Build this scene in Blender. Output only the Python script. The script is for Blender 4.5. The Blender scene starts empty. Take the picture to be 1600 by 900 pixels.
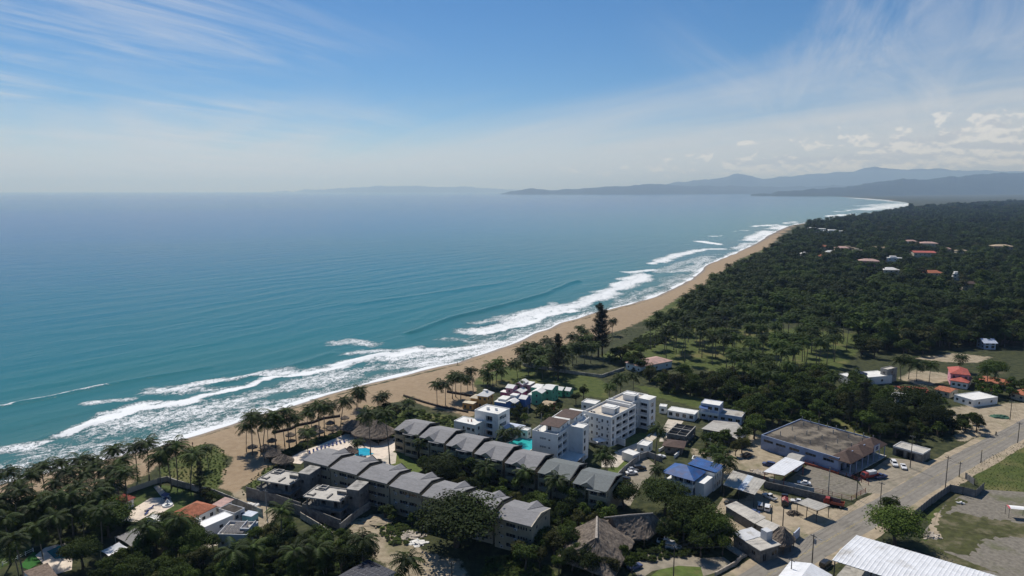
import bpy, math, random
import numpy as np
from mathutils import Vector, Matrix
R = math.radians
random.seed(7); rng = np.random.default_rng(11)
sc = bpy.context.scene
COL = sc.collection

# ---------------------------------------------------------------- camera
CAM_H = 100.0                      # metres above the town ground (z = 0); the sea lies at SEA_Z
SEA_Z = -3.0
FPX = 800 / 0.75                   # focal length in pixels of the 1600 px photograph (24 mm on 36 mm)
PITCH = math.atan((450 - 298) / FPX)
cam = bpy.data.cameras.new('camera'); camo = bpy.data.objects.new('camera', cam); COL.objects.link(camo)
cam.lens = 24; cam.sensor_width = 36; cam.clip_start = 1; cam.clip_end = 200000
camo.location = (0, 0, CAM_H); camo.rotation_euler = (math.pi / 2 - PITCH, 0, 0)
sc.camera = camo

# ---------------------------------------------------------------- sun, sky, exposure
SUN_EL = R(52); SUN_AZ = R(-23)    # azimuth from +Y towards +X
sun_dir = Vector((math.sin(SUN_AZ) * math.cos(SUN_EL), math.cos(SUN_AZ) * math.cos(SUN_EL), math.sin(SUN_EL)))
sl = bpy.data.lights.new('sun', 'SUN'); sl.energy = 4.6; sl.angle = R(0.53); sl.color = (1, .945, .86)
so = bpy.data.objects.new('sun', sl); COL.objects.link(so)
so.rotation_euler = (-sun_dir).to_track_quat('-Z', 'Y').to_euler()
sc.view_settings.view_transform = 'Standard'; sc.view_settings.look = 'None'
sc.view_settings.exposure = 0.0; sc.view_settings.gamma = 1.0
sc.cycles.use_denoising = True
sc.cycles.max_bounces = 6; sc.cycles.diffuse_bounces = 2; sc.cycles.glossy_bounces = 2
sc.cycles.transmission_bounces = 2; sc.cycles.volume_bounces = 0; sc.cycles.transparent_max_bounces = 4
sc.cycles.caustics_reflective = False; sc.cycles.caustics_refractive = False
sc.cycles.sample_clamp_direct = 0; sc.cycles.sample_clamp_indirect = 4

class NT:
    """tiny wrapper for node trees"""
    def __init__(s, tree): s.t = tree; s.n = tree.nodes; s.l = tree.links
    def new(s, typ, **kw):
        nd = s.n.new(typ)
        for k, v in kw.items():
            if k.startswith('i_'): nd.inputs[k[2:].replace('_', ' ')].default_value = v
            else: setattr(nd, k, v)
        return nd
    def link(s, a, b): s.l.new(a, b)
    def math(s, op, a, b=None, c=None, clamp=False):
        nd = s.n.new('ShaderNodeMath'); nd.operation = op; nd.use_clamp = clamp
        for i, x in enumerate((a, b, c)):
            if x is None: continue
            if isinstance(x, (int, float)): nd.inputs[i].default_value = x
            else: s.l.new(x, nd.inputs[i])
        return nd.outputs[0]
    def sstep(s, x, a, b):
        nd = s.n.new('ShaderNodeMapRange'); nd.interpolation_type = 'SMOOTHSTEP'
        s.l.new(x, nd.inputs[0]); nd.inputs[1].default_value = a; nd.inputs[2].default_value = b
        return nd.outputs[0]
    def mix(s, f, a, b):
        nd = s.n.new('ShaderNodeMix'); nd.data_type = 'RGBA'
        for sock, x in ((nd.inputs[0], f), (nd.inputs[6], a), (nd.inputs[7], b)):
            if isinstance(x, (int, float)): sock.default_value = x
            elif isinstance(x, tuple): sock.default_value = (*x[:3], 1)
            else: s.l.new(x, sock)
        return nd.outputs[2]
    def noise(s, vec, scale, detail=4, rough=.55, dim='3D', dist=0):
        nd = s.n.new('ShaderNodeTexNoise'); nd.noise_dimensions = dim
        nd.inputs['Scale'].default_value = scale; nd.inputs['Detail'].default_value = detail
        nd.inputs['Roughness'].default_value = rough; nd.inputs['Distortion'].default_value = dist
        if vec is not None: s.l.new(vec, nd.inputs['Vector'])
        return nd.outputs[0]
    def mapping(s, vec, loc=(0, 0, 0), rot=(0, 0, 0), scale=(1, 1, 1)):
        nd = s.n.new('ShaderNodeMapping'); nd.inputs[1].default_value = loc; nd.inputs[2].default_value = rot; nd.inputs[3].default_value = scale
        s.l.new(vec, nd.inputs[0]); return nd.outputs[0]

w = bpy.data.worlds.new('World'); sc.world = w; w.use_nodes = True
def build_world():
    t = NT(w.node_tree); t.n.clear()
    out = t.new('ShaderNodeOutputWorld'); bg = t.new('ShaderNodeBackground'); bg.inputs[1].default_value = 0.082
    sky = t.new('ShaderNodeTexSky'); sky.sky_type = 'NISHITA'; sky.sun_disc = False
    sky.sun_elevation = SUN_EL; sky.sun_rotation = SUN_AZ; sky.altitude = 100
    sky.air_density = .85; sky.dust_density = .05; sky.ozone_density = 6
    tc = t.new('ShaderNodeTexCoord'); d = tc.outputs['Generated']
    sp = t.new('ShaderNodeSeparateXYZ'); t.link(d, sp.inputs[0]); X, Y, Z = sp.outputs
    zc = t.math('MAXIMUM', Z, 0.0)
    den = t.math('ADD', zc, 0.07)
    cmb = t.new('ShaderNodeCombineXYZ'); t.link(t.math('DIVIDE', X, den), cmb.inputs[0]); t.link(t.math('DIVIDE', Y, den), cmb.inputs[1])
    plane = cmb.outputs[0]
    # azimuth of the view, radians from +Y
    az = t.math('ARCTAN2', X, Y)
    # cirrus: long combed streaks in a high layer
    m1 = t.mapping(t.mapping(plane, rot=(0, 0, R(-62))), loc=(1.7, .4, 0), scale=(.42, 1.9, 1))
    n1 = t.noise(m1, 1.0, 10, .66, dist=.9)
    m2 = t.mapping(plane, loc=(.35, 2.2, 0), rot=(0, 0, R(-20)), scale=(.20, .36, 1))
    n2 = t.noise(m2, 1.0, 3, .5)
    side = t.math('ADD', t.sstep(az, -.05, -.42), t.math('MULTIPLY', t.sstep(az, .12, .5), .55))
    streak = t.math('MULTIPLY', t.sstep(n1, .38, .74), t.math('MULTIPLY', t.sstep(n2, .34, .58), side))
    fade = t.sstep(Z, .40, .20)
    streak = t.math('MULTIPLY', t.math('MULTIPLY', streak, fade), .92)
    # thin veil low in the sky, thicker to the south-east (right), with a soft uneven upper edge
    m3 = t.mapping(t.mapping(plane, rot=(0, 0, R(58))), loc=(4.0, 1.0, 0), scale=(.25, 1.0, 1))
    n3 = t.noise(m3, 1.0, 6, .55, dist=.3)
    edge = t.math('ADD', t.math('MULTIPLY', t.sstep(az, -.25, .75), .055), t.math('MULTIPLY_ADD', n3, .14, .015))
    veil = t.math('MULTIPLY', t.sstep(t.math('SUBTRACT', Z, edge), .06, -.075), .86)
    # a bank of small cumulus over the far hills, low above the horizon
    cmb2 = t.new('ShaderNodeCombineXYZ'); t.link(az, cmb2.inputs[0]); t.link(t.math('MULTIPLY', Z, 1.9), cmb2.inputs[1])
    n4 = t.noise(cmb2.outputs[0], 26, 7, .62)
    n5 = t.noise(t.mapping(cmb2.outputs[0], loc=(0, -.010, 0)), 26, 7, .62)
    top = t.math('MULTIPLY_ADD', t.sstep(az, .0, .68), .066, .018)
    bank = t.sstep(t.math('SUBTRACT', t.math('ADD', top, t.math('MULTIPLY', t.math('SUBTRACT', n4, .5), .16)), Z), .0, .012)
    bank = t.math('MULTIPLY', bank, t.sstep(az, -.30, .40))
    bank = t.math('MULTIPLY', bank, t.math('MULTIPLY', t.sstep(Z, .010, .03), .75))
    lit = t.sstep(t.math('SUBTRACT', n4, n5), -.05, .06)
    cwhite = t.mix(lit, (6.6, 7.0, 7.7), (10.6, 10.5, 10.4))
    hs = t.new('ShaderNodeHueSaturation'); hs.inputs['Saturation'].default_value = 1.22; t.link(sky.outputs[0], hs.inputs['Color'])
    c = t.mix(veil, hs.outputs[0], (7.6, 7.9, 8.3))
    c = t.mix(streak, c, (8.3, 8.5, 8.9))
    c = t.mix(bank, c, cwhite)
    t.link(c, bg.inputs[0]); t.link(bg.outputs[0], out.inputs[0])
build_world()

# ---------------------------------------------------------------- photograph pixel -> world point
def G(px, py, z=0.0):
    a = (px - 800) / FPX; b = -(py - 450) / FPX
    dx = a; dy = math.cos(PITCH) + b * math.sin(PITCH); dz = -math.sin(PITCH) + b * math.cos(PITCH)
    t = (CAM_H - z) / -dz
    return (dx * t, dy * t)
# ---------------------------------------------------------------- materials
def mat(name, col, rough=.85, var=.18, scale=.6, bump=0., bscale=None, spec=.3, metal=0., col2=None, s2=.15, t2=(.5, .62), stretch=None):
    m = bpy.data.materials.new(name); m.use_nodes = True
    t = NT(m.node_tree); b = t.n['Principled BSDF']
    b.inputs['Roughness'].default_value = rough; b.inputs['Metallic'].default_value = metal
    b.inputs['Specular IOR Level'].default_value = spec
    g = t.new('ShaderNodeTexCoord'); pos = g.outputs['Object']
    if stretch: pos = t.mapping(pos, scale=stretch)
    n = t.noise(pos, scale, 6, .6)
    lo = tuple(c * (1 - var) for c in col); hi = tuple(min(1, c * (1 + var)) for c in col)
    c = t.mix(t.sstep(n, .3, .7), lo, hi)
    if col2 is not None:
        c = t.mix(t.sstep(t.noise(pos, s2, 6, .65), *t2), c, col2)
    t.link(c, b.inputs['Base Color'])
    if bump:
        bp = t.new('ShaderNodeBump'); bp.inputs['Strength'].default_value = 1; bp.inputs['Distance'].default_value = bump
        t.link(t.noise(pos, bscale or scale * 6, 5, .6), bp.inputs['Height']); t.link(bp.outputs[0], b.inputs['Normal'])
    return m
def leafmat(name, col, col2, transl=.12, rough=.75, spec=.12):
    m = bpy.data.materials.new(name); m.use_nodes = True
    t = NT(m.node_tree); b = t.n['Principled BSDF']; out = t.n['Material Output']
    at = t.new('ShaderNodeAttribute'); at.attribute_name = 'rnd'
    oi = t.new('ShaderNodeObjectInfo')
    f = t.math('ADD', t.math('MULTIPLY', at.outputs['Fac'], .6), t.math('MULTIPLY', oi.outputs['Random'], .4))
    c = t.mix(f, col, col2)
    gp = t.new('ShaderNodeNewGeometry').outputs['Position']
    big = t.sstep(t.noise(gp, .014, 3, .55), .36, .66); tone = t.math('MULTIPLY', t.math('MULTIPLY_ADD', oi.outputs['Random'], .70, .52), t.math('MULTIPLY_ADD', big, .55, .75))
    vm = t.new('ShaderNodeVectorMath'); vm.operation = 'SCALE'; t.link(c, vm.inputs[0]); t.link(tone, vm.inputs['Scale']); c = vm.outputs[0]
    t.link(c, b.inputs['Base Color']); b.inputs['Roughness'].default_value = rough; b.inputs['Specular IOR Level'].default_value = spec
    tr = t.new('ShaderNodeBsdfTranslucent'); t.link(t.mix(.5, c, (.14, .16, .02)), tr.inputs[0])
    mx = t.new('ShaderNodeMixShader'); mx.inputs[0].default_value = transl
    t.link(b.outputs[0], mx.inputs[1]); t.link(tr.outputs[0], mx.inputs[2]); t.link(mx.outputs[0], out.inputs[0])
    return m
M = {}
def dm(key, *a, **k): M[key] = mat(key, *a, **k)
dm('white', (.78, .78, .76), .8, .05, .5, col2=(.58, .56, .52), s2=.35, t2=(.58, .8))
dm('white_roof', (.74, .73, .70), .85, .06, .4, col2=(.50, .48, .44), s2=.22, t2=(.52, .75))
dm('white_metal', (.70, .71, .73), .5, .08, .5, spec=.4, col2=(.46, .44, .41), s2=.16, t2=(.52, .74), stretch=(1, 1, 1))
dm('grey_white', (.55, .56, .58), .8, .08, .4, col2=(.40, .39, .37), s2=.3)
dm('beige', (.31, .275, .20), .9, .12, .5, col2=(.25, .225, .17), s2=.25)
dm('cream', (.62, .55, .42), .85, .08, .5, col2=(.45, .40, .32), s2=.3)
dm('concrete', (.36, .345, .315), .9, .18, .8, bump=.02, col2=(.20, .19, .175), s2=.25)
dm('raw_concrete', (.20, .19, .175), .95, .25, .7, bump=.02, col2=(.12, .115, .11), s2=.3)
dm('slab', (.50, .47, .42), .92, .14, .6, bump=.01, col2=(.30, .285, .26), s2=.3, t2=(.48, .68))
dm('shingle', (.235, .232, .238), .85, .14, 1.0, bump=.01, bscale=3, col2=(.185, .185, .19), s2=.35, t2=(.46, .70), stretch=(1, 3, 1))
dm('shingle_green', (.150, .165, .165), .85, .18, 1.2, bump=.03, bscale=3, stretch=(1, 3, 1))
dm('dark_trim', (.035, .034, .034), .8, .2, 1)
dm('glass', (.016, .020, .024), .14, .2, .4, spec=.6)
dm('alu', (.30, .30, .31), .5, .1, 1)
dm('iron', (.06, .058, .056), .6, .2, 1)
dm('thatch', (.175, .145, .118), .98, .40, 1.6, bump=.12, bscale=3.0, col2=(.12, .10, .085), s2=.5, stretch=(1, 1, .35), spec=.1)
dm('thatch_ridge', (.36, .32, .28), .98, .25, 2.0, bump=.1, bscale=3, spec=.1)
dm('thatch_brown', (.20, .155, .125), .98, .3, 2.0, bump=.08, bscale=3, spec=.1)
dm('wood', (.13, .09, .06), .8, .25, 2, stretch=(1, 1, .2))
dm('pole_wood', (.085, .075, .065), .85, .25, 2, stretch=(4, 4, .3))
dm('pole_concrete', (.33, .32, .30), .85, .12, 1)
dm('terracotta', (.36, .125, .065), .85, .28, 1.2, bump=.03, bscale=4, col2=(.16, .10, .075), s2=.25, t2=(.5, .68))
dm('red_roof', (.42, .10, .075), .75, .22, .9, bump=.03, bscale=4, col2=(.30, .10, .08), s2=.3)
dm('pink_roof', (.46, .30, .26), .8, .15, .8, col2=(.33, .24, .21), s2=.3)
dm('brown_roof', (.085, .055, .045), .8, .25, 1.1, bump=.04, bscale=4)
dm('tan_roof', (.42, .33, .22), .85, .15, .8)
dm('blue_roof', (.03, .10, .29), .6, .22, .5, bump=.02, bscale=2, col2=(.06, .09, .22), s2=.35)
dm('sheet', (.40, .38, .34), .6, .14, .5, col2=(.26, .235, .205), s2=.22, t2=(.5, .7))
dm('sheet_blue', (.46, .52, .60), .55, .12, .5, col2=(.66, .68, .70), s2=.5)
dm('wall_blue', (.30, .36, .50), .85, .10, .5, col2=(.20, .235, .33), s2=.25)
dm('pale_blue', (.50, .55, .66), .85, .08, .5, col2=(.38, .42, .5), s2=.3)
dm('orange', (.56, .31, .10), .85, .10, .6, col2=(.5, .28, .10), s2=.3)
dm('blue', (.08, .17, .40), .8, .12, .6)
dm('pink', (.60, .29, .36), .8, .10, .6)
dm('green', (.13, .42, .27), .8, .10, .6)
dm('magenta', (.46, .10, .22), .8, .1, .6)
dm('teal', (.25, .55, .58), .7, .1, .6)
dm('mud_roof', (.062, .054, .046), .95, .45, .5, bump=.05, bscale=1.5, col2=(.205, .175, .135), s2=.085, t2=(.47, .60))
dm('solar', (.010, .014, .034), .5, .2, .6, spec=.15)
dm('red', (.27, .03, .025), .5, .1, 1, spec=.5)
dm('rust', (.28, .08, .05), .85, .25, 1)
dm('navy', (.035, .06, .16), .5, .1, 1, spec=.5)
dm('black_paint', (.018, .019, .022), .3, .1, 1, spec=.6)
dm('white_paint', (.78, .78, .78), .3, .03, 1, spec=.6)
dm('silver_paint', (.45, .46, .47), .3, .05, 1, spec=.6, metal=.3)
dm('tyre', (.02, .02, .02), .9, .1, 3)
dm('skin', (.30, .17, .11), .6, .1, 2)
dm('cloth', (.85, .85, .84), .9, .03, 1)
dm('grey_cloth', (.23, .225, .22), .95, .06, .6)
dm('blue_cloth', (.03, .05, .17), .9, .15, 1)
dm('bark', (.105, .085, .065), .95, .3, 2, bump=.03, stretch=(1, 1, .3))
dm('palm_bark', (.17, .15, .125), .95, .25, 2, bump=.02, stretch=(1, 1, 4))
dm('gravel', (.19, .172, .142), .98, .25, .9, bump=.05, bscale=3, col2=(.115, .12, .06), s2=.06, t2=(.52, .66))
dm('asphalt', (.235, .216, .186), .95, .12, .35, bump=.01, bscale=5, col2=(.145, .135, .12), s2=.10, t2=(.5, .72))
dm('road_line', (.42, .33, .12), .9, .2, 1.5, col2=(.20, .185, .16), s2=1.2, t2=(.40, .58))
dm('road_dark', (.20, .182, .156), .95, .12, .5, col2=(.235, .215, .185), s2=.2)
dm('dirt', (.36, .295, .21), .98, .18, .35, bump=.06, bscale=1.5, col2=(.20, .185, .105), s2=.11, t2=(.5, .68))
dm('dirt_grey', (.27, .235, .18), .98, .2, .4, bump=.05, bscale=2, col2=(.19, .175, .13), s2=.12, t2=(.5, .66))
dm('deck', (.72, .62, .52), .9, .06, .8, col2=(.58, .50, .43), s2=.35)
dm('paving', (.55, .49, .41), .9, .10, 1.2, col2=(.42, .38, .32), s2=.5)
dm('stone_red', (.33, .12, .085), .9, .15, 1)
dm('lawn', (.085, .12, .026), .98, .25, .5, bump=.06, bscale=4, col2=(.16, .145, .055), s2=.10, t2=(.5, .70))
dm('lawn_dark', (.052, .082, .018), .98, .28, .6, bump=.08, bscale=3, col2=(.10, .105, .035), s2=.13, t2=(.5, .7))
dm('turf', (.028, .125, .020), .95, .12, 1.5, bump=.03, bscale=6)
dm('rubble', (.42, .37, .31), .95, .3, .8, bump=.08, bscale=3)
dm('timber_dark', (.045, .033, .026), .9, .3, 2, bump=.02)
def poolmat(key, col):
    m = bpy.data.materials.new(key); m.use_nodes = True; t = NT(m.node_tree); b = t.n['Principled BSDF']
    tc = t.new('ShaderNodeTexCoord')
    n = t.noise(tc.outputs['Object'], .5, 5, .6)
    t.link(t.mix(t.sstep(n, .35, .7), tuple(c * .8 for c in col), col), b.inputs['Base Color'])
    b.inputs['Roughness'].default_value = .12; b.inputs['Specular IOR Level'].default_value = .4
    bp = t.new('ShaderNodeBump'); bp.inputs['Distance'].default_value = .03
    t.link(t.noise(tc.outputs['Object'], 2.2, 3), bp.inputs['Height']); t.link(bp.outputs[0], b.inputs['Normal']); M[key] = m
poolmat('pool_blue', (.03, .42, .62)); poolmat('pool_turq', (.035, .46, .46)); poolmat('pool_dark', (.02, .22, .24))
M['leaf'] = leafmat('leaf', (.016, .033, .006), (.062, .096, .016))
M['leaf_bright'] = leafmat('leaf_bright', (.028, .050, .008), (.074, .110, .020), .16)
M['leaf_olive'] = leafmat('leaf_olive', (.028, .036, .012), (.085, .085, .024), .12)
M['frond'] = leafmat('frond', (.018, .036, .007), (.060, .094, .015), .14, .65, .14)
M['needle'] = leafmat('needle', (.016, .024, .012), (.036, .048, .022), .05, .7, .2)
M['cover'] = leafmat('cover', (.055, .090, .016), (.120, .160, .034), .2)

# ---------------------------------------------------------------- mesh helpers
class MB:
    def __init__(s): s.v = []; s.f = []; s.m = []
    def add(s, vs, fs, mi=0):
        o = len(s.v); s.v.extend(tuple(p) for p in vs)
        for f in fs: s.f.append(tuple(i + o for i in f)); s.m.append(mi)
        return s
    def box(s, x0, x1, y0, y1, z0, z1, mi=0):
        return s.add([(x0, y0, z0), (x1, y0, z0), (x1, y1, z0), (x0, y1, z0), (x0, y0, z1), (x1, y0, z1), (x1, y1, z1), (x0, y1, z1)],
                     [(0, 3, 2, 1), (4, 5, 6, 7), (0, 1, 5, 4), (1, 2, 6, 5), (2, 3, 7, 6), (3, 0, 4, 7)], mi)
    def prism(s, pts, z0, z1, mi=0):
        n = len(pts)
        a = sum(pts[i][0] * pts[(i + 1) % n][1] - pts[(i + 1) % n][0] * pts[i][1] for i in range(n))
        if a < 0: pts = pts[::-1]
        g = lambda z: [(p[0], p[1], z if not callable(z) else z(p)) for p in pts]
        return s.add(g(z0) + g(z1), [tuple(range(n - 1, -1, -1)), tuple(range(n, 2 * n))] + [(i, (i + 1) % n, n + (i + 1) % n, n + i) for i in range(n)], mi)
    def slab(s, pts, th, mi=0):
        """thick sheet over a 3D polygon (top given, counter-clockwise from above)"""
        n = len(pts); low = [(p[0], p[1], p[2] - th) for p in pts]
        return s.add(list(pts) + low, [tuple(range(n)), tuple(range(2 * n - 1, n - 1, -1))] + [((i + 1) % n, i, n + i, n + (i + 1) % n) for i in range(n)], mi)
    def tube(s, pts, rad, n=7, mi=0, cap=True):
        pts = [Vector(p) for p in pts]; rings = []
        for i, p in enumerate(pts):
            d = (pts[min(i + 1, len(pts) - 1)] - pts[max(i - 1, 0)]).normalized()
            a = d.cross(Vector((0, 0, 1)))
            if a.length < .05: a = d.cross(Vector((1, 0, 0)))
            a.normalize(); b = d.cross(a)
            r = rad[i] if isinstance(rad, (list, tuple)) else rad
            rings += [tuple(p + (a * math.cos(q * 2 * math.pi / n) + b * math.sin(q * 2 * math.pi / n)) * r) for q in range(n)]
        fs = [(i * n + q, i * n + (q + 1) % n, (i + 1) * n + (q + 1) % n, (i + 1) * n + q) for i in range(len(pts) - 1) for q in range(n)]
        if cap: fs += [tuple(range((len(pts) - 1) * n, len(pts) * n)), tuple(range(n - 1, -1, -1))]
        return s.add(rings, fs, mi)
    def mesh(s, name, mats, smooth=False):
        me = bpy.data.meshes.new(name); me.from_pydata(s.v, [], s.f)
        for m in (mats if isinstance(mats, (list, tuple)) else [mats]): me.materials.append(M[m] if isinstance(m, str) else m)
        if any(s.m): me.polygons.foreach_set('material_index', s.m)
        if smooth: me.polygons.foreach_set('use_smooth', [True] * len(s.f))
        me.update(); return me
def link(name, data, parent=None, loc=(0, 0, 0), rot=(0, 0, 0), scale=None):
    o = bpy.data.objects.new(name, data); COL.objects.link(o)
    o.location = loc; o.rotation_euler = rot
    if scale is not None: o.scale = scale if hasattr(scale, '__len__') else (scale,) * 3
    if parent: o.parent = parent
    return o
def tag(o, label, cat, group=None):
    o['label'] = label; o['category'] = cat
    if group: o['group'] = group
    return o
def thing(name, label, cat, loc, rz=0., group=None):
    o = link(name, None, None, (loc[0], loc[1], loc[2] if len(loc) > 2 else 0), (0, 0, rz)); o.empty_display_size = .5
    return tag(o, label, cat, group)
def part(name, mb, mats, parent, smooth=False, loc=(0, 0, 0), rot=(0, 0, 0)):
    return link(name, mb.mesh(name, mats, smooth), parent, loc, rot)
def struct(name, data, kind='structure'):
    o = link(name, data); o['kind'] = kind; return o
def smoothstep(a, b, x):
    t = np.clip((x - a) / (b - a), 0, 1); return t * t * (3 - 2 * t)
def inpoly(X, Y, poly):
    r = np.zeros(np.shape(X), bool); n = len(poly)
    for i in range(n):
        (x0, y0), (x1, y1) = poly[i], poly[(i + 1) % n]
        if y0 == y1: continue
        c = (y0 > Y) != (y1 > Y)
        r ^= c & (X < (x1 - x0) * (Y - y0) / (y1 - y0) + x0)
    return r
def polydist(X, Y, pl):
    d = np.full(np.shape(X), 1e18)
    for (x0, y0), (x1, y1) in zip(pl[:-1], pl[1:]):
        dx, dy = x1 - x0, y1 - y0; L = dx * dx + dy * dy
        t = np.clip(((X - x0) * dx + (Y - y0) * dy) / L, 0, 1)
        d = np.minimum(d, (X - x0 - t * dx) ** 2 + (Y - y0 - t * dy) ** 2)
    return np.sqrt(d)
def vnoise(X, Y, s, seed=0):
    """smooth value noise, numpy"""
    x = np.asarray(X, float) / s; y = np.asarray(Y, float) / s
    xi = np.floor(x).astype(np.int64); yi = np.floor(y).astype(np.int64); fx = x - xi; fy = y - yi
    def h(a, b):
        v = np.sin(a * 127.1 + b * 311.7 + seed * 74.7) * 43758.5453
        return v - np.floor(v)
    u = fx * fx * (3 - 2 * fx); v = fy * fy * (3 - 2 * fy)
    return (h(xi, yi) * (1 - u) + h(xi + 1, yi) * u) * (1 - v) + (h(xi, yi + 1) * (1 - u) + h(xi + 1, yi + 1) * u) * v
# ---------------------------------------------------------------- shoreline and land shape
SHORE_PX = [(0, 758), (50, 742), (120, 727), (190, 710), (249, 697), (283, 687), (330, 670), (360, 662), (407, 646), (440, 638), (476, 628), (520, 615), (560, 603),
            (600, 593), (655, 580), (715, 567), (760, 553), (797, 539), (840, 520), (877, 505), (933, 489), (970, 479), (1008, 469), (1045, 455), (1086, 433), (1106, 413), (1149, 396), (1170, 386),
            (1190, 376), (1203, 367), (1219, 359), (1236, 352), (1270, 347), (1320, 341), (1345, 335.5), (1400, 326), (1424, 321.5), (1418, 316.5), (1380, 312), (1330, 308.5), (1280, 305), (1245, 303), (1100, 301.6), (900, 301.2)]
SHORE = [(-60000, -26000), (-2500, -900), (-700, -50), (-330, 142), (-240, 190)] + [G(x, y, SEA_Z) for x, y in SHORE_PX]
LANDPOLY = SHORE + [(-20000, 90000), (90000, 90000), (90000, -30000), (-60000, -30000)]
def sdf(X, Y):
    d = polydist(X, Y, SHORE); return np.where(inpoly(X, Y, LANDPOLY), d, -d)
def terr(X, Y, d=None):
    X = np.asarray(X, float); Y = np.asarray(Y, float)
    if d is None: d = sdf(X, Y)
    r = np.hypot(X, Y); bw = np.maximum(30, .05 * (r - 600))
    wob = (vnoise(X, Y, 22, 3) - .5) * 5 * (np.abs(d) < 60) * (r < 3000)
    e = (d + wob) / bw
    z = np.where(e > 0, SEA_Z + 3 * (1 - (1 - np.clip(e, 0, 1)) ** 1.7), SEA_Z + 4.5 * np.clip(e, -1, 0))
    inland = smoothstep(40, 120, d)
    return z + smoothstep(12, 40, d) * (vnoise(X, Y, 9, 5) - 1.) * .25 * (1 - inland) + smoothstep(2500, 9000, r) * np.clip(d / 4000, 0, 1) * 25 * vnoise(X, Y, 1800, 8)
def gz(x, y): return float(terr(np.array([x]), np.array([y]))[0])
def GP(px, py):
    """pixel -> point on the terrain"""
    z = 0.
    for _ in range(4):
        x, y = G(px, py, z); z = gz(x, y)
    return Vector((x, y, z))
P0 = lambda pts, z=0.: [G(x, y, z) for x, y in pts]

def axis(segs):
    out = []
    for a, b, s in segs: out += list(np.arange(a, b, s))
    return out
def geom(a, b, r0, k):
    o = [a]; s = r0
    while o[-1] < b: o.append(o[-1] + s); s *= k
    return o
def gridmesh(name, xs, ys, Z, attrs, m):
    nx, ny = len(xs), len(ys)
    X, Y = np.meshgrid(xs, ys)
    co = np.stack([X, Y, Z], -1).reshape(-1, 3).astype(np.float32)
    i = np.arange((nx - 1) * (ny - 1)); r, c = i // (nx - 1), i % (nx - 1); a = r * nx + c
    q = np.stack([a, a + 1, a + nx + 1, a + nx], -1).astype(np.int32)
    me = bpy.data.meshes.new(name); me.vertices.add(len(co)); me.vertices.foreach_set('co', co.ravel())
    me.loops.add(q.size); me.loops.foreach_set('vertex_index', q.ravel())
    me.polygons.add(len(q)); me.polygons.foreach_set('loop_start', np.arange(0, q.size, 4, dtype=np.int32)); me.polygons.foreach_set('loop_total', np.full(len(q), 4, np.int32))
    me.polygons.foreach_set('use_smooth', np.ones(len(q), bool))
    for k, v in attrs.items():
        at = me.attributes.new(k, 'FLOAT', 'POINT'); at.data.foreach_set('value', np.asarray(v, np.float32).ravel())
    me.materials.append(m); me.update(calc_edges=True); me.validate(); return me

# ---------------------------------------------------------------- ground zones, outlined in the photograph and laid on the ground
SAND_PX = [(0, 758), (50, 742), (120, 727), (190, 710), (249, 697), (283, 687), (330, 670), (407, 646), (476, 628), (560, 603), (600, 593), (715, 567), (797, 539), (877, 505), (933, 489), (1008, 469), (1045, 455), (1086, 433), (1106, 413), (1149, 396), (1190, 376), (1236, 352),
           (1240, 354), (1222, 366), (1200, 387), (1155, 405), (1124, 429), (1101, 446), (1058, 466), (1020, 492), (975, 514), (940, 526), (900, 536), (860, 549), (812, 562), (770, 580), (742, 592), (740, 600), (752, 640), (735, 650), (690, 640), (640, 625), (600, 632), (560, 652), (545, 668), (500, 690), (430, 712), (415, 735), (380, 762), (372, 775), (345, 760), (352, 735), (360, 715), (345, 700), (320, 692), (290, 700), (255, 722), (238, 738), (215, 748), (185, 765), (120, 790), (60, 800), (0, 810), (-120, 850), (-150, 790)]
GRASS = [  # lawns and scrub
    [(640, 612), (700, 590), (790, 572), (850, 570), (930, 588), (955, 605), (950, 625), (880, 612), (800, 600), (745, 600), (690, 605)],
    [(1005, 545), (1040, 522), (1100, 512), (1240, 514), (1345, 522), (1345, 545), (1310, 580), (1270, 600), (1180, 590), (1080, 575), (1010, 560)],
    [(290, 700), (320, 690), (350, 702), (356, 720), (350, 750), (330, 770), (290, 768), (245, 735)],
    [(375, 775), (395, 745), (418, 728), (440, 740), (420, 770)],
    [(545, 672), (560, 650), (600, 630), (650, 640), (720, 655), (715, 670), (660, 660), (620, 690)],
    [(985, 535), (1040, 500), (1075, 475), (1105, 455), (1120, 500), (1040, 535), (960, 568), (940, 556)],
    [(1000, 502), (1058, 466), (1101, 446), (1124, 429), (1155, 405), (1200, 387), (1212, 398), (1168, 424), (1126, 452), (1064, 508)],
    [(1500, 720), (1530, 700), (1610, 680), (1640, 760), (1560, 780), (1530, 760)],
    [(1450, 800), (1480, 790), (1530, 800), (1600, 815), (1610, 835), (1540, 850), (1520, 870), (1470, 868), (1440, 850)],
    [(1210, 650), (1280, 665), (1360, 690), (1340, 660), (1260, 630), (1200, 630)],
    [(985, 600), (1020, 605), (1110, 625), (1100, 640), (1020, 620)],
    [(760, 870), (800, 868), (860, 890), (880, 920), (750, 920)]]
DIRT = [
    [(545, 815), (600, 800), (640, 850), (720, 880), (740, 910), (640, 910), (585, 870), (550, 850)],
    [(1080, 700), (1120, 712), (1170, 700), (1170, 680), (1190, 680), (1230, 715), (1200, 745), (1150, 760), (1100, 735)],
    [(1140, 800), (1180, 765), (1230, 775), (1330, 800), (1290, 840), (1200, 875), (1130, 850)],
    [(1480, 640), (1530, 632), (1600, 630), (1640, 640), (1600, 658), (1540, 680), (1500, 690)],
    [(1430, 560), (1490, 552), (1550, 558), (1520, 568), (1480, 566)],
    [(1405, 592), (1430, 578), (1475, 582), (1490, 594), (1445, 604)],
    [(360, 760), (385, 765), (440, 800), (400, 830), (370, 800)]]
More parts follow.
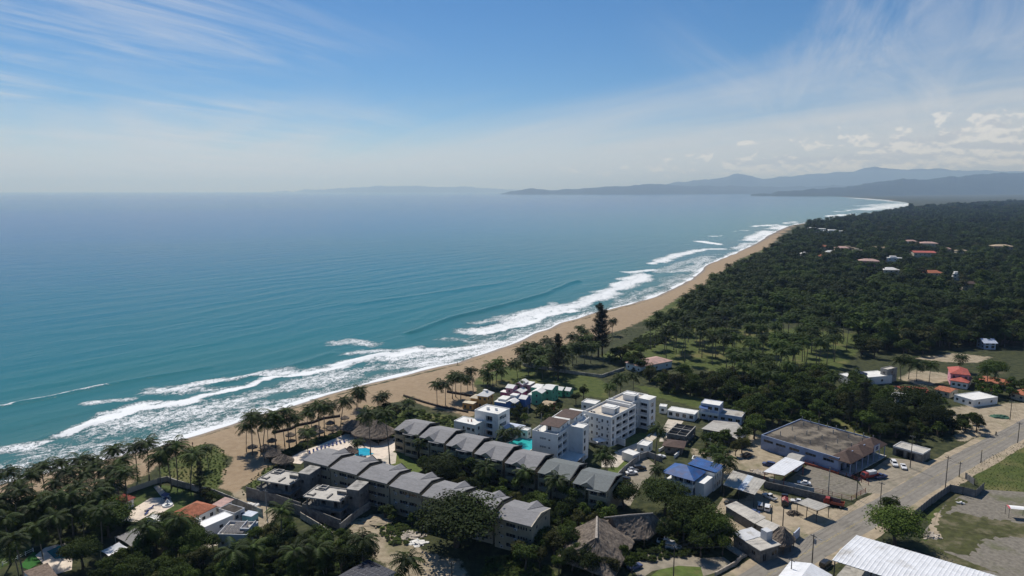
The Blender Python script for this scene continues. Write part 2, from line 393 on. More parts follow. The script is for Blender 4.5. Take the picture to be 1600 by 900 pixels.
xs = sorted(set(geom(0, 60000, 60, 1.22)[1:] and [-230 - v for v in geom(0, 60000, 4, 1.25)] + axis([(-229, 300, 2)]) + [300 + v for v in geom(0, 60000, 2, 1.045)]))
ys = sorted(set([139 - v for v in geom(0, 9000, 3, 1.35)] + axis([(140, 560, 2)]) + [560 + v for v in geom(0, 62000, 2.5, 1.05)]))
X, Y = np.meshgrid(xs, ys); D = sdf(X, Y); Z = terr(X, Y, D); RR = np.hypot(X, Y)
near = RR < 2600
def zone(polys, soft=2.2):
    """soft-edged mask of pixel polygons on the ground"""
    r = np.zeros(X.shape)
    for p in polys:
        w_ = P0(p); ins = inpoly(X, Y, w_); d = polydist(X, Y, w_ + w_[:1])
        s = soft + .006 * RR
        r = np.maximum(r, smoothstep(-s, s, np.where(ins, d, -d) + (vnoise(X, Y, 5, 2) - .5) * 3.0))
    return r
sand = zone([SAND_PX], 1.2)
sand = np.maximum(sand, smoothstep(10 + .004 * RR, 2, np.abs(D)) * (RR < 30000))
grass = zone(GRASS); dirt = zone(DIRT)
def ground_material():
    m = bpy.data.materials.new('ground'); m.use_nodes = True; t = NT(m.node_tree); b = t.n['Principled BSDF']
    at = lambda k: (lambda n: (setattr(n, 'attribute_name', k), n.outputs['Fac'])[1])(t.new('ShaderNodeAttribute'))
    pos = t.new('ShaderNodeNewGeometry').outputs['Position']
    n1 = t.noise(pos, .35, 7, .65); n2 = t.noise(pos, .045, 6, .6); n3 = t.noise(pos, 1.6, 4, .6)
    base = t.mix(t.sstep(n1, .35, .66), (.022, .030, .011), (.062, .068, .026))
    base = t.mix(t.math('MULTIPLY', t.sstep(n2, .56, .70), .5), base, (.15, .125, .075))
    gr = t.mix(t.sstep(n1, .33, .68), (.048, .070, .014), (.088, .108, .027))
    gr = t.mix(t.math('MULTIPLY', t.sstep(n2, .50, .68), .7), gr, (.18, .155, .065))
    di = t.mix(t.sstep(n1, .3, .7), (.25, .205, .14), (.40, .335, .24))
    di = t.mix(t.math('MULTIPLY', t.sstep(n2, .54, .68), .75), di, (.12, .12, .05))
    sa = t.mix(t.sstep(n1, .3, .75), (.275, .200, .126), (.345, .262, .172))
    sa = t.mix(t.math('MULTIPLY', t.sstep(n3, .58, .75), .35), sa, (.235, .172, .108))
    sepz = t.new('ShaderNodeSeparateXYZ'); t.link(pos, sepz.inputs[0])
    wet = t.sstep(t.math('ADD', sepz.outputs[2], t.math('MULTIPLY', n2, .8)), -1.55, -2.35)
    sa = t.mix(t.math('MULTIPLY', wet, .72), sa, (.145, .105, .07))
    edge = t.math('MULTIPLY', t.math('SUBTRACT', n3, .5), .7)
    e2 = t.math('MULTIPLY', t.math('SUBTRACT', n1, .5), 1.1)
    sel = lambda k, a=.34, c=.66: t.sstep(t.math('ADD', t.math('ADD', at(k), edge), e2), a, c)
    col = t.mix(sel('grass'), base, gr)
    col = t.mix(sel('dirt'), col, di)
    col = t.mix(sel('sand'), col, sa)
    t.link(col, b.inputs['Base Color'])
    rg = t.mix(t.math('MULTIPLY', wet, sel('sand')), (.97,) * 3, (.42,) * 3); t.link(rg, b.inputs['Roughness'])
    b.inputs['Specular IOR Level'].default_value = .25
    bp = t.new('ShaderNodeBump'); bp.inputs['Distance'].default_value = .25; bp.inputs['Strength'].default_value = .8
    t.link(t.math('ADD', n1, t.math('MULTIPLY', n3, .35)), bp.inputs['Height']); t.link(bp.outputs[0], b.inputs['Normal'])
    return m
struct('ground', gridmesh('ground', xs, ys, Z, dict(sand=sand, grass=grass, dirt=dirt), ground_material()))

# ---------------------------------------------------------------- sea
def S(pts): return [G(x, y, SEA_Z) for x, y in pts]
FOAM = [  # (polyline in photograph pixels, half width in m, density)
    ([(108, 676), (160, 656), (208, 640), (272, 630), (329, 617), (397, 601), (442, 588), (500, 578)], 3.0, 1.0),
    ([(108, 677), (160, 657), (208, 641), (272, 631), (329, 618), (397, 602), (442, 589), (500, 579)], 1.0, 1.7), ([(505, 577), (533, 568), (600, 557), (653, 547)], 1.1, 1.6), ([(753, 521), (800, 512), (850, 496), (900, 485)], 2., 1.5),
    ([(500, 578), (533, 568), (600, 557), (653, 547), (700, 546), (740, 541)], 3.4, 1.0),
    ([(260, 609), (332, 597), (396, 587), (453, 581)], 5.0, .86),
    ([(272, 612), (360, 606)], 4.0, .66),
    ([(145, 627), (196, 627)], 2.2, .78),
    ([(0, 636), (45, 627), (75, 621), (113, 613), (151, 604)], .6, 1.0),
    ([(0, 705), (30, 697), (66, 690)], 1.4, .85), ([(40, 703), (75, 700)], 1.4, .7),
    ([(0, 735), (60, 720), (130, 705), (200, 690)], 7.0, .60),
    ([(200, 665), (300, 645), (400, 618), (470, 600), (530, 590)], 11.0, .72),
    ([(330, 645), (420, 630)], 5.0, .62), ([(240, 680), (330, 655)], 5.0, .66),
    ([(533, 536), (560, 534), (587, 538)], 5.0, .72), ([(545, 552), (590, 548), (600, 550)], 4.0, .70),
    ([(560, 580), (620, 570), (690, 560), (760, 545)], 8.0, .66), ([(600, 560), (680, 552), (780, 536)], 7.0, .82), ([(650, 572), (740, 553), (800, 533)], 5.0, .85),
    ([(745, 516), (775, 511), (800, 505), (850, 487), (900, 478), (950, 457)], 8.5, .98),
    ([(740, 505), (800, 494), (870, 473)], 4.0, .70),
    ([(700, 530), (760, 532), (850, 508)], 5.0, .55),
    ([(950, 457), (985, 440), (1010, 430)], 13.0, 1.0), ([(980, 425), (1020, 422)], 7.0, .95),
    ([(1020, 412), (1030, 409), (1051, 401), (1083, 393), (1106, 389), (1130, 389)], 9.0, 1.0),
    ([(1028, 425), (1070, 410), (1110, 400)], 9.0, .62), ([(1050, 425), (1085, 420), (1104, 404)], 10.0, .68), ([(960, 478), (1010, 455), (1060, 435)], 6.0, .60),
    ([(1093, 377), (1125, 382)], 8.0, 1.1), ([(1112, 369), (1130, 368)], 7.0, 1.0), ([(1140, 361), (1165, 360)], 7.0, 1.0),
    ([(1180, 354), (1200, 352), (1219, 351)], 14.0, 1.05), ([(1168, 375), (1185, 368), (1200, 361)], 18.0, 1.0), ([(1205, 358), (1225, 352)], 14.0, .9), ([(1150, 389), (1170, 380)], 9.0, .8),
    ([(1230, 349), (1247, 346)], 10.0, 1.1), ([(1292, 338), (1322, 335)], 16.0, 1.1), ([(1300, 341), (1345, 332)], 12.0, .8), ([(1310, 331), (1325, 329)], 18, .9),
    ([(1350, 328), (1400, 321), (1420, 318)], 90.0, .85), ([(1345, 322), (1385, 318)], 60.0, .7), ([(1418, 317), (1380, 312.5), (1330, 309)], 90, .72)]
CREST = [([(640, 520), (700, 500), (767, 482), (820, 468), (860, 457), (885, 444), (905, 440)], 1.5, 3.4), ([(0, 635), (45, 626), (75, 620), (113, 612), (151, 604), (230, 590), (330, 575)], .6, 2.0),
         ([(330, 604), (440, 575), (520, 553)], .7, 3), ([(560, 475), (700, 455), (800, 440)], .6, 6), ([(150, 660), (108, 675), (60, 690), (0, 704)], .8, 3), ([(505, 573), (600, 552), (655, 542)], .8, 2.5),
         ([(745, 512), (800, 500), (850, 482), (900, 473), (950, 452), (985, 436), (1015, 424)], .9, 3.5), ([(1020, 408), (1051, 398), (1083, 390), (1130, 384)], .9, 5)]
sx = sorted(set([-270 - v for v in geom(0, 65000, 5, 1.07)] + axis([(-270, 130, 2)]) + axis([(130, 320, 3)]) + [320 + v for v in geom(0, 30000, 4, 1.035)]))
sy = sorted(set([169 - v for v in geom(0, 9000, 5, 1.3)] + axis([(170, 560, 2)]) + axis([(560, 900, 4)]) + [900 + v for v in geom(0, 64000, 6, 1.035)]))
X, Y = np.meshgrid(sx, sy); D = sdf(X, Y); RR = np.hypot(X, Y)
foam = np.zeros(X.shape)
jx = X + (vnoise(X, Y, 14, 21) - .5) * 9 + (vnoise(X, Y, 5, 22) - .5) * 4; jy = Y + (vnoise(X, Y, 14, 23) - .5) * 9 + (vnoise(X, Y, 5, 24) - .5) * 4
for pl, hw, den in FOAM:
    den *= .80; w_ = S(pl); x0 = min(p[0] for p in w_) - 8 * hw; x1 = max(p[0] for p in w_) + 8 * hw; y0 = min(p[1] for p in w_) - 8 * hw; y1 = max(p[1] for p in w_) + 8 * hw
    k = (X > x0) & (X < x1) & (Y > y0) & (Y < y1)
    d = polydist(jx[k], jy[k], w_) / (.45 + 1.1 * vnoise(X[k], Y[k], 26, 91))
    foam[k] = np.maximum(foam[k], den * smoothstep(2.4 * hw + 2.5, .15 * hw, d))
off = -(D + (vnoise(X, Y, 17, 4) - .5) * 5)
foam = np.maximum(foam, 1.05 * smoothstep(4.0, 1.2, off) * (RR < 2500))
foam = np.maximum(foam, .52 * smoothstep(22, 4, off) * (RR < 2500) * (.5 + .8 * vnoise(X, Y, 40, 6)))
foam = np.maximum(foam, .40 * smoothstep(70, 20, off) * (RR < 1200) * smoothstep(.35, .7, vnoise(X, Y, 30, 9)))
Z = np.full(X.shape, SEA_Z)
fade = smoothstep(1800, 600, RR)
ang = np.arctan2(SHORE[25][1] - SHORE[12][1], SHORE[25][0] - SHORE[12][0])
V = -X * math.sin(ang) + Y * math.cos(ang)              # distance out to sea, across the wave fronts
U = X * math.cos(ang) + Y * math.sin(ang)
ph = V + (vnoise(U, V, 90, 31) - .5) * 40
Z += fade * (.12 * np.sin(ph / 34 * 6.283) + .06 * np.sin(ph / 15 * 6.283 + vnoise(U, V, 40, 33) * 6)) * smoothstep(6, 60, -D)
for pl, amp, wd in CREST:
    w_ = S(pl); k = RR < 1500; d = polydist(X[k] + (vnoise(X[k], Y[k], 25, 41) - .5) * 5, Y[k] + (vnoise(X[k], Y[k], 25, 42) - .5) * 5, w_)
    Z[k] += amp * np.exp(-(d / wd) ** 2)
Z += smoothstep(.5, 1.2, foam) * .35 * fade * vnoise(X, Y, 4, 51)
Z = np.where(D > 0, SEA_Z, np.minimum(Z, SEA_Z + .1 + np.clip(-D * .06, 0, 3)))
def sea_material():
    m = bpy.data.materials.new('sea'); m.use_nodes = True; t = NT(m.node_tree); b = t.n['Principled BSDF']
    at = lambda k: (lambda n: (setattr(n, 'attribute_name', k), n.outputs['Fac'])[1])(t.new('ShaderNodeAttribute'))
    pos = t.new('ShaderNodeNewGeometry').outputs['Position']
    off, foam = at('offshore'), at('foam')
    rot = t.mapping(pos, rot=(0, 0, -ang))
    big = t.noise(t.mapping(rot, scale=(.0035, .012, 1)), 1, 5, .6)
    huge = t.noise(t.mapping(pos, scale=(.00022, .0011, 1)), 1, 5, .6)
    k = t.math('ADD', off, t.math('MULTIPLY', t.math('SUBTRACT', big, .5), .16))
    r = t.new('ShaderNodeValToRGB'); t.link(k, r.inputs[0]); e = r.color_ramp.elements
    e[0].position = 0; e[0].color = (.095, .150, .135, 1); e[1].position = 1; e[1].color = (.005, .084, .240, 1)
    for p_, c_ in ((.08, (.052, .152, .155)), (.22, (.022, .150, .180)), (.42, (.011, .136, .208)), (.66, (.006, .110, .236))):
        q = e.new(p_); q.color = (*c_, 1)
    wc = t.mix(t.math('MULTIPLY', t.sstep(huge, .50, .66), .5), r.outputs[0], (.03, .125, .17))
    silt = t.math('MULTIPLY', t.sstep(big, .52, .68), t.sstep(off, .30, .03)); wc = t.mix(t.math('MULTIPLY', silt, .5), wc, (.115, .135, .115))
    f1 = t.noise(t.mapping(rot, scale=(.20, .30, .3)), 1, 8, .74, dist=.8); f2 = t.noise(pos, .9, 6, .75, dist=.8)
    f3 = t.noise(t.mapping(rot, scale=(.5, .8, .5)), 1, 4, .6, dist=1.6); lace = t.math('ABSOLUTE', t.math('MULTIPLY_ADD', f3, 2., -1.))
    tex = t.math('ADD', t.math('ADD', t.math('MULTIPLY', f1, .60), t.math('MULTIPLY', f2, .40)), t.math('MULTIPLY_ADD', lace, .55, -.10))
    tex = t.math('MULTIPLY_ADD', t.math('SUBTRACT', tex, .5), 2.2, .52)
    fm = t.sstep(t.math('SUBTRACT', t.math('MULTIPLY', foam, .90), tex), -.10, .13)
    gate = t.sstep(foam, .12, .4); fm = t.math('MULTIPLY', fm, gate)
    # rare whitecaps far out
    col = t.mix(fm, wc, (.80, .82, .83)); t.link(col, b.inputs['Base Color'])
    t.link(t.mix(fm, (.14,) * 3, (.75,) * 3), b.inputs['Roughness'])
    b.inputs['IOR'].default_value = 1.08; b.inputs['Specular IOR Level'].default_value = .5; b.inputs['Specular Tint'].default_value = (.78, .92, 1, 1)
    cd = t.new('ShaderNodeCameraData').outputs['View Distance'] if False else None
    w1 = t.noise(t.mapping(rot, scale=(.05, .16, .1)), 1, 4, .6, dist=.4)
    w2 = t.noise(t.mapping(rot, rot=(0, 0, .5), scale=(.32, .75, .3)), 1, 6, .68, dist=.3)
    w3 = t.noise(t.mapping(rot, rot=(0, 0, -.4), scale=(.012, .045, .1)), 1, 3, .55)
    h = t.math('ADD', t.math('ADD', t.math('MULTIPLY', w1, .36), t.math('MULTIPLY', w2, .16)), t.math('MULTIPLY', w3, .9))
    bp = t.new('ShaderNodeBump'); bp.inputs['Distance'].default_value = 1.0; t.link(t.math('MULTIPLY_ADD', at('calm'), -.85, 1.), bp.inputs['Strength'])
    h = t.math('ADD', h, t.math('MULTIPLY', fm, .18))
    t.link(h, bp.inputs['Height']); t.link(bp.outputs[0], b.inputs['Normal'])
    return m
struct('sea', gridmesh('sea', sx, sy, Z, dict(offshore=np.clip(np.sqrt(np.clip(-D, 0, 2500) / 2500), 0, 1), foam=foam, calm=smoothstep(3000, 11000, Y)), sea_material()))

# ---------------------------------------------------------------- hills and mountains beyond the bay
dm('hill_forest', (.018, .032, .020), .98, .4, .004, col2=(.034, .048, .028), s2=.0016)
def ridge(name, prof, dist, depth, seed, rough=.16):
    """a mountain chain: skyline heights over azimuth, with flanks and spurs in depth"""
    pxs = [p[0] for p in prof]; pys = [p[1] for p in prof]
    U_ = np.linspace(pxs[0], pxs[-1], 300); top = np.interp(U_, pxs, pys) - (vnoise(U_, U_ * 0, 16, seed) - .5) * 2.4 - (vnoise(U_, U_ * 0, 6, seed + 1) - .5) * 1.4
    nr = 34; T = np.linspace(0, 1, nr); dst = dist * (1 + .25 * np.sin(np.linspace(0, 5, 300) + seed) * .4)
    co = []
    for j, tt in enumerate(T):
        dd = dst - depth / 2 + tt * depth
        xx = (U_ - 800) / FPX * dd; yy = dd
        hgt = (298 - top) / FPX * dst + CAM_H
        sh = np.sin(np.clip(tt, 0, 1) * math.pi) ** 1.25
        nz = sum(vnoise(xx, yy, depth * s, seed + k) * a for k, (s, a) in enumerate(((.5, .6), (.2, .45), (.08, .25), (.035, .14)))) - .72
        zz = -8 + (hgt + 8) * np.clip(sh * (1 + (rough * 4 * (1 - sh) + rough * .55) * nz), 0, None)
        co.append(np.stack([xx, yy, zz], -1))
    co = np.array(co).reshape(-1, 3); n = 300
    fs = [(j * n + i, j * n + i + 1, (j + 1) * n + i + 1, (j + 1) * n + i) for j in range(nr - 1) for i in range(n - 1)]
    me = bpy.data.meshes.new(name); me.from_pydata(co.tolist(), [], fs); me.materials.append(M['hill_forest'])
    me.polygons.foreach_set('use_smooth', [True] * len(fs)); struct(name, me)
ridge('far_mountains', [(420, 300.2), (500, 296), (560, 292.5), (640, 290.5), (720, 292), (790, 296), (860, 297), (960, 300.2)], 50000, 9000, 3, .06)
ridge('mountains', [(1005, 301.4), (1040, 288), (1075, 282.5), (1110, 280), (1135, 276), (1150, 271), (1165, 275), (1195, 280), (1240, 274), (1290, 272), (1325, 268), (1360, 262), (1400, 266), (1450, 264), (1540, 268), (1620, 270), (1760, 266)], 33000, 9000, 11)
ridge('bay_hills', [(780, 302.6), (800, 299), (830, 295), (870, 297), (905, 294), (950, 291.5), (1000, 288.5), (1030, 286.5), (1060, 290), (1120, 291), (1200, 292), (1300, 290), (1400, 289), (1760, 284)], 24000, 6000, 17)
ridge('coastal_hills', [(1170, 305), (1220, 299), (1260, 296), (1300, 294), (1340, 289), (1370, 284), (1400, 280.5), (1440, 281), (1490, 276), (1540, 271), (1600, 269), (1760, 262)], 17000, 6000, 23)
# ---------------------------------------------------------------- ground sheets: road, lots, decks, lawns
def patch(name, pts, m, z=.006, thick=None, kind='structure', world=False):
    """flat sheet outlined in photograph pixels on the ground"""
    w_ = pts if world else P0(pts)
    mb = MB().prism(w_, z - (thick or .3), z); return struct(name, mb.mesh(name, m), kind)
# the coast road: measured edges, a straight with a gentle bend, run on beyond the frame both ways
rl = [Vector(G(*p)) for p in ((1200, 873.5), (1399, 761.5), (1492, 709), (1600, 655))]
rr_ = [Vector(G(*p)) for p in ((1262, 887), (1414.6, 796), (1473.7, 757), (1600, 685))]
RC = [(a + b) / 2 for a, b in zip([rl[0], rl[1], rl[2], rl[3]], [rr_[0], rr_[1], rr_[2], rr_[3]])]
rd0 = (RC[1] - RC[0]).normalized(); rd1 = (RC[3] - RC[2]).normalized()
RC = [RC[0] - rd0 * 160] + [RC[0]] + RC[1:] + [RC[3] + rd1 * 160, RC[3] + rd1 * 420]
def strip(name, off0, off1, m, z, dash=None):
    pts = []
    for i in range(len(RC) - 1):
        for k in range(24): pts.append(RC[i].lerp(RC[i + 1], k / 24))
    L = []; Rr = []
    for i, p in enumerate(pts):
        d = (pts[min(i + 1, len(pts) - 1)] - pts[max(i - 1, 0)]).normalized(); nrm = Vector((-d.y, d.x))
        wb = (lambda s_: (float(vnoise(np.array([i * 1.7]), np.array([s_]), 2.3, 61)[0]) - .5) * (1.1 if 'shoulder' in name else .5)) if name in ('road', 'road_shoulder') else (lambda s_: 0.)
        L.append(p + nrm * (off1 + wb(3.1 + off1))); Rr.append(p + nrm * (off0 + wb(9.7 + off0)))
    n = len(pts); mb = MB()
    mb.add([(p.x, p.y, z) for p in L] + [(p.x, p.y, z) for p in Rr], [(i, n + i, n + i + 1, i + 1) for i in range(n - 1)])
    return struct(name, mb.mesh(name, m))
strip('road_shoulder', -8.0, 7.2, 'dirt', .006)
strip('road', -4.6, 4.6, 'asphalt', .012)
for k_, o_ in enumerate((-.18, .18)): strip('road_marking', o_ - .07, o_ + .07, 'road_line', .017)
for o_ in (-2.9, -1.3, 1.4, 3.0): strip('tyre_track', o_ - .28, o_ + .28, 'road_dark', .0145)
patch('gravel_lot', [(1440, 835), (1475, 790), (1500, 775), (1540, 765), (1620, 770), (1700, 800), (1700, 920), (1580, 920), (1500, 880)], 'gravel', .004)
patch('gravel_lot', [(1226, 752), (1265, 725), (1338, 752), (1356, 770), (1330, 782), (1270, 768)], 'gravel', .009)
patch('parking_yard', [(1340, 748), (1390, 715), (1450, 722), (1440, 735), (1380, 772), (1352, 770)], 'dirt_grey', .0075)
patch('pool_deck', [(440, 722), (470, 706), (500, 695), (540, 678), (562, 680), (590, 693), (618, 680), (622, 700), (600, 716), (560, 722), (520, 716), (480, 716), (470, 725)], 'deck', .02)
patch('garden_path', [(594, 715), (604, 704), (620, 708), (618, 724), (600, 728)], 'paving', .012)
patch('courtyard_lawn', [(600, 728), (622, 700), (640, 715), (660, 735), (640, 745)], 'lawn', .010)
patch('parking_court', [(950, 745), (975, 722), (1010, 715), (1030, 730), (1000, 760), (985, 790), (965, 790), (975, 760)], 'dirt_grey', .007)
patch('drive', [(940, 715), (975, 700), (1000, 690), (1028, 668), (1040, 672), (1012, 695), (990, 706), (965, 730), (940, 730)], 'paving', .011)
patch('courtyard_lawn', [(948, 735), (975, 715), (985, 720), (965, 742)], 'lawn', .010)
patch('tower_lawn', [(966, 690), (1000, 676), (1020, 680), (985, 700)], 'lawn', .008)
patch('villa_terrace', [(208, 795), (235, 778), (265, 777), (272, 790), (255, 800), (230, 806), (214, 815), (190, 815)], 'deck', .02)
patch('villa_path', [(240, 761), (247, 758), (268, 778), (255, 780)], 'paving', .024)
patch('villa_lawn', [(205, 785), (215, 768), (240, 757), (300, 762), (305, 785), (270, 800), (230, 800)], 'lawn_dark', .008)
patch('villa_drive', [(300, 838), (330, 820), (350, 815), (345, 850), (315, 860)], 'paving', .010)
patch('garden_lawn', [(-60, 830), (0, 818), (40, 825), (50, 860), (0, 890), (-60, 900)], 'lawn_dark', .008)
patch('artificial_turf', [(30, 885), (52, 862), (70, 874), (45, 890)], 'turf', .014)
patch('pool_terrace', [(55, 868), (70, 856), (100, 848), (115, 856), (112, 890), (85, 898)], 'deck', .020)
patch('round_lawn', [(1010, 905), (1030, 890), (1060, 884), (1095, 886), (1100, 905)], 'lawn', .010)
patch('forecourt', [(985, 885), (1010, 860), (1060, 862), (1095, 872), (1130, 870), (1150, 885), (1100, 900), (1060, 884), (1020, 892), (1000, 905)], 'dirt_grey', .006)
patch('paved_court', [(1034, 672), (1044, 655), (1068, 658), (1058, 672), (1045, 690), (1030, 690)], 'paving', .010)
patch('sand_court', [(1115, 800), (1130, 778), (1240, 790), (1300, 800), (1280, 830), (1240, 850), (1195, 830), (1160, 810)], 'dirt', .008)
patch('pale_forecourt', [(640, 640), (720, 640), (750, 650), (735, 662), (690, 655), (650, 650)], 'dirt', .008) if False else None

def ragged(name, pts, m, z, amp=1.6, seed=1):
    w_ = P0(pts); out = []; rg = np.random.default_rng(seed)
    for (x0, y0), (x1, y1) in zip(w_, w_[1:] + w_[:1]):
        n = max(2, int(math.dist((x0, y0), (x1, y1)) / .9))
        for k in range(n): out.append((x0 + (x1 - x0) * k / n + rg.uniform(-amp, amp) * .5, y0 + (y1 - y0) * k / n + rg.uniform(-amp, amp) * .5))
    return patch(name, out, m, z, world=True)
dm('rough_grass', (.062, .066, .022), .98, .3, .5, bump=.1, bscale=3, col2=(.16, .14, .085), s2=.13, t2=(.48, .66))
ragged('rough_grass', [(1445, 838), (1462, 808), (1490, 798), (1520, 806), (1560, 812), (1600, 818), (1640, 826), (1640, 840), (1570, 838), (1535, 845), (1528, 858), (1515, 870), (1480, 862), (1455, 852)], 'rough_grass', .012, 2.2, 3)
ragged('rough_grass', [(1462, 805), (1480, 785), (1500, 778), (1512, 783), (1490, 792), (1475, 806)], 'rough_grass', .011, 1.5, 4)
ragged('rough_grass', [(1440, 838), (1452, 852), (1500, 872), (1560, 895), (1500, 890), (1430, 855)], 'rough_grass', .013, 1.5, 5)
ragged('bare_earth', [(1455, 812), (1466, 800), (1470, 808), (1462, 824), (1472, 838), (1462, 842), (1452, 830)], 'dirt', .016, 1., 6)
# ---------------------------------------------------------------- pools
def pool(name, label, pts, m):
    w_ = P0(pts); cx = sum(p[0] for p in w_) / len(w_); cy = sum(p[1] for p in w_) / len(w_)
    t = thing(name, label, 'pool', (cx, cy, 0)); loc = [(p[0] - cx, p[1] - cy) for p in w_]
    out = [(p[0] * 1.05, p[1] * 1.05) for p in loc]; n = len(loc)
    cp = MB().add([(*p, .12) for p in loc] + [(*p, .12) for p in out] + [(*p, -.2) for p in out] + [(*p, -.2) for p in loc],
                  [(i, n + i, n + (i + 1) % n, (i + 1) % n) for i in range(n)] + [(n + i, 2 * n + i, 2 * n + (i + 1) % n, n + (i + 1) % n) for i in range(n)] + [(3 * n + i, i, (i + 1) % n, 3 * n + (i + 1) % n) for i in range(n)])
    part('coping', cp, 'deck', t)
    part('water', MB().prism(loc, -.1, .05), m, t)
pool('swimming_pool', 'bright blue pool beside the big thatched pavilion', [(549, 706), (558, 701), (572, 700), (580, 703), (577, 707), (585, 709), (576, 712), (556, 713)], 'pool_blue')
pool('swimming_pool', 'turquoise pool between the low white flats and the tall white tower', [(790, 693), (812, 683), (832, 686), (836, 700), (822, 706), (800, 703)], 'pool_turq')
pool('swimming_pool', 'dark green pool in the garden below the palm thicket', [(73, 862), (92, 853), (112, 856), (108, 872), (86, 874)], 'pool_dark')

# ---------------------------------------------------------------- building helpers
WINC = {}
def window_mesh(w_, h_, n=2, sill=False):
    k = (round(w_, 2), round(h_, 2), n, sill)
    if k not in WINC:
        mb = MB(); f = .06
        mb.box(0, w_, 0, .07, 0, f).box(0, w_, 0, .07, h_ - f, h_).box(0, f, 0, .07, f, h_ - f).box(w_ - f, w_, 0, .07, f, h_ - f)
        for i in range(1, n): mb.box(w_ * i / n - f / 2, w_ * i / n + f / 2, .005, .065, f, h_ - f)
        WINC[k] = (mb.mesh('window', 'alu'), MB().box(.05, w_ - .05, .03, .06, .05, h_ - .05).mesh('pane', 'glass'))
    return WINC[k]
def facade(mb, a, b, z0, z1, ops=(), dep=.16, mi=0):
    """wall sheet from a to b (inside on the left) with real openings and reveals"""
    a = Vector(a); b = Vector(b); L = (b - a).length; t = (b - a) / L; n = Vector((-t.y, t.x))
    us = sorted({0., L, *[v for o in ops for v in o[:2]]}); zs = sorted({z0, z1, *[v for o in ops for v in o[2:4]]})
    P = lambda u, z, d=0.: (a.x + t.x * u + n.x * d, a.y + t.y * u + n.y * d, z)
    for i in range(len(us) - 1):
        for j in range(len(zs) - 1):
            um = (us[i] + us[i + 1]) / 2; zm = (zs[j] + zs[j + 1]) / 2
            if any(o[0] < um < o[1] and o[2] < zm < o[3] for o in ops): continue
            mb.add([P(us[i], zs[j]), P(us[i + 1], zs[j]), P(us[i + 1], zs[j + 1]), P(us[i], zs[j + 1])], [(0, 1, 2, 3)], mi)
    for o in ops:
        u0, u1, w0, w1 = o[:4]; d = o[4] if len(o) > 4 else dep
        q = [P(u0, w0), P(u1, w0), P(u1, w1), P(u0, w1), P(u0, w0, d), P(u1, w0, d), P(u1, w1, d), P(u0, w1, d)]
        mb.add(q, [(0, 4, 5, 1), (1, 5, 6, 2), (2, 6, 7, 3), (3, 7, 4, 0)], mi)
def put_windows(t, a, b, ops, dep=.16, name='window'):
    a = Vector(a); b = Vector(b); tt = (b - a).normalized(); n = Vector((-tt.y, tt.x)); rz = math.atan2(tt.y, tt.x)
    for o in ops:
        if len(o) > 5 and o[5] == 'void': continue
        d = (o[4] if len(o) > 4 else dep) - .075
        p = a + tt * o[0] + n * d
        w_ = o[1] - o[0]
        fm_, pm_ = window_mesh(w_, o[3] - o[2], 1 if w_ < .8 else 2 if w_ < 2.2 else 3)
        link('pane', pm_, link(name, fm_, t, (p.x, p.y, o[2]), (0, 0, rz)))
def wins(L, floors, n, w_=1.2, h_=1.2, sill=.95, fh=3., m0=.0, skip=()):
    """evenly spaced window openings on a wall of length L"""
    out = []
    for f in range(floors):
        for i in range(n):
            if (f, i) in skip: continue
            c = m0 + (L - 2 * m0) * (i + .5) / n
            if w_ / 2 < c < L - w_ / 2: out.append((c - w_ / 2, c + w_ / 2, f * fh + sill, f * fh + sill + h_))
    return out
def rect(L, F, Rr, z, ang=None):
    """three roof corners in pixels at height z -> corner, angle, width, depth"""
    a = Vector(G(*L, z)); b = Vector(G(*F, z)); c = Vector(G(*Rr, z))
    if ang is None: ang = math.atan2((b - a).y, (b - a).x)
    else: ang = R(ang)
    u = Vector((math.cos(ang), math.sin(ang))); v = Vector((-u.y, u.x))
    W = (b - a).dot(u); D = (c - b).dot(v)
    o = b - u * W
    return o, ang, W, max(D, 1.5)
def hip(mb, x0, x1, y0, y1, z, h, th=.15, ridge=None, mi=0):
    W, D = x1 - x0, y1 - y0; s = min(W, D) / 2 if ridge is None else ridge
    if W >= D: r0, r1 = (x0 + s, (y0 + y1) / 2, z + h), (x1 - s, (y0 + y1) / 2, z + h)
    else: r0, r1 = ((x0 + x1) / 2, y0 + s, z + h), ((x0 + x1) / 2, y1 - s, z + h)
    c = [(x0, y0, z), (x1, y0, z), (x1, y1, z), (x0, y1, z)]; lo = [(p[0], p[1], p[2] - th) for p in c]
    v = c + [r0, r1] + lo
    f = [(0, 1, 5, 4), (1, 2, 5), (2, 3, 4, 5), (3, 0, 4)] if W >= D else [(0, 1, 4), (1, 2, 5, 4), (2, 3, 5), (3, 0, 4, 5)]
    mb.add(v, f + [(1, 0, 6, 7), (2, 1, 7, 8), (3, 2, 8, 9), (0, 3, 9, 6), (9, 8, 7, 6)], mi)
def gable(mb, x0, x1, y0, y1, z, h, th=.15, axis='x', yr=None, mi=0):
    if axis == 'x':
        yr = (y0 + y1) / 2 if yr is None else yr
        mb.slab([(x0, y0, z), (x1, y0, z), (x1, yr, z + h), (x0, yr, z + h)], th, mi); mb.slab([(x0, yr, z + h), (x1, yr, z + h), (x1, y1, z), (x0, y1, z)], th, mi)
    else:
        xr = (x0 + x1) / 2
        mb.slab([(x0, y0, z), (xr, y0, z + h), (xr, y1, z + h), (x0, y1, z)], th, mi); mb.slab([(xr, y0, z + h), (x1, y0, z), (x1, y1, z), (xr, y1, z + h)], th, mi)
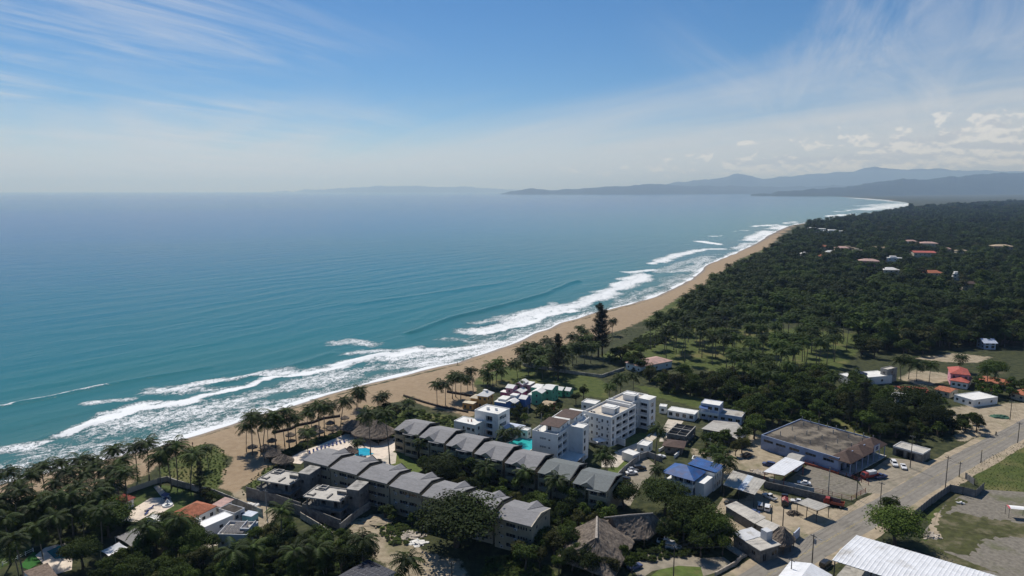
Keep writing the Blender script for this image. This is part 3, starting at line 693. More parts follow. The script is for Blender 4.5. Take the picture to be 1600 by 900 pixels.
def walls(t, W, D, H, ops, m, dep=.16, z0=-.3, name='wall', x0=0., y0=0.):
    """four walls round a rectangle; ops = dict side -> openings"""
    mb = MB(); c = [(x0, y0), (x0 + W, y0), (x0 + W, y0 + D), (x0, y0 + D)]
    for i, sd in enumerate('frbl'):
        a, b = c[i], c[(i + 1) % 4]; o = ops.get(sd, [])
        facade(mb, a, b, z0, H, o, dep); put_windows(t, a, b, o, dep)
    return part(name, mb, m, t)
def parapet_roof(t, W, D, H, m='white_roof', ph=.5, th=.18, pm='white', x0=0., y0=0., ov=.0, name='roof'):
    part(name, MB().box(x0 - ov + th, x0 + W + ov - th, y0 - ov + th, y0 + D + ov - th, H - .25, H + .02), m, t)
    X0, X1, Y0, Y1 = x0 - ov, x0 + W + ov, y0 - ov, y0 + D + ov
    mb = MB(); z0, z1 = H - .28, H + ph
    mb.box(X0 - .02, X1 + .02, Y0 - .02, Y0 + th, z0, z1).box(X0 - .02, X1 + .02, Y1 - th, Y1 + .02, z0, z1).box(X0 - .02, X0 + th, Y0 + th, Y1 - th, z0, z1).box(X1 - th, X1 + .02, Y0 + th, Y1 - th, z0, z1)
    part('parapet', mb, pm, t)
def ribbed(mb, P00, P10, P11, P01, pitch=.9, amp=.05, th=.06, mi=0):
    """profiled metal sheet over a 3D quad; ribs run from edge 00-10 to edge 01-11"""
    a, b, c, d = map(Vector, (P00, P10, P11, P01)); n = max(4, int((b - a).length / pitch)); v = []; f = []
    for i in range(n * 4 + 1):
        s = i / (n * 4); z = amp if i % 4 in (1,) else 0
        for p in (a.lerp(b, s), d.lerp(c, s)): v.append((p.x, p.y, p.z + z))
    k = len(v); v += [(p[0], p[1], p[2] - th) for p in v]
    for i in range(n * 4):
        j = 2 * i; f += [(j, j + 2, j + 3, j + 1), (k + j, k + j + 1, k + j + 3, k + j + 2), (j, k + j, k + j + 2, j + 2), (j + 1, j + 3, k + j + 3, k + j + 1)]
    f += [(0, 1, k + 1, k), (2 * n * 4, k + 2 * n * 4, k + 2 * n * 4 + 1, 2 * n * 4 + 1)]
    mb.add(v, f, mi)
def posts(t, pts, H, r=.1, m='iron', z0=-.2, name='post'):
    me = MB().tube([(0, 0, z0), (0, 0, H)], r, 6).mesh(name, m)
    for p in pts: link(name, me, t, (p[0], p[1], 0))
# ---------------------------------------------------------------- the two staggered apartment rows round the resort courtyard
ROW_ANG = R(-28)
AC = MB().box(-.42, .42, -.16, .16, 0, .6).box(-.30, .30, -.18, -.162, .1, .5, 1).mesh('air_conditioner', ['grey_white', 'iron'])
def apartment_row(label, origin, step, n, front, roof_mats, W=11.9, D=11.5, eave=9., ridge=10.1, far_dormer=True):
    """n joined units, each set a little nearer the camera than the last; one building"""
    t = thing('apartment_row', label, 'building', (*origin, 0), ROW_ANG)
    u = Vector((math.cos(ROW_ANG), math.sin(ROW_ANG))); v = Vector((-u.y, u.x))
    for i in range(n):
        st = Vector(step) * i; lx, ly = st.dot(u), st.dot(v)
        if not front:                                     # back of the row: plain walls with strip windows
            ops = []
            for f in range(3):
                z = f * 3
                ops += [(1.2, 1.8, z + 1.3, z + 1.9), (3.6, 6.6, z + 1.05, z + 2.15), (7.1, 10.2, z + 1.05, z + 2.15), (10.9, 11.5, z + 1.3, z + 1.9)]
            if i == n - 1: ops = [o for o in ops if not 7 < o[0] < 8] + [(7.3 + k * .8, 7.85 + k * .8, f * 3 + 1.1, f * 3 + 2.1) for f in range(3) for k in range(4)]
            mb = MB(); c = [(lx, ly), (lx + W, ly), (lx + W, ly + D), (lx, ly + D)]
            side = wins(D, 3, 2, 1.0, 1.1) if i in (0, n - 1) else []
            for k, (sd, oo) in enumerate((('f', ops), ('r', side if i == n - 1 else []), ('b', wins(W, 3, 3, 2.2, 1.5)), ('l', side if i == 0 else []))):
                facade(mb, c[k], c[(k + 1) % 4], -.3, eave, oo); put_windows(t, c[k], c[(k + 1) % 4], oo)
            part('wall', mb, 'beige', t)
            for f in range(3):
                for x in (2.4, 6.75): link('air_conditioner', AC, t, (lx + x, ly - .2, f * 3 + .55))
            # gable infill under the roof
            part('gable_end', MB().add([(lx + W - .1, ly, eave), (lx + W - .1, ly + D, eave), (lx + W - .1, ly + D * .5, ridge - .1), (lx + .1, ly, eave), (lx + .1, ly + D, eave), (lx + .1, ly + D * .5, ridge - .1)], [(0, 1, 2), (5, 4, 3)]), 'beige', t)
            rb = MB(); gable(rb, lx + .02, lx + W - .28, ly - .5, ly + D + .5, eave + .1, ridge - eave, .2, 'x', ly + D * .5)
            part('roof', rb, roof_mats[i % len(roof_mats)], t)
            mid = lx + W * .62
            dd = MB(); dd.slab([(mid - 2.3, ly + D + .6, eave + .22), (mid, ly + D + .9, ridge + .25), (mid, ly + D * .52, ridge + .22), (mid - .05, ly + D * .52, ridge + .17)], .12)
            dd.slab([(mid, ly + D + .9, ridge + .25), (mid + 2.3, ly + D + .6, eave + .22), (mid + .05, ly + D * .52, ridge + .17), (mid, ly + D * .52, ridge + .22)], .12)
            part('dormer_roof', dd, roof_mats[i % len(roof_mats)], t)
            part('dormer_gable', MB().slab([(mid - 2.2, ly + D + .55, eave + .1), (mid + 2.2, ly + D + .55, eave + .1), (mid, ly + D + .8, ridge + .1)], .1).tube([(mid, ly + D + .9, ridge + .3), (mid + 2.35, ly + D + .6, eave + .2)], .13, 5), 'dark_trim', t)
        else:                                             # courtyard side: projecting bays with balconies, gabled stair between
            jut = 1.6
            mb = MB(); bays = [(0., 4.3, 0.), (5.9, W, -jut)]
            for (x0, x1, y0) in bays:
                Lb = x1 - x0; ops = []
                for f in range(3):
                    z = f * 3
                    if Lb > 5: ops += [(.35, Lb / 2 - .2, z + 1.0, z + 2.65, 1.3), (Lb / 2 + .2, Lb - .35, z + 1.0, z + 2.65, 1.3)]
                    else: ops += [(.45, Lb - .45, z + 1.0, z + 2.65, 1.3)]
                facade(mb, (lx + x0, ly + y0), (lx + x1, ly + y0), -.3, eave, ops); put_windows(t, (lx + x0, ly + y0), (lx + x1, ly + y0), ops, name='balcony_door')
                for o in ops: part('railing', MB().box(lx + x0 + o[0], lx + x0 + o[1], ly + y0 + .02, ly + y0 + .06, o[2] + .0, o[2] + .12), 'cream', t)
                so_ = [(.3, 1.4, f * 3 + 1.0, f * 3 + 2.5, .5) for f in range(3)] if y0 < 0 else []
                facade(mb, (lx + x1, ly + y0), (lx + x1, ly + D), -.3, eave, so_ if i < 99 else []); put_windows(t, (lx + x1, ly + y0), (lx + x1, ly + D), so_)
                facade(mb, (lx + x0, ly + D), (lx + x0, ly + y0), -.3, eave, [])
            st_ops = [(.4, 1.2, f * 3 + .9, f * 3 + 2.5, .4) for f in range(3)]
            facade(mb, (lx + 4.3, ly + 1.2), (lx + 5.9, ly + 1.2), -.3, eave + .6, st_ops); put_windows(t, (lx + 4.3, ly + 1.2), (lx + 5.9, ly + 1.2), st_ops)
            bk = wins(W, 3, 4, 1.3, 1.2); facade(mb, (lx + W, ly + D), (lx, ly + D), -.3, eave, bk); put_windows(t, (lx + W, ly + D), (lx, ly + D), bk)
            part('wall', mb, 'beige', t)
            yr = ly + D * .54; zz = eave + .1; zr = ridge + .15
            rb = MB(); sl_ = (zr - zz) / (yr - ly)
            # near slope follows the projecting right bay, whose outer corner is clipped
            rb.slab([(lx + .02, ly - .45, zz - .45 * sl_), (lx + 5.2, ly - .45, zz - .45 * sl_), (lx + 5.2, yr, zr), (lx + .02, yr, zr)], .2)
            yj = -jut - .45
            rb.slab([(lx + 5.2, ly + yj, zz + yj * sl_), (lx + W - 2.4, ly + yj, zz + yj * sl_), (lx + W - .28, ly + yj + 1.1, zz + (yj + 1.1) * sl_), (lx + W - .28, yr, zr), (lx + 5.2, yr, zr)], .2)
            rb.slab([(lx + .02, yr, zr), (lx + W - .28, yr, zr), (lx + W - .28, ly + D + .5, zz), (lx + .02, ly + D + .5, zz)], .2)
            part('roof', rb, roof_mats[i % len(roof_mats)], t)
            mid = lx + 4.9; z1 = zz + 1.3
            yq = ly - .7 + (z1 + .15 - (zz - .7 * sl_)) / sl_ if False else min(yr, ly + (z1 - zz) / sl_)
            dd = MB(); zb = zz - .9 * sl_ + .1
            dd.slab([(mid - 2.3, ly - .9, zb), (mid, ly - .9, z1 + .05), (mid, yq, z1 + .05), (mid - .04, yq, z1)], .12)
            dd.slab([(mid, ly - .9, z1 + .05), (mid + 2.3, ly - .9, zb), (mid + .04, yq, z1), (mid, yq, z1 + .05)], .12)
            part('dormer_roof', dd, roof_mats[i % len(roof_mats)], t)
            part('dormer_gable', MB().add([(mid - 2.1, ly - .85, zb - .15), (mid + 2.1, ly - .85, zb - .15), (mid, ly - .85, z1 - .1), (mid - 2.1, ly - .7, zb - .15), (mid + 2.1, ly - .7, zb - .15), (mid, ly - .7, z1 - .1)],
                 [(0, 1, 2), (5, 4, 3), (0, 3, 4, 1), (1, 4, 5, 2), (2, 5, 3, 0)]), 'beige', t)
            # gutters
        # fire wall between units, dark and proud of the roof
        y0_, y1_ = (ly - .55, ly + D + .55); yr_ = ly + D * (.54 if front else .5); hh = .62; zb = eave + .1
        fw = MB(); xa, xb = lx + W - .26, lx + W - .01; zr2 = ridge + (.15 if front else .1)
        prof = [(y0_, zb - .2), (yr_, zr2 - .1), (y1_, zb - .2), (y1_, zb + hh * .55), (yr_, zr2 + hh), (y0_, zb + (hh * .3 if front else hh * .55))]
        last = i == n - 1
        if last: prof = [(y, z - (.38 if k > 2 else 0)) for k, (y, z) in enumerate(prof)]
        vs = [(xa, y, z) for y, z in prof] + [(xb, y, z) for y, z in prof]
        fw.add(vs, [(0, 1, 4, 5), (1, 2, 3, 4), (11, 10, 7, 6), (10, 9, 8, 7), (5, 4, 10, 11), (4, 3, 9, 10), (0, 5, 11, 6), (3, 2, 8, 9), (1, 0, 6, 7), (2, 1, 7, 8)])
        part('fire_wall', fw, 'cream' if last and not front else 'dark_trim', t)
    return t
apartment_row('nearer row of beige apartments with plain windowed back and stepped grey roofs', (-71.2, 222.6), (11.05, -6.85), 7, False, ['shingle'])
apartment_row('farther row of beige apartments with shaded balconies and gabled grey roofs', (-45.3, 252.8), (10.75, -8.1), 7, True, ['shingle', 'shingle', 'shingle', 'shingle', 'shingle', 'shingle_green', 'shingle_green'], D=13., ridge=10.4)

# ---------------------------------------------------------------- two unfinished concrete villas and their yard walls
def concrete_villa(label, L, F, Rr):
    o, ang, W, D = rect(L, F, Rr, 6.6)
    t = thing('unfinished_villa', label, 'building', (*o, 0), ang)
    # ground floor, first floor set back on the left, flat roof on columns
    walls(t, W - .6, D - .5, 3.2, {'f': [(2.5, 4.5, .8, 2.2, .3, 'void'), (W - 4, W - 2.2, 0, 2.2, .3, 'void')], 'r': [(2, 3.6, .9, 2.2, .3, 'void'), (6, 8.5, .4, 2.3, .3, 'void')]}, 'raw_concrete', .3, x0=.3, y0=.3, name='ground_wall')
    part('floor_slab', MB().box(-.6, W + .4, -.6, D, 3.2, 3.5), 'raw_concrete', t)
    part('balcony_wall', MB().box(-.6, W * .75, -.6, -.42, 3.5, 4.2).box(-.6, -.42, -.42, D * .5, 3.5, 4.2), 'raw_concrete', t)
    walls(t, W * .58, D - 1.2, 6.25, {'f': [(.6, 2.2, 4.3, 5.6, .3, 'void'), (W * .4, W * .5, 3.6, 5.8, .3, 'void')], 'r': [(1.0, 2.6, 4.4, 5.6, .3, 'void'), (4.5, 6, 4.4, 5.6, .3, 'void')], 'l': [(1.5, 4.5, 3.6, 5.8, .3, 'void'), (6, 8, 3.6, 5.8, .3, 'void')]}, 'raw_concrete', .3, z0=3.5, x0=W * .38, y0=.8, name='upper_wall')
    col = MB().box(-.18, .18, -.18, .18, 3.5, 6.3).mesh('column', 'raw_concrete')
    for x, y in ((.6, .5), (W * .25, .5), (.6, D * .4), (.6, D * .75)): link('column', col, t, (x, y, 0))
    part('roof', MB().box(-.3, W, -.3, D, 6.25, 6.6), 'slab', t)
    rim = MB(); rim.box(-.3, -.05, -.3, D, 6.6, 6.85).box(-.05, W, D - .25, D, 6.6, 6.85).box(W - .25, W, D * .35, D - .25, 6.6, 6.85)
    part('roof_rim', rim, 'concrete', t)
    up = MB().box(W * .18, W * .22, .6, D * .3, 6.6, 6.95).box(W * .02, W * .2, D * .12, D * .12 + .25, 6.6, 6.95).box(W * .60, W * .64, .5, D * .45, 6.6, 6.95).box(W - .5, W - .15, .3, D * .3, 6.6, 6.95).box(W * .05, W * .3, D * .62, D * .62 + .25, 6.6, 6.9)
    part('roof_upstand', up, 'raw_concrete', t)
    part('low_wall', MB().box(W * .72, W * .98, D * .52, D * .52 + .3, 6.6, 7.6).box(W * .98, W + .02, D * .5, D * .68, 6.6, 7.5), 'raw_concrete', t)
    x0, x1, y0, y1 = W * .12, W * .12 + 2.6, D * .70, D * .70 + 2.3
    part('skylight_curb', MB().box(x0, x1, y0, y0 + .3, 6.6, 7.2).box(x0, x1, y1 - .3, y1, 6.6, 7.2).box(x0, x0 + .3, y0 + .3, y1 - .3, 6.6, 7.2).box(x1 - .3, x1, y0 + .3, y1 - .3, 6.6, 7.2).box(x0 + .3, x1 - .3, y0 + .3, y1 - .3, 6.6, 6.65), 'concrete', t)
    walls(t, 4.2, 6.5, 8.2, {'f': [(1, 2, 5.0, 6.0, .3, 'void')], 'r': [(1.5, 2.3, 5.4, 6.4, .3, 'void'), (4.6, 5.4, 5.4, 6.4, .3, 'void'), (1.5, 2.5, 1.2, 2.4, .3, 'void')]}, 'raw_concrete', .3, x0=W - .6, y0=D * .62, name='stair_tower')
    part('tower_roof', MB().box(W - .7, W + 3.7, D * .62 - .1, D * .62 + 6.6, 8.2, 8.4), 'concrete', t)
    return t
concrete_villa('unfinished grey concrete villa with flat roof nearest the beach', (404, 749), (453, 757), (471, 740))
concrete_villa('unfinished grey concrete villa with flat roof nearest the dirt yard', (475.5, 775), (531.5, 783), (546, 773) if False else (543, 765))
def wall_run(name, label, pts, h, th=.22, m='concrete', cap=None, cat='wall', px=True, base=None):
    w_ = [GP(*p) for p in pts] if px else [Vector((p[0], p[1], gz(p[0], p[1]))) for p in pts]
    o = w_[0].copy(); t = thing(name, label, cat, o)
    seg = 0
    for a, b in zip(w_[:-1], w_[1:]):
        d = b - a; L = math.hypot(d.x, d.y); rz = math.atan2(d.y, d.x)
        mb = MB().add([(0, -th / 2, -.5), (L, -th / 2, d.z - .5), (L, th / 2, d.z - .5), (0, th / 2, -.5), (0, -th / 2, h), (L, -th / 2, d.z + h), (L, th / 2, d.z + h), (0, th / 2, h)],
             [(0, 3, 2, 1), (4, 5, 6, 7), (0, 1, 5, 4), (1, 2, 6, 5), (2, 3, 7, 6), (3, 0, 4, 7)])
        part('panel', mb, m, t, loc=tuple(a - o), rot=(0, 0, rz))
        pr = MB()
        n = max(1, int(L / 4))
        for i in range(n + 1):
            x = L * i / n; z = d.z * i / n; pr.box(x - .16, x + .16, -th / 2 - .06, th / 2 + .06, z - .5, z + h + .08)
        part('pier', pr, cap or m, t, loc=tuple(a - o), rot=(0, 0, rz)); seg += 1
    return t
wall_run('yard_wall', 'tall dark concrete wall left of the unfinished beach villa', [(386, 777), (432, 789), (470, 802)], 3.6, m='raw_concrete')
wall_run('yard_wall', 'dark concrete wall in front of the second unfinished villa', [(452, 800), (500, 815), (532, 828)], 3.2, m='raw_concrete')
wall_run('yard_wall', 'concrete boundary wall running from the villa corner towards the dirt yard', [(532, 830), (558, 808), (578, 795)], 2.4, m='concrete')
wall_run('garden_wall', 'long pale boundary wall below the scrub dune', [(268, 757), (300, 766), (336, 775), (372, 790), (410, 806)], 2.2, m='concrete')
wall_run('garden_wall', 'brown low wall behind the lone coconut palm', [(470, 810), (500, 828), (520, 842)], 2.0, m='rubble')
# ---------------------------------------------------------------- tall white blocks
def balcony_bay(t, x, y0, y1, z, m='white', depth=1.3):
    """side balcony between y0 and y1 projecting to +x: slab and glass rail"""
    part('balcony_slab', MB().box(x, x + depth, y0, y1, z, z + .2), m, t)
    part('balcony_rail', MB().box(x + depth - .06, x + depth, y0, y1, z + .2, z + 1.1).box(x, x + depth - .06, y0, y0 + .06, z + .2, z + 1.1), 'grey_white', t)
def tower_one():
    o = Vector((7.4, 241.0)); t = thing('white_tower', 'tall white block with brown roof terraces beside the turquoise pool', 'building', (*o, 0), R(-29))
    W, D, H = 10.2, 26., 12.2
    fr = [(6.6, 7.4, 10., 10.6), (6.6, 7.4, 7., 7.6), (6.6, 7.4, 4., 4.6)]
    rs = [(.8, 4.2, f * 3 + .5, f * 3 + 2.6, 1.2) for f in range(4)] + [(5.0, 8.4, f * 3 + .5, f * 3 + 2.6, 1.2) for f in range(4)] + [(17 + k * 3, 18.6 + k * 3, f * 3 + .7, f * 3 + 2.2) for f in range(4) for k in range(3)]
    walls(t, W, D, H, {'f': fr, 'r': rs, 'b': wins(W, 4, 3), 'l': wins(D, 4, 7, 1.3, 1.3)}, 'white')
    for f in range(4):
        for a, b in ((.8, 4.2), (5.0, 8.4)): part('balcony_rail', MB().box(W - .06, W - .02, a, b, f * 3 + .5, f * 3 + 1.35), 'grey_white', t)
    parapet_roof(t, W, D, H, 'white_roof', .8)
    tx, ty, tw, td = W + .003, 10.4, 5.6, 5.2
    walls(t, tw, td, H + .6, {'f': [], 'r': [(1.0, 2.6, f * 3 + .8, f * 3 + 2.6) for f in range(4)]}, 'white', x0=tx, y0=ty, name='side_tower')
    parapet_roof(t, tw, td, H + .6, 'white_roof', .35, x0=tx, y0=ty, name='tower_roof')
    walls(t, 2.4, 6, H, {'f': [(.5, 1.9, f * 3 + .8, f * 3 + 2.5) for f in range(4)], 'r': wins(6, 4, 2)}, 'white', x0=W + .003, y0=18., name='rear_bay')
    parapet_roof(t, 2.4, 6, H, 'white_roof', .5, x0=W + .003, y0=18., name='bay_roof')
    for k, (x0, x1, y0, y1, z) in enumerate(((3.6, 9.6, 4.2, 12.5, 2.7), (4.4, 10.0, 15.5, 24.5, 2.6))):
        walls(t, x1 - x0, y1 - y0, H + z, {'f': [(.6, 2.2, H + .1, H + 2.1, .2)], 'r': wins(y1 - y0, 1, 2, 1, 1, H + 1)}, 'white', z0=H, x0=x0, y0=y0, name='penthouse')
        part('terrace_roof', MB().slab([(x0 - 1.6, y0 - 2.2, H + z + .05), (x1 + .3, y0 - 2.2, H + z + .05), (x1 + .3, y1 - 2, H + z + .35), (x0 - 1.6, y1 - 2, H + z + .35)], .18), 'brown_roof', t)
        posts(t, [(x0 - 1.4, y0 - 2), (x0 - 1.4, y1 - 2.4)], H + z, .08, 'white', H)
        part('penthouse_roof', MB().box(x0 - .1, x1 + .1, y1 - 1.95, y1 + .1, H + z, H + z + .15), 'white_roof', t)
    # round vents in the blank front
    vent = MB().tube([(0, 0, 0), (0, -.12, 0)], .38, 12).mesh('vent', 'alu')
    for z in (7.4, 3.9, 10.6):
        for k in range(3): link('vent', vent, t, (3.6 + k * .85, 0, z))
    part('ground_terrace', MB().box(W + .01, W + 6.8, 1.5, 10.3, 3.1, 3.35), 'white_roof', t)
    posts(t, [(W + 6.5, 1.8), (W + 6.5, 9.8), (W + 3.4, 1.8)], 3.1, .14, 'white')
    for x, y in ((1.5, 2.), (1.5, 14.), (2.6, 22)): link('air_conditioner', AC, t, (x, y, H + .02), (0, 0, .4))
    part('water_tank', MB().tube([(2., 18, H), (2., 18, H + 1.5)], .7, 10), 'white', t)
tower_one()
def tower_two():
    t = thing('white_apartments', 'long white four storey block with glazed balconies and stair tower', 'building', (28.7, 264.6, 0), R(-38))
    W, D, H = 12.8, 20.4, 11.6
    fr = wins(W, 4, 5, .8, 1.2, .9, 2.9, .5)
    rs = []
    for f in range(4):
        z = f * 2.9
        rs += [(1.0, 2.6, z + .3, z + 2.3, .5), (4.2, 8.4, z + .35, z + 2.5, 1.3), (9.2, 13.6, z + .35, z + 2.5, 1.3), (14.6, 19.4, z + .35, z + 2.5, 1.3)]
    walls(t, W, D, H, {'f': fr, 'r': rs, 'l': wins(D, 4, 6), 'b': []}, 'white')
    for f in range(4):
        for a, b in ((4.2, 8.4), (9.2, 13.6), (14.6, 19.4)): part('balcony_rail', MB().box(W - .08, W - .03, a, b, f * 2.9 + .35, f * 2.9 + 1.25), 'grey_white', t)
    parapet_roof(t, W, D, H, 'pink_roof' if False else 'paving', .8)
    walls(t, 10, 15.8, H, {'f': [], 'r': [(1 + k * 3.2, 3.4 + k * 3.2, f * 2.9 + .4, f * 2.9 + 2.4, 1.) for f in range(4) for k in range(2)], 'b': wins(10, 4, 4), 'l': wins(15.8, 4, 5)}, 'white', x0=0, y0=D + .004, name='rear_wall')
    parapet_roof(t, 10, 15.8, H, 'paving', .8, x0=0, y0=D + .3, name='rear_roof')
    fr2 = [(.8, 4.2, f * 2.9 + .4, f * 2.9 + 2.5, 1.2) for f in range(4)]
    walls(t, 5.2, 6, H + 1.2, {'f': fr2, 'r': [(2.0, 4.0, f * 2.9 + .7, f * 2.9 + 2.4) for f in range(4)], 'b': []}, 'white', x0=10.02, y0=27.6, name='stair_tower')
    for f in range(4): part('balcony_rail', MB().box(10.85, 14.2, 27.62, 27.66, f * 2.9 + .4, f * 2.9 + 1.35), 'grey_white', t)
    part('tower_roof', MB().box(9.9, 15.4, 27.4, 33.8, H + 1.2, H + 1.5), 'white_roof', t)
    for x0, y0, x1, y1 in ((5.4, 5.0, 11.2, 9.4), (3.8, 25.5, 9.2, 29.6)):
        walls(t, x1 - x0, y1 - y0, H + 2.4, {'r': [(1, 2, H + .1, H + 2.1)]}, 'white', z0=H, x0=x0, y0=y0, name='roof_house')
        part('roof_house_top', MB().box(x0 - .2, x1 + .2, y0 - .2, y1 + .2, H + 2.4, H + 2.6).box(x0 + .6, x1 - .6, y0 + .6, y1 - .6, H + 2.6, H + 2.85), 'white_roof', t)
    part('roof_beam', MB().box(.4, 11.8, 17.0, 17.6, H, H + 1.3).box(.4, 11.8, 19.2, 19.6, H, H + 1.5), 'white', t)
    vent = MB().tube([(0, 0, 0), (0, -.12, 0)], .28, 10).mesh('vent', 'alu')
    for f in range(3): link('vent', vent, t, (1.0, 0, 3.2 + f * 2.9)); link('vent', vent, t, (11.6, 0, 3.2 + f * 2.9))
    for x, y in ((2, 3.), (3.2, 3.), (2, 12), (8, 14.5), (2.5, 31)): link('air_conditioner', AC, t, (x, y, H + .02), (0, 0, .2))
    for f in range(4):
        for x in (2.6, 7.6): link('air_conditioner', AC, t, (x, -.2, f * 2.9 + .4))
tower_two()
def low_flats():
    o, ang, W, D = rect((709.3, 658), (742, 665), (756.5, 657.5), 6.4, -31)
    t = thing('white_flats', 'small white stepped flats with open glazed stair behind the apartment roofs', 'building', (*o, 0), ang)
    walls(t, W, D, 6.4, {'f': [(W * .42, W * .42 + .9, 3.9, 5.1), (W * .62, W * .62 + 1.6, 3.9, 5.0), (W * .85, W * .85 + 1.3, 3.7, 5.0), (W * .3, W * .3 + 1.3, .9, 2.2)], 'r': [(2.2, 3.4, 3.8, 5.2), (2.2, 3.4, .8, 2.2)]}, 'white')
    parapet_roof(t, W, D, 6.4, 'white_roof', .25)
    part('roof_pipe', MB().tube([(W * .5, D * .4, 6.4), (W * .5, D * .4, 7.2)], .2, 7).tube([(W * .62, D * .5, 6.4), (W * .62, D * .5, 7.4)], .25, 7), 'rust', t)
    x0, y0, w2, d2 = W * .55, D + .01, 11.5, 9.
    fr = [(1.0, 4.2, f * 3.1 + .3, f * 3.1 + 2.6, 1.4) for f in range(3)]; rs = [(1.2, 6.2, f * 3.1 + .5, f * 3.1 + 2.7, 1.2) for f in range(3)]
    fr = [(W * .45 + .8, W * .45 + 4.0, f * 3.1 + .3, f * 3.1 + 2.6, 1.4) for f in range(3)]
    walls(t, w2, d2, 10., {'f': fr, 'r': rs, 'b': wins(w2, 3, 4)}, 'white', x0=x0, y0=y0, name='rear_wall')
    parapet_roof(t, w2, d2, 10., 'white_roof', .35, x0=x0, y0=y0, name='rear_roof')
    rl_ = MB()
    for f in range(3): rl_.box(x0 + w2 - .08, x0 + w2 - .03, y0 + 1.2, y0 + 6.2, f * 3.1 + .5, f * 3.1 + 1.3).slab([(x0 + w2 - 1.0, y0 + 1.2, f * 3.1 + .6), (x0 + w2 - .3, y0 + 1.2, f * 3.1 + .6), (x0 + w2 - .3, y0 + 6.2, f * 3.1 + 2.4), (x0 + w2 - 1.0, y0 + 6.2, f * 3.1 + 2.4)], .15)
    part('stair', rl_, 'white', t)
    part('roof_tank', MB().tube([(x0 + 4, y0 + 4, 10), (x0 + 4, y0 + 4, 11.2)], .7, 10).tube([(x0 + 7.4, y0 + 5, 10), (x0 + 7.4, y0 + 5, 11.0)], .6, 10), 'white', t)
low_flats()

# ---------------------------------------------------------------- generic houses
def house(name, label, L, F, Rr, z, wm, rm, roof='flat', ang=None, nf=3, nr=2, floors=None, rh=1.8, ov=.5, ww=1.2, wh=1.2, cat='house', ph=.35, group=None, pm=None):
    o, a, W, D = rect(L, F, Rr, z, ang)
    t = thing(name, label, cat, (*o, 0), a, group)
    fl = floors or max(1, int(z / 2.8)); fh = z / fl; D = min(D, 40)
    dr = [(W * .5 - .5, W * .5 + .5, 0, 2.1)] if False else []
    walls(t, W, D, z, {'f': wins(W, fl, nf, ww, wh, fh * .32, fh), 'r': wins(D, fl, nr, ww, wh, fh * .32, fh), 'l': wins(D, fl, nr, ww, wh, fh * .32, fh), 'b': wins(W, fl, nf, ww, wh, fh * .32, fh)}, wm)
    rb = MB()
    if roof == 'flat': parapet_roof(t, W, D, z, rm, ph, pm=pm or wm)
    elif roof == 'hip': hip(rb, -ov, W + ov, -ov, D + ov, z, rh, .2)
    elif roof == 'gable': gable(rb, -ov, W + ov, -ov, D + ov, z, rh, .15, 'x')
    elif roof == 'gabley': gable(rb, -ov, W + ov, -ov, D + ov, z, rh, .15, 'y')
    elif roof == 'shed': ribbed(rb, (-ov, -ov, z), (W + ov, -ov, z), (W + ov, D + ov, z + rh), (-ov, D + ov, z + rh))
    if roof in ('gable', 'gabley'):
        g = MB()
        if roof == 'gable': g.add([(0, 0, z), (0, D, z), (0, D / 2, z + rh - .1), (W, 0, z), (W, D, z), (W, D / 2, z + rh - .1)], [(0, 2, 1), (3, 4, 5)])
        else: g.add([(0, 0, z), (W, 0, z), (W / 2, 0, z + rh - .1), (0, D, z), (W, D, z), (W / 2, D, z + rh - .1)], [(0, 1, 2), (5, 4, 3)])
        part('gable_end', g, wm, t)
    if rb.v: part('roof', rb, rm, t)
    t['w'] = W; t['d'] = D
    for k in ('w', 'd'): del t[k]
    return t, W, D
# painted beach houses
def orange_house():
    t, W, D = house('painted_house', 'orange painted house with pale hip roof by the sandy yard', (747, 617), (761, 619.5), (775, 614), 6.2, 'orange', 'white_roof', 'hip', -24, 2, 2, 2, 1.8, .5)
    walls(t, 4.2, 5, 4.2, {'f': wins(4.2, 1, 2, .9, 1.1, 1.2)}, 'orange', x0=-4.3, y0=1.2, name='side_wing'); r = MB(); hip(r, -4.7, -.05, .8, 6.6, 4.2, 1.1); part('side_roof', r, 'cream', t)
    walls(t, 5.5, 3.5, 2.8, {'f': wins(5.5, 1, 2, 1.2, 1.5, .5)}, 'orange', x0=-6, y0=-3.6, name='porch'); part('porch_roof', MB().box(-6.1, -.4, -3.7, 0, 2.8, 3.0), 'cream', t)
    part('vent_cap', MB().box(W / 2 - .9, W / 2 + .9, D / 2 - .9, D / 2 + .9, 7.6, 8.2), 'white_roof', t)
orange_house()
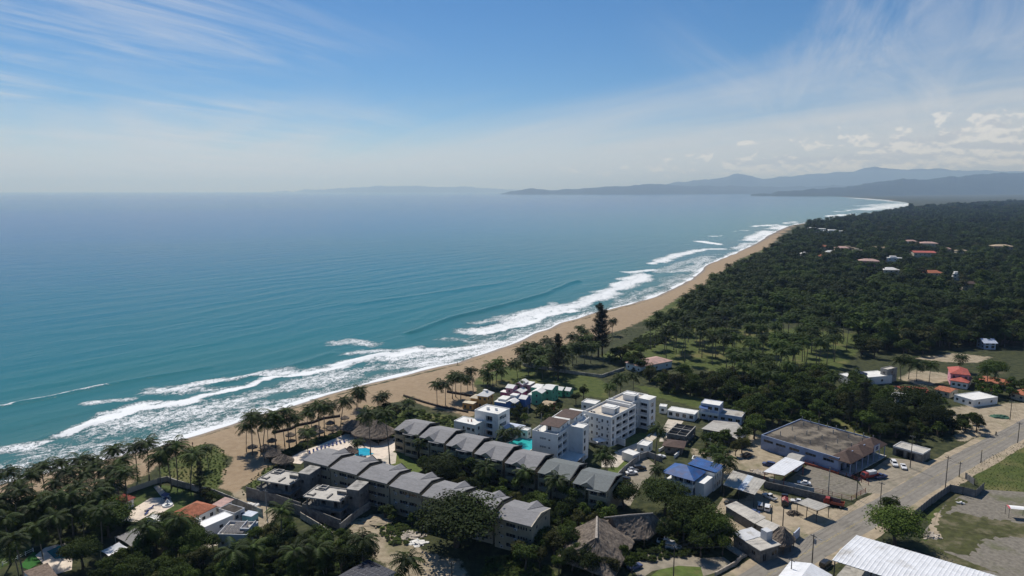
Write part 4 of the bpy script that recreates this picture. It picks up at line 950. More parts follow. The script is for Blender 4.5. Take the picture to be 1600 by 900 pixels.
def cluster(name, label, blocks, wm, rm):
    """one painted house made of several small gabled blocks"""
    o, a, W, D = rect(*blocks[0][:3], blocks[0][3], -27); t = thing(name, label, 'house', (*o, 0), a)
    u = Vector((math.cos(a), math.sin(a))); v = Vector((-u.y, u.x))
    for i, b in enumerate(blocks):
        o2, a2, w2, d2 = rect(*b[:3], b[3], -27); z = b[3] - .004 * i; x0 = (o2 - o).dot(u); y0 = (o2 - o).dot(v); fl = max(1, int(z / 2.7))
        walls(t, w2, d2, z, {'f': wins(w2, fl, max(1, int(w2 / 2.6)), .9, 1.1, .9, z / fl), 'r': wins(d2, fl, 2, .9, 1.1, .9, z / fl), 'l': wins(d2, fl, 2, .9, 1.1, .9, z / fl)}, b[5] if len(b) > 5 else wm, x0=x0, y0=y0, name='wall')
        r = MB()
        if b[4] == 'f': r.box(x0 - .15, x0 + w2 + .15, y0 - .15, y0 + d2 + .15, z, z + .25)
        elif b[4] == 'x': gable(r, x0 - .3, x0 + w2 + .3, y0 - .3, y0 + d2 + .3, z, 1.1, .15, 'x')
        else: gable(r, x0 - .3, x0 + w2 + .3, y0 - .3, y0 + d2 + .3, z, 1.1, .15, 'y')
        part('roof', r, rm, t)
        if b[4] in 'xy':
            g = MB(); x1, y1 = x0 + w2, y0 + d2
            if b[4] == 'x': g.add([(x0, y0, z), (x0, y1, z), (x0, (y0 + y1) / 2, z + 1), (x1, y0, z), (x1, y1, z), (x1, (y0 + y1) / 2, z + 1)], [(0, 2, 1), (3, 4, 5)])
            else: g.add([(x0, y0, z), (x1, y0, z), ((x0 + x1) / 2, y0, z + 1), (x0, y1, z), (x1, y1, z), ((x0 + x1) / 2, y1, z + 1)], [(0, 1, 2), (5, 4, 3)])
            part('gable_end', g, wm, t)
    return t
cluster('painted_house', 'blue painted house with several small white gables', [((776, 626), (792, 631), (800, 625), 4.2, 'f'), ((793, 627), (803, 630.5), (811, 626), 5.0, 'y'), ((812, 622), (821, 624), (828.5, 619), 5.4, 'x'), ((798, 617), (807, 619), (811, 616), 6.0, 'f', 'white'), ((780, 622), (790, 625), (796, 620), 5.2, 'f', 'white')], 'blue', 'white_roof')
cluster('painted_house', 'pink painted house with white gables behind the blue one', [((793, 604), (801, 607), (806, 602), 6.0, 'x'), ((807, 598), (816, 601), (822, 595), 6.6, 'y'), ((818, 600), (828, 602), (832, 597), 5.6, 'f'), ((803, 611), (815, 614), (822, 609), 4.2, 'y', 'magenta'), ((783, 612), (791, 614), (796, 611), 3.6, 'f', 'magenta')], 'pink', 'white_roof')
cluster('painted_house', 'green painted house with white gabled roofs beside the lawn', [((834.5, 610), (846, 614.5), (856, 608), 6.0, 'y'), ((850, 606), (862, 609), (870, 602), 6.6, 'x'), ((832, 604), (842, 607), (852, 602), 5.2, 'f'), ((826, 616), (832, 618), (836, 614), 3.6, 'f', 'white')], 'green', 'white_roof')
cluster('painted_house', 'low pale green house at the lawn edge right of the green house', [((870, 608), (878, 610), (884, 606), 3.2, 'x'), ((884, 609), (890, 611), (895, 607), 3.0, 'x')], 'green', 'white_roof')
house('garden_shed', 'small brown roofed shed below the green house', (848, 631), (859, 634), (866, 628), 3, 'terracotta', 'tan_roof', 'gable', -27, 1, 1, rh=.8, cat='shed')
house('store_block', 'white flat topped store by the turquoise pool', (815, 671), (824, 674), (831, 670), 3.2, 'white', 'white_roof', 'flat', -28, 1, 1, cat='shed')
house('pool_house', 'grey gable roofed pool house behind the white flats', (788, 668), (806, 674), (814, 664), 3.2, 'grey_white', 'pale_blue', 'gable', -28, 2, 1, rh=1.0, cat='shed')
house('pavilion', 'white flat roofed pavilion behind the long white block', (908, 629), (930, 632.5), (939, 627), 3.4, 'white', 'white_roof', 'flat', -30, 2, 1, cat='pavilion')
# white gate buildings by the tower drive
house('gatehouse', 'little white gatehouse beside the paved drive', (996, 694), (1011, 698), (1021, 691), 3.2, 'white', 'white_roof', 'flat', -33, 1, 1, cat='gatehouse', ph=.3)
house('store_block', 'white windowless store block next to the parking court', (971.7, 706), (989, 712), (998.5, 707), 3.0, 'white', 'white_roof', 'flat', None, 0, 0, cat='shed', ph=.1)
wall_run('white_wall', 'white garden wall in front of the long white block', [(950, 690), (962, 692), (976, 697)], 2.6, .3, 'white')
wall_run('court_wall', 'grey wall along the parking court', [(962, 752), (975, 738), (1000, 718), (1012, 714), (1034, 722)], 2.2, .2, 'concrete')
# group behind the tower
house('bungalow', 'long low white bungalow behind the roofless shell', (1042.8, 641), (1085.5, 648), (1090, 641.5), 3.2, 'white', 'white_roof', 'flat', None, 4, 1, ww=1.6, wh=1.6, ph=.15)
house('bungalow', 'small white annexe left of the long bungalow', (1030, 634.5), (1041, 636), (1051, 633), 3.2, 'white', 'white_roof', 'flat', -20, 1, 1, ph=.15)
def blue_white():
    t, W, D = house('two_storey_house', 'pale blue two storey house with white flat roof above the curved shed', (1095, 630), (1124.4, 634.5), (1134, 628.5), 7., 'pale_blue', 'white_roof', 'flat', None, 3, 2, 2, ww=1.7, wh=1.5, ph=.2)
    o = Vector(G(1125, 650, 3.5)); 
    walls(t, 9.5, 8, 3.5, {'f': wins(9.5, 1, 3, 1.8, 1.3), 'r': wins(8, 1, 2)}, 'pale_blue', x0=W + .01, y0=0, name='wing'); parapet_roof(t, 9.5, 8, 3.5, 'sheet', .15, x0=W + .01, pm='pale_blue', name='wing_roof')
    part('awning', MB().slab([(-.4, -1.8, 5.4), (W * .42, -1.8, 5.2), (W * .42, .02, 6.0), (-.4, .02, 6.0)], .08), 'blue_roof', t)
    part('gallery', MB().box(-.2, W, -1.6, 0, 2.8, 3.0).box(-.2, W, -1.6, -1.5, 3.0, 3.9), 'white', t)
    posts(t, [(0, -1.4), (W * .5, -1.4), (W - .2, -1.4)], 5.2, .12, 'white')
blue_white()
def sheet_roof_shed(name, label, pts, z, m, wm='raw_concrete', cat='shed', open_=False, drop=.0, pitch=.9, post='iron', stripes=None):
    """roof sheet over four pixel corners (left, front, right, back) on posts or walls"""
    zz = [z, z - drop, z - drop * .3, z] if drop else [z] * 4
    c = [Vector((*G(*p, q), q)) for p, q in zip(pts, zz)]; o = sum(c, Vector()) / 4; t = thing(name, label, cat, (o.x, o.y, 0))
    l = [v - Vector((o.x, o.y, 0)) for v in c]
    mb = MB(); ribbed(mb, l[0], l[1], l[2], l[3], pitch); part('roof', mb, m, t)
    if stripes:
        for s0, s1, sm in stripes:
            sb = MB(); e = Vector((0, 0, .06)); ribbed(sb, l[0].lerp(l[1], s0) + e, l[0].lerp(l[1], s1) + e, l[3].lerp(l[2], s1) + e, l[3].lerp(l[2], s0) + e, pitch); part('roof_sheet', sb, sm, t)
    ins = [v * .94 for v in l]
    if open_:
        pp = [(v.x, v.y) for v in ins] + [((ins[0] + ins[1]) / 2).to_2d()[:], ((ins[2] + ins[3]) / 2).to_2d()[:]]
        posts(t, pp, z - drop - .1, .11, post)
        fr = MB()
        for i in range(4): fr.tube([ins[i] - Vector((0, 0, .2)), ins[(i + 1) % 4] - Vector((0, 0, .2))], .09, 5)
        part('frame', fr, post, t)
    else:
        w_ = MB()
        for i in range(4):
            a, b = ins[i], ins[(i + 1) % 4]
            w_.add([(a.x, a.y, -.3), (b.x, b.y, -.3), (b.x, b.y, b.z - .08), (a.x, a.y, a.z - .08)], [(0, 1, 2, 3)])
        part('wall', w_, wm, t)
    return t, l
def curved_shed():
    pts = [(1096, 667.6), (1115, 658), (1152, 662), (1168, 676), (1154, 684), (1132, 674.6)]
    c = [Vector((*G(*p, 4.2), 4.2)) for p in pts]; o = sum(c, Vector()) / 6; t = thing('metal_shed', 'grey shed with wide bent metal roof behind the leafy garden', 'shed', (o.x, o.y, 0)); l = [v - Vector((o.x, o.y, 0)) for v in c]
    up = lambda v, h: (v.x, v.y, v.z + h)
    part('roof', MB().slab([up(l[0], -.6), up(l[5], -.4), up(l[2].lerp(l[5], .0), .5), up(l[1], .4)], .15).slab([up(l[5], -.4), up(l[4], -.8), up(l[3], -.7), up(l[2], .5)], .15), 'sheet', t)
    w_ = MB(); q = [v * .93 for v in l]; q = [q[0], q[5], q[4], q[3], q[2], q[1]]
    for i in range(6):
        a, b = q[i], q[(i + 1) % 6]; w_.add([(a.x, a.y, -.3), (b.x, b.y, -.3), (b.x, b.y, 3.2), (a.x, a.y, 3.2)], [(0, 1, 2, 3)])
    part('wall', w_, 'raw_concrete', t)
curved_shed()
def roofless():
    o, a, W, D = rect((1042, 677), (1072, 682.5), (1095, 668), 3.6)
    t = thing('roofless_shell', 'roofless dark block shell with bare partition walls', 'building', (*o, 0), a)
    walls(t, W, D, 3.6, {'f': [(1.5, 3, 1, 2.3, .25, 'void'), (W - 3.5, W - 1.5, 0, 2.3, .25, 'void')], 'r': [(2, 3.6, 1, 2.4, .25, 'void'), (6, 7.6, 1, 2.4, .25, 'void'), (10, 11.4, 1, 2.4, .25, 'void')]}, 'raw_concrete', .25)
    inner = MB()
    for f in (.3, .55, .78): inner.box(.2, W - .2, D * f, D * f + .2, -.2, 3.5)
    inner.box(W * .45, W * .45 + .2, .2, D - .2, -.2, 3.45); part('partition', inner, 'raw_concrete', t)
    part('ring_beam', MB().box(-.05, W + .05, -.05, .25, 3.6, 3.85).box(-.05, .25, .25, D, 3.6, 3.85).box(W - .25, W + .05, .25, D, 3.6, 3.85).box(.25, W - .25, D * .55 - .1, D * .55 + .3, 3.5, 3.8), 'concrete', t)
    part('slab', MB().box(.3, W - .3, .3, D - .3, -.2, .05), 'dirt_grey', t)
roofless()
house('porch_house', 'small house with dark brown hip roof in front of the roofless shell', (1040, 692), (1066, 699), (1075, 691), 3., 'raw_concrete', 'brown_roof', 'hip', -20, 2, 1, rh=1.0, ov=.9)
wall_run('white_wall', 'short white kerb walls beside the brown roofed porch', [(1030, 706), (1040, 700), (1044, 704)], 1.2, .3, 'white'); wall_run('white_wall', 'white sloping wall right of the brown roofed porch', [(1054, 716), (1066, 706)], 1.4, .35, 'white')
def blue_house():
    o, a, W, D = rect((1038, 737.5), (1083, 750), (1096, 742), 6.2, None)
    t = thing('blue_roof_house', 'white two storey house under bright blue hip roofs', 'house', (*o, 0), a)
    D = 9.
    walls(t, W - 1, D - 1, 3.1, {'f': wins(W - 1, 1, 4, 1.4, 1.4), 'r': wins(D - 1, 1, 2)}, 'pale_blue', x0=.5, y0=.5, name='ground_wall')
    part('floor_slab', MB().box(0, W, 0, D, 3.1, 3.35), 'white', t)
    walls(t, W - 3, D - 3, 6.1, {'f': wins(W - 3, 1, 3, 1.4, 1.9, 3.6)}, 'grey_white', z0=3.35, x0=1.5, y0=2.4, name='upper_wall')
    part('gallery_rail', MB().box(0, W, 0, .12, 3.35, 4.2).box(W - .12, W, .12, D, 3.35, 4.2), 'white', t)
    posts(t, [(.3, .3), (W * .33, .3), (W * .66, .3), (W - .3, .3), (W - .3, D * .6)], 6.1, .14, 'white')
    r = MB(); hip(r, -.7, W + .7, -.7, D + .5, 6.2, 2.6, .15); part('roof', r, 'blue_roof', t)
    W2, D2 = 9.5, 8.
    walls(t, W2, D2, 6.4, {'f': [], 'r': wins(D2, 2, 4, .9, 1.5, .9), 'b': wins(W2, 2, 3)}, 'white', x0=W * .42, y0=D + .05, name='rear_wing')
    r2 = MB(); ribbed(r2, (W * .42 - .4, D + .55, 7.0), (W * .42 + W2 + .4, D + .55, 6.5), (W * .42 + W2 + .4, D + D2 + .5, 6.4), (W * .42 - .4, D + D2 + .5, 6.9), .7); part('rear_roof', r2, 'blue_roof', t)
    part('roof_terrace', MB().box(W + .1, W + 3.2, 1.5, D - .3, -.2, 5.2), 'white', t)
blue_house()
def sign_frame():
    p = GP(1098, 728); t = thing('roof_water_tray', 'white rectangular parapet frame behind the blue roof', 'parapet', (p.x, p.y, 0), R(-22))
    part('frame', MB().box(-4, 4, -.15, .15, -.2, 2.2).box(-4, -3.7, .15, 3.5, -.2, 2.2).box(3.7, 4, .15, 3.5, -.2, 2.2).box(-3.7, 3.7, 3.3, 3.5, -.2, 2.2), 'white', t)
sign_frame()
sheet_roof_shed('workshop_shed', 'open workshop shed with patched rusty and pale metal roof', [(1129.6, 757.5), (1179.4, 773), (1196.5, 750.5), (1145, 735)], 4.6, 'sheet', open_=True, stripes=[(.46, .64, 'sheet_blue')])
sheet_roof_shed('low_shed', 'low pale flat roof behind the hedge by the workshop yard', [(1132.7, 790), (1179, 818), (1197, 808), (1150, 783)], 3., 'slab', pitch=2)
sheet_roof_shed('low_shed', 'small pale flat roof next to the conical thatched hut', [(1180, 818.5), (1206.5, 831), (1219, 821), (1194, 810.5)], 3.2, 'slab', pitch=2)
def roadside_house():
    o, a, W, D = rect((1146.7, 833), (1187.9, 858.5), (1209, 845.5), 4.)
    t = thing('roadside_house', 'grey roadside house with square roof tank above the verge', 'house', (*o, 0), a)
    walls(t, W, D, 3.9, {'f': wins(W, 1, 2, 1.3, 1.1, 1.3), 'r': [(1.2, 2.4, 0, 2.2), (4.5, 6.5, 1, 2.3)]}, 'raw_concrete')
    part('roof', MB().box(-.4, W * .48, -.4, D + .3, 3.9, 4.1), 'grey_white', t); part('roof_slab', MB().box(W * .48 + .01, W + .5, -.5, D + .5, 3.75, 3.98), 'slab', t)
    part('water_tank', MB().box(W * .52, W * .52 + 2.2, D * .72, D * .72 + 2.2, 3.98, 6.6), 'grey_white', t)
    part('terrace', MB().box(-5, W * .6, -2.6, -.5, -.2, .5), 'rubble', t)
roadside_house()
sheet_roof_shed('carport', 'carport with flat grey metal roof at the road corner', [(1244.6, 785.7), (1277, 797.5), (1297, 789.5), (1262, 778)], 4., 'sheet', open_=True)
sheet_roof_shed('canopy', 'wide white metal canopy at the head of the gravel lot', [(1193, 737), (1225.4, 743), (1257.5, 722.5), (1227, 714)], 4.6, 'white_metal', open_=True, post='red')
house('lean_to', 'small grey lean-to against the blue warehouse', (1230, 716), (1246, 720), (1258, 713), 4.2, 'grey_white', 'sheet', 'gable', None, 1, 1, rh=.7, cat='shed')
def warehouse():
    o, a, W, D = rect((1189.5, 681), (1310.4, 717.5), (1389, 691), 5.2)
    D = min(D, 30)
    t = thing('warehouse', 'long blue walled warehouse with stained flat roof and brown tiled porch', 'building', (*o, 0), a)
    fr = [(W * f - 2, W * f + 2, 3.2, 4.2) for f in (.10, .27, .45, .66, .88)]
    walls(t, W, D, 5.2, {'f': fr, 'r': [(2 + k * 4.6, 5 + k * 4.6, 0, 3, .8) for k in range(6) if 5 + k * 4.6 < D - 1], 'l': wins(D, 1, 4, 2, 1, 3.2)}, 'wall_blue')
    parapet_roof(t, W, D, 5.2, 'mud_roof', .45, .25, 'wall_blue')
    st = MB().tube([(0, 0, 5.2), (0, 0, 7.0)], .16, 5).mesh('rebar_stub', 'concrete')
    for fx in (.15, .35, .55, .75, .92):
        for fy in (.2, .5, .8): link('rebar_stub', st, t, (W * fx, D * fy, 0))
    for fx in np.linspace(.03, .97, 9): link('rebar_stub', st, t, (W * fx, D - .4, 0))
    n = 3; s = D / n
    for k in range(n):
        r = MB(); hip(r, W - 3.5, W + 4.4, k * s - (.3 if k == 0 else 0), (k + 1) * s - .05, 4.9, 2.6 if k != 1 else 2.2, .2); part('porch_roof', r, 'brown_roof', t)
    posts(t, [(W + 3.8, 1.0 + k * (D - 2) / 6) for k in range(7)], 4.8, .18, 'wall_blue', name='porch_column')
    part('porch_floor', MB().box(W + .02, W + 4.4, 0, D, -.2, .25), 'slab', t)
    part('sign_board', MB().box(W + 4.45, W + 4.6, s * 1.75, s * 2.25, 4.6, 7.0), 'navy', t)
    part('sign_frame', MB().box(W + 4.61, W + 4.66, s * 1.80, s * 1.86, 4.8, 6.8).box(W + 4.61, W + 4.66, s * 2.14, s * 2.2, 4.8, 6.8).box(W + 4.61, W + 4.66, s * 1.86, s * 2.14, 4.8, 5.0).box(W + 4.61, W + 4.66, s * 1.86, s * 2.14, 6.6, 6.8), 'white', t)
warehouse()
def garage():
    o, a, W, D = rect((1395.5, 697.5), (1442, 710), (1454, 702.5), 3.3)
    t = thing('garage_row', 'dark low garage row with pale flat roof beside the parked white cars', 'garage', (*o, 0), a)
    walls(t, W, D, 3.3, {'f': [(1 + k * 3.8, 3.8 + k * 3.8, 0, 2.5, 1.2, 'void') for k in range(int(W / 3.9))]}, 'raw_concrete'); parapet_roof(t, W, D, 3.3, 'slab', .3, pm='white_roof')
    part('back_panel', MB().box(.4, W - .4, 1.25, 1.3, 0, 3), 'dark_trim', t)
garage()
def big_white_roof():
    z = 6.0
    pk = [Vector((*G(*p, q), q)) for p, q in (((1338.4, 836), 6.), ((1313, 859), 7.), ((1300, 875), 6.2))]
    d = Vector(G(1562, 901, 6.)) - Vector(G(1338.4, 836, 6.)); d = Vector((d.x, d.y, 0)).normalized() * 52
    t = thing('market_hall', 'large ribbed white metal roof in the bottom right corner', 'building', (pk[0].x, pk[0].y, 0)); o = Vector((pk[0].x, pk[0].y, 0)); l = [p - o for p in pk]
    mb = MB(); ribbed(mb, l[1], l[1] + d, l[0] + d, l[0], 1.0, .07); part('roof', mb, 'white_metal', t)
    mb = MB(); ribbed(mb, l[2], l[2] + d, l[1] + d, l[1], 1.0, .07); part('roof', mb, 'white_metal', t)
    dn = Vector((0, 0, 0)); pp = []
    for k in range(7):
        for q in (l[0] * .9 + l[1] * .1, l[2] * .9 + l[1] * .1): v = q + d * (k / 6 * .97 + .01); pp.append((v.x, v.y))
    posts(t, pp, 5.9, .15, 'iron')
    fr = MB()
    for q in (l[0] * .9 + l[1] * .1, l[2] * .9 + l[1] * .1): fr.tube([q + Vector((0, 0, -.35)), q + d + Vector((0, 0, -.35))], .14, 5)
    part('beam', fr, 'iron', t)
    part('floor', MB().prism([(v.x, v.y) for v in (l[2], l[2] + d, l[0] + d, l[0])], -.2, .06), 'concrete', t)
big_white_roof()
def tent():
    ap = Vector((*G(1268, 880, 5.0), 0)); t = thing('white_shelter', 'white ridged shelter roof at the bottom edge by the road', 'shelter', ap, R(-40))
    for s_ in (-1, 1):
        mb = MB(); q = [(0, 0, 5.0), (0, -13, 5.0), (s_ * 5.2, -13, 3.7), (s_ * 5.2, 0, 3.7)]; q = q if s_ < 0 else [q[1], q[0], q[3], q[2]]
        ribbed(mb, *q, .9, .05); part('roof', mb, 'white_metal', t)
    posts(t, [(-5, -.2), (5, -.2), (-5, -6.5), (5, -6.5), (5, -12.6), (-5, -12.6)], 3.75, .1, 'iron')
    part('frame', MB().tube([(-5, -.2, 3.6), (0, -.2, 4.85), (5, -.2, 3.6)], .07, 5).tube([(-5, -12.6, 3.6), (0, -12.6, 4.85), (5, -12.6, 3.6)], .07, 5), 'iron', t)
tent()
def billboard():
    p = GP(1572, 806); t = thing('small_canopy', 'small white arched canopy with pink ends standing on the gravel', 'canopy', (p.x, p.y, 0), R(-14))
    mb = MB(); L = 5.2; v = []; f = []
    for i in range(9):
        s = i / 8 - .5; z = 2.9 + .5 * math.cos(s * 2.6); y = s * 2.6
        v += [(0, y, z), (L, y, z)]
    f = [(2 * i, 2 * i + 1, 2 * i + 3, 2 * i + 2) for i in range(8)]; mb.add(v, f); part('cover', mb, 'cloth', t, True)
    for x0 in (-.02, L - .5):
        q = MB(); q.add([(x0 + (.52 if k % 2 else 0), y, z + .015) for k, (x, y, z) in enumerate(v)], f); part('end_band', q, M.setdefault('salmon', mat('salmon', (.62, .12, .14), .8, .1)), t, True)
    posts(t, [(.2, -1.2), (.2, 1.2), (L - .2, -1.2), (L - .2, 1.2)], 3.0, .06, 'iron')
billboard()
# ---------------------------------------------------------------- villa compound, lower left
house('villa', 'villa with weathered terracotta hip roof beside the garden terrace', (270, 802), (299, 810), (333, 790), 3.8, 'white', 'terracotta', 'hip', None, 3, 3, rh=2.0, ov=.4)
def annexe():
    o, a, W, D = rect((307, 818), (317.5, 823), (353.8, 800.5), 3.5)
    t = thing('villa_annexe', 'long white annexe with gleaming white roof beside the terracotta villa', 'house', (*o, 0), a)
    W = max(W, 4.2)
    walls(t, W, D, 3.5, {'f': [(.5, 1.1, .9, 2.2), (1.6, 2.2, .9, 2.2), (2.8, 3.5, 1.0, 2.0)], 'r': [(D * .5, D * .5 + 1.2, 1.2, 2.2)]}, 'white'); parapet_roof(t, W, D, 3.5, 'cloth', .12, .12)
    part('cistern', MB().tube([(-.9, 1.2, 3.0), (-.9, 1.2, 4.3)], .6, 10), 'white', t); part('cistern_base', MB().box(-1.8, -.02, .2, 2.4, -.2, 3.0), 'white', t)
annexe()
house('garden_room', 'brown stained flat roof between the white annexe and the long wall', (341.6, 795), (366, 802.5), (385, 795), 3.2, 'grey_white', 'mud_roof', 'flat', None, 2, 2, ph=.15, cat='house')
house('garden_room', 'pinkish tin roof tucked behind the terracotta villa', (334, 788), (345, 791), (362, 782), 3.2, 'white', 'pink_roof', 'shed', None, 1, 1, rh=.3, cat='house')
def solar_house():
    o, a, W, D = rect((339.7, 838), (386, 839), (417.5, 818.5), 3.5)
    t = thing('solar_house', 'grey flat roofed house carrying dark solar panels', 'house', (*o, 0), a)
    walls(t, W, D, 3.5, {'f': wins(W, 1, 3, 1, 1), 'r': wins(D, 1, 2, 1, 1)}, 'grey_white'); parapet_roof(t, W, D, 3.5, 'slab', .7, .2, 'grey_white')
    pm = MB().box(0, 1.0, 0, 1.7, 0, .05).mesh('solar_panel', ['solar'])
    for i in range(6):
        for j in range(2): link('solar_panel', pm, t, (.6 + i * 1.08, .6 + j * 1.8, 4.25 + j * .25), (R(8), 0, 0))
    for i in range(4): link('solar_panel', pm, t, (W * .30 + i * 1.08, D * .62, 4.3), (R(8), 0, 0))
    for i in range(2): link('solar_panel', pm, t, (W * .56 + i * 1.08, .8, 4.3), (R(-20), 0, 0))
    part('roof_room', MB().box(W * .66, W * .97, D * .25, D * .3, 3.52, 5.0).box(W * .95, W * .97, D * .3, D * .9, 3.52, 5.0).box(W * .66, W * .68, D * .3, D * .9, 3.52, 5.0), 'grey_white', t)
solar_house()
patch('red_terrace', [(318, 838), (352, 818), (368, 815), (372, 822), (340, 842)], 'stone_red', .016)
p_ = GP(391, 812); wt = thing('water_cistern', 'turquoise square cistern behind the solar roof', 'tank', p_, R(-20)); part('tank', MB().box(-1.8, 1.8, -1.5, 1.5, -.2, 1.9), 'teal', wt); part('lid', MB().box(-1.9, 1.9, -1.6, 1.6, 1.9, 2.05), 'sheet_blue', wt)
house('garden_room', 'pale stained flat roof beside the garden terrace', (228, 809), (248, 815), (266, 811), 3., 'white', 'white_roof', 'flat', None, 2, 1, ph=.15, cat='house')
def fabric(name, label, pts, z, m, sag=.4, pz=None, cat='shade sail'):
    zs = pz or [z] * 4; c = [Vector((*G(*p, q), q)) for p, q in zip(pts, zs)]; o = sum(c, Vector()) / 4; o.z = 0; l = [v - o for v in c]
    t = thing(name, label, cat, o); n = 8; v = []; f = []
    for j in range(n + 1):
        for i in range(n + 1):
            s, q = i / n, j / n; p = l[0].lerp(l[1], s).lerp(l[3].lerp(l[2], s), q); k = 16 * s * (1 - s) * q * (1 - q)
            edge = 4 * s * (1 - s) * (1 - 4 * q * (1 - q)) + 4 * q * (1 - q) * (1 - 4 * s * (1 - s))
            p = p + (Vector((0, 0, p.z)) - p) * .07 * max(0, edge); v.append((p.x, p.y, p.z - sag * k))
    for j in range(n):
        for i in range(n): a_ = j * (n + 1) + i; f.append((a_, a_ + 1, a_ + n + 2, a_ + n + 1))
    part('fabric', MB().add(v, f), m, t, True); 
    for q in l: part('post', MB().tube([(q.x, q.y, -.2), (q.x, q.y, q.z + .1)], .12, 6), 'concrete', t)
fabric('shade_canopy', 'grey fabric canopy stretched over the villa yard', [(180, 839), (205, 854), (236, 842), (212, 824)], 4.2, 'grey_cloth', .15, cat='canopy')
fabric('shade_sail', 'white shade sail next to the grey canopy', [(157, 861), (169.5, 869), (200, 855.5), (186, 847)], 3.4, 'cloth', .5, [2.8, 3.0, 4.0, 4.2])
fabric('shade_sail', 'narrow white awning between grey canopy and shrubs', [(208, 857), (212, 861), (236, 849), (233, 845)], 3.0, 'cloth', .1)
house('garden_pavilion', 'small red hip roofed pavilion at the edge of the palm thicket', (185, 779), (197, 783), (206, 777), 2.8, 'white', 'red_roof', 'hip', -20, 1, 1, rh=1.5, ov=.5, cat='pavilion')
sheet_roof_shed('shingle_roof', 'brown pitched roof cut by the lower left edge', [(36, 893), (60, 912), (92, 902), (74, 879)], 4.0, 'thatch_brown', wm='white', cat='house', drop=.8, pitch=3)
def solar_carport():
    c = [Vector((*G(*p, q), q)) for p, q in (((527, 901), 5.0), ((575, 916), 5.0), ((619, 894), 5.4), ((575, 873.5), 5.4))]; o = sum(c, Vector()) / 4; o.z = 0; l = [v - o for v in c]
    t = thing('solar_roof', 'slanting roof covered in solar panels at the bottom edge', 'solar roof', o)
    part('roof', MB().slab([tuple(v) for v in (l[0], l[1], l[2], l[3])], .2), 'grey_white', t)
    n1, n2 = 8, 5; e = Vector((0, 0, .08))
    for i in range(n1):
        for j in range(n2):
            q = []
            for s, r in ((i + .04, j + .04), (i + .96, j + .04), (i + .96, j + .96), (i + .04, j + .96)): q.append(l[0].lerp(l[1], s / n1).lerp(l[3].lerp(l[2], s / n1), r / n2) + e)
            part('solar_panel', MB().slab([tuple(v) for v in q], .05), 'solar', t)
    w_ = MB(); z = [v * .92 for v in l]
    for i in range(4): a, b = z[i], z[(i + 1) % 4]; w_.add([(a.x, a.y, -.3), (b.x, b.y, -.3), (b.x, b.y, b.z - .2), (a.x, a.y, a.z - .2)], [(0, 1, 2, 3)])
    part('wall', w_, 'white', t)
solar_carport()
wall_run('garden_wall', 'thin white garden wall among the lower left shrubs', [(356, 898), (372, 890), (388, 880)], 1.0, .25, 'white')

# ---------------------------------------------------------------- houses right of the grove and in the forest
house('solar_villa', 'pale flat roofed villa with solar panels right of the palm grove', (1310, 584), (1332, 592), (1358, 575), 4., 'white', 'white_roof', 'flat', None, 3, 2, ph=.2)
def sv():
    p = [Vector((*G(*q, 4.4), 4.4)) for q in ((1322, 590), (1343, 597), (1356, 583), (1338, 577))]; o = sum(p, Vector()) / 4; o.z = 0; l = [v - o for v in p]
    t = thing('solar_array', 'dark solar array on the villa right of the palm grove', 'solar panels', o)
    for i in range(4):
        for j in range(2):
            q = [l[0].lerp(l[1], s / 4).lerp(l[3].lerp(l[2], s / 4), r / 2) for s, r in ((i + .03, j + .03), (i + .97, j + .03), (i + .97, j + .97), (i + .03, j + .97))]
            part('solar_panel', MB().slab([tuple(v) for v in q], .06), 'solar', t)
    part('frame', MB().tube([l[0] - Vector((0, 0, .5)), l[1] - Vector((0, 0, .5))], .08, 5).tube([l[3] - Vector((0, 0, .5)), l[2] - Vector((0, 0, .5))], .08, 5), 'alu', t)
sv()
house('block_house', 'narrow grey two storey block right of the solar villa', (1376, 576), (1387, 578.5), (1393, 573), 7., 'concrete', 'slab', 'flat', None, 1, 1, 2, ph=.4)
house('red_roof_house', 'long red roofed wing half hidden by the big dark tree', (1398, 604), (1408, 611), (1420, 593), 3.6, 'cream', 'red_roof', 'gabley', None, 1, 3, rh=1.4)
house('red_roof_house', 'white flat house at the foot of the long red wing', (1384, 614), (1400, 621), (1410, 613), 3.4, 'white', 'white_roof', 'flat', None, 2, 1, ph=.2)
house('red_roof_house', 'upper red hip roof of the two storey villa on the right', (1486, 583), (1515, 586), (1524, 578), 6.4, 'pink', 'red_roof', 'hip', None, 3, 2, 2, rh=2.0)
house('red_roof_house', 'lower red hip roof with white block in front', (1486, 594), (1512, 598), (1521, 590), 3.6, 'white', 'red_roof', 'hip', None, 3, 2, rh=1.6)
house('white_bungalow', 'white flat roofed bungalow nearest the sandy lot on the right', (1491, 617), (1521, 626), (1546, 617), 3.2, 'white', 'white_roof', 'flat', None, 3, 2, ph=.25)
house('terracotta_house', 'long terracotta roof behind the red villa', (1530, 594), (1575, 602), (1582, 595), 3.2, 'cream', 'terracotta', 'gable', None, 4, 1, rh=1.2)
house('terracotta_house', 'terracotta roof at the right edge by the pole', (1578, 612), (1602, 618), (1612, 608), 3.2, 'cream', 'terracotta', 'hip', None, 2, 2, rh=1.4)
house('terracotta_house', 'low terracotta roof left of the white bungalow', (1462, 608), (1484, 613), (1490, 607), 3.0, 'cream', 'terracotta', 'gable', None, 2, 1, rh=1.0)
house('terracotta_house', 'small terracotta roof among shrubs in front of the terracotta row', (1530, 608), (1546, 611), (1552, 606), 3.0, 'cream', 'terracotta', 'hip', None, 1, 1, rh=1.0)
house('pink_roof_house', 'pinkish brown roofed bungalow behind the beach palms', (978, 566), (1002, 573), (1030, 558), 4.0, 'white', 'pink_roof', 'hip', None, 3, 3, rh=1.6)
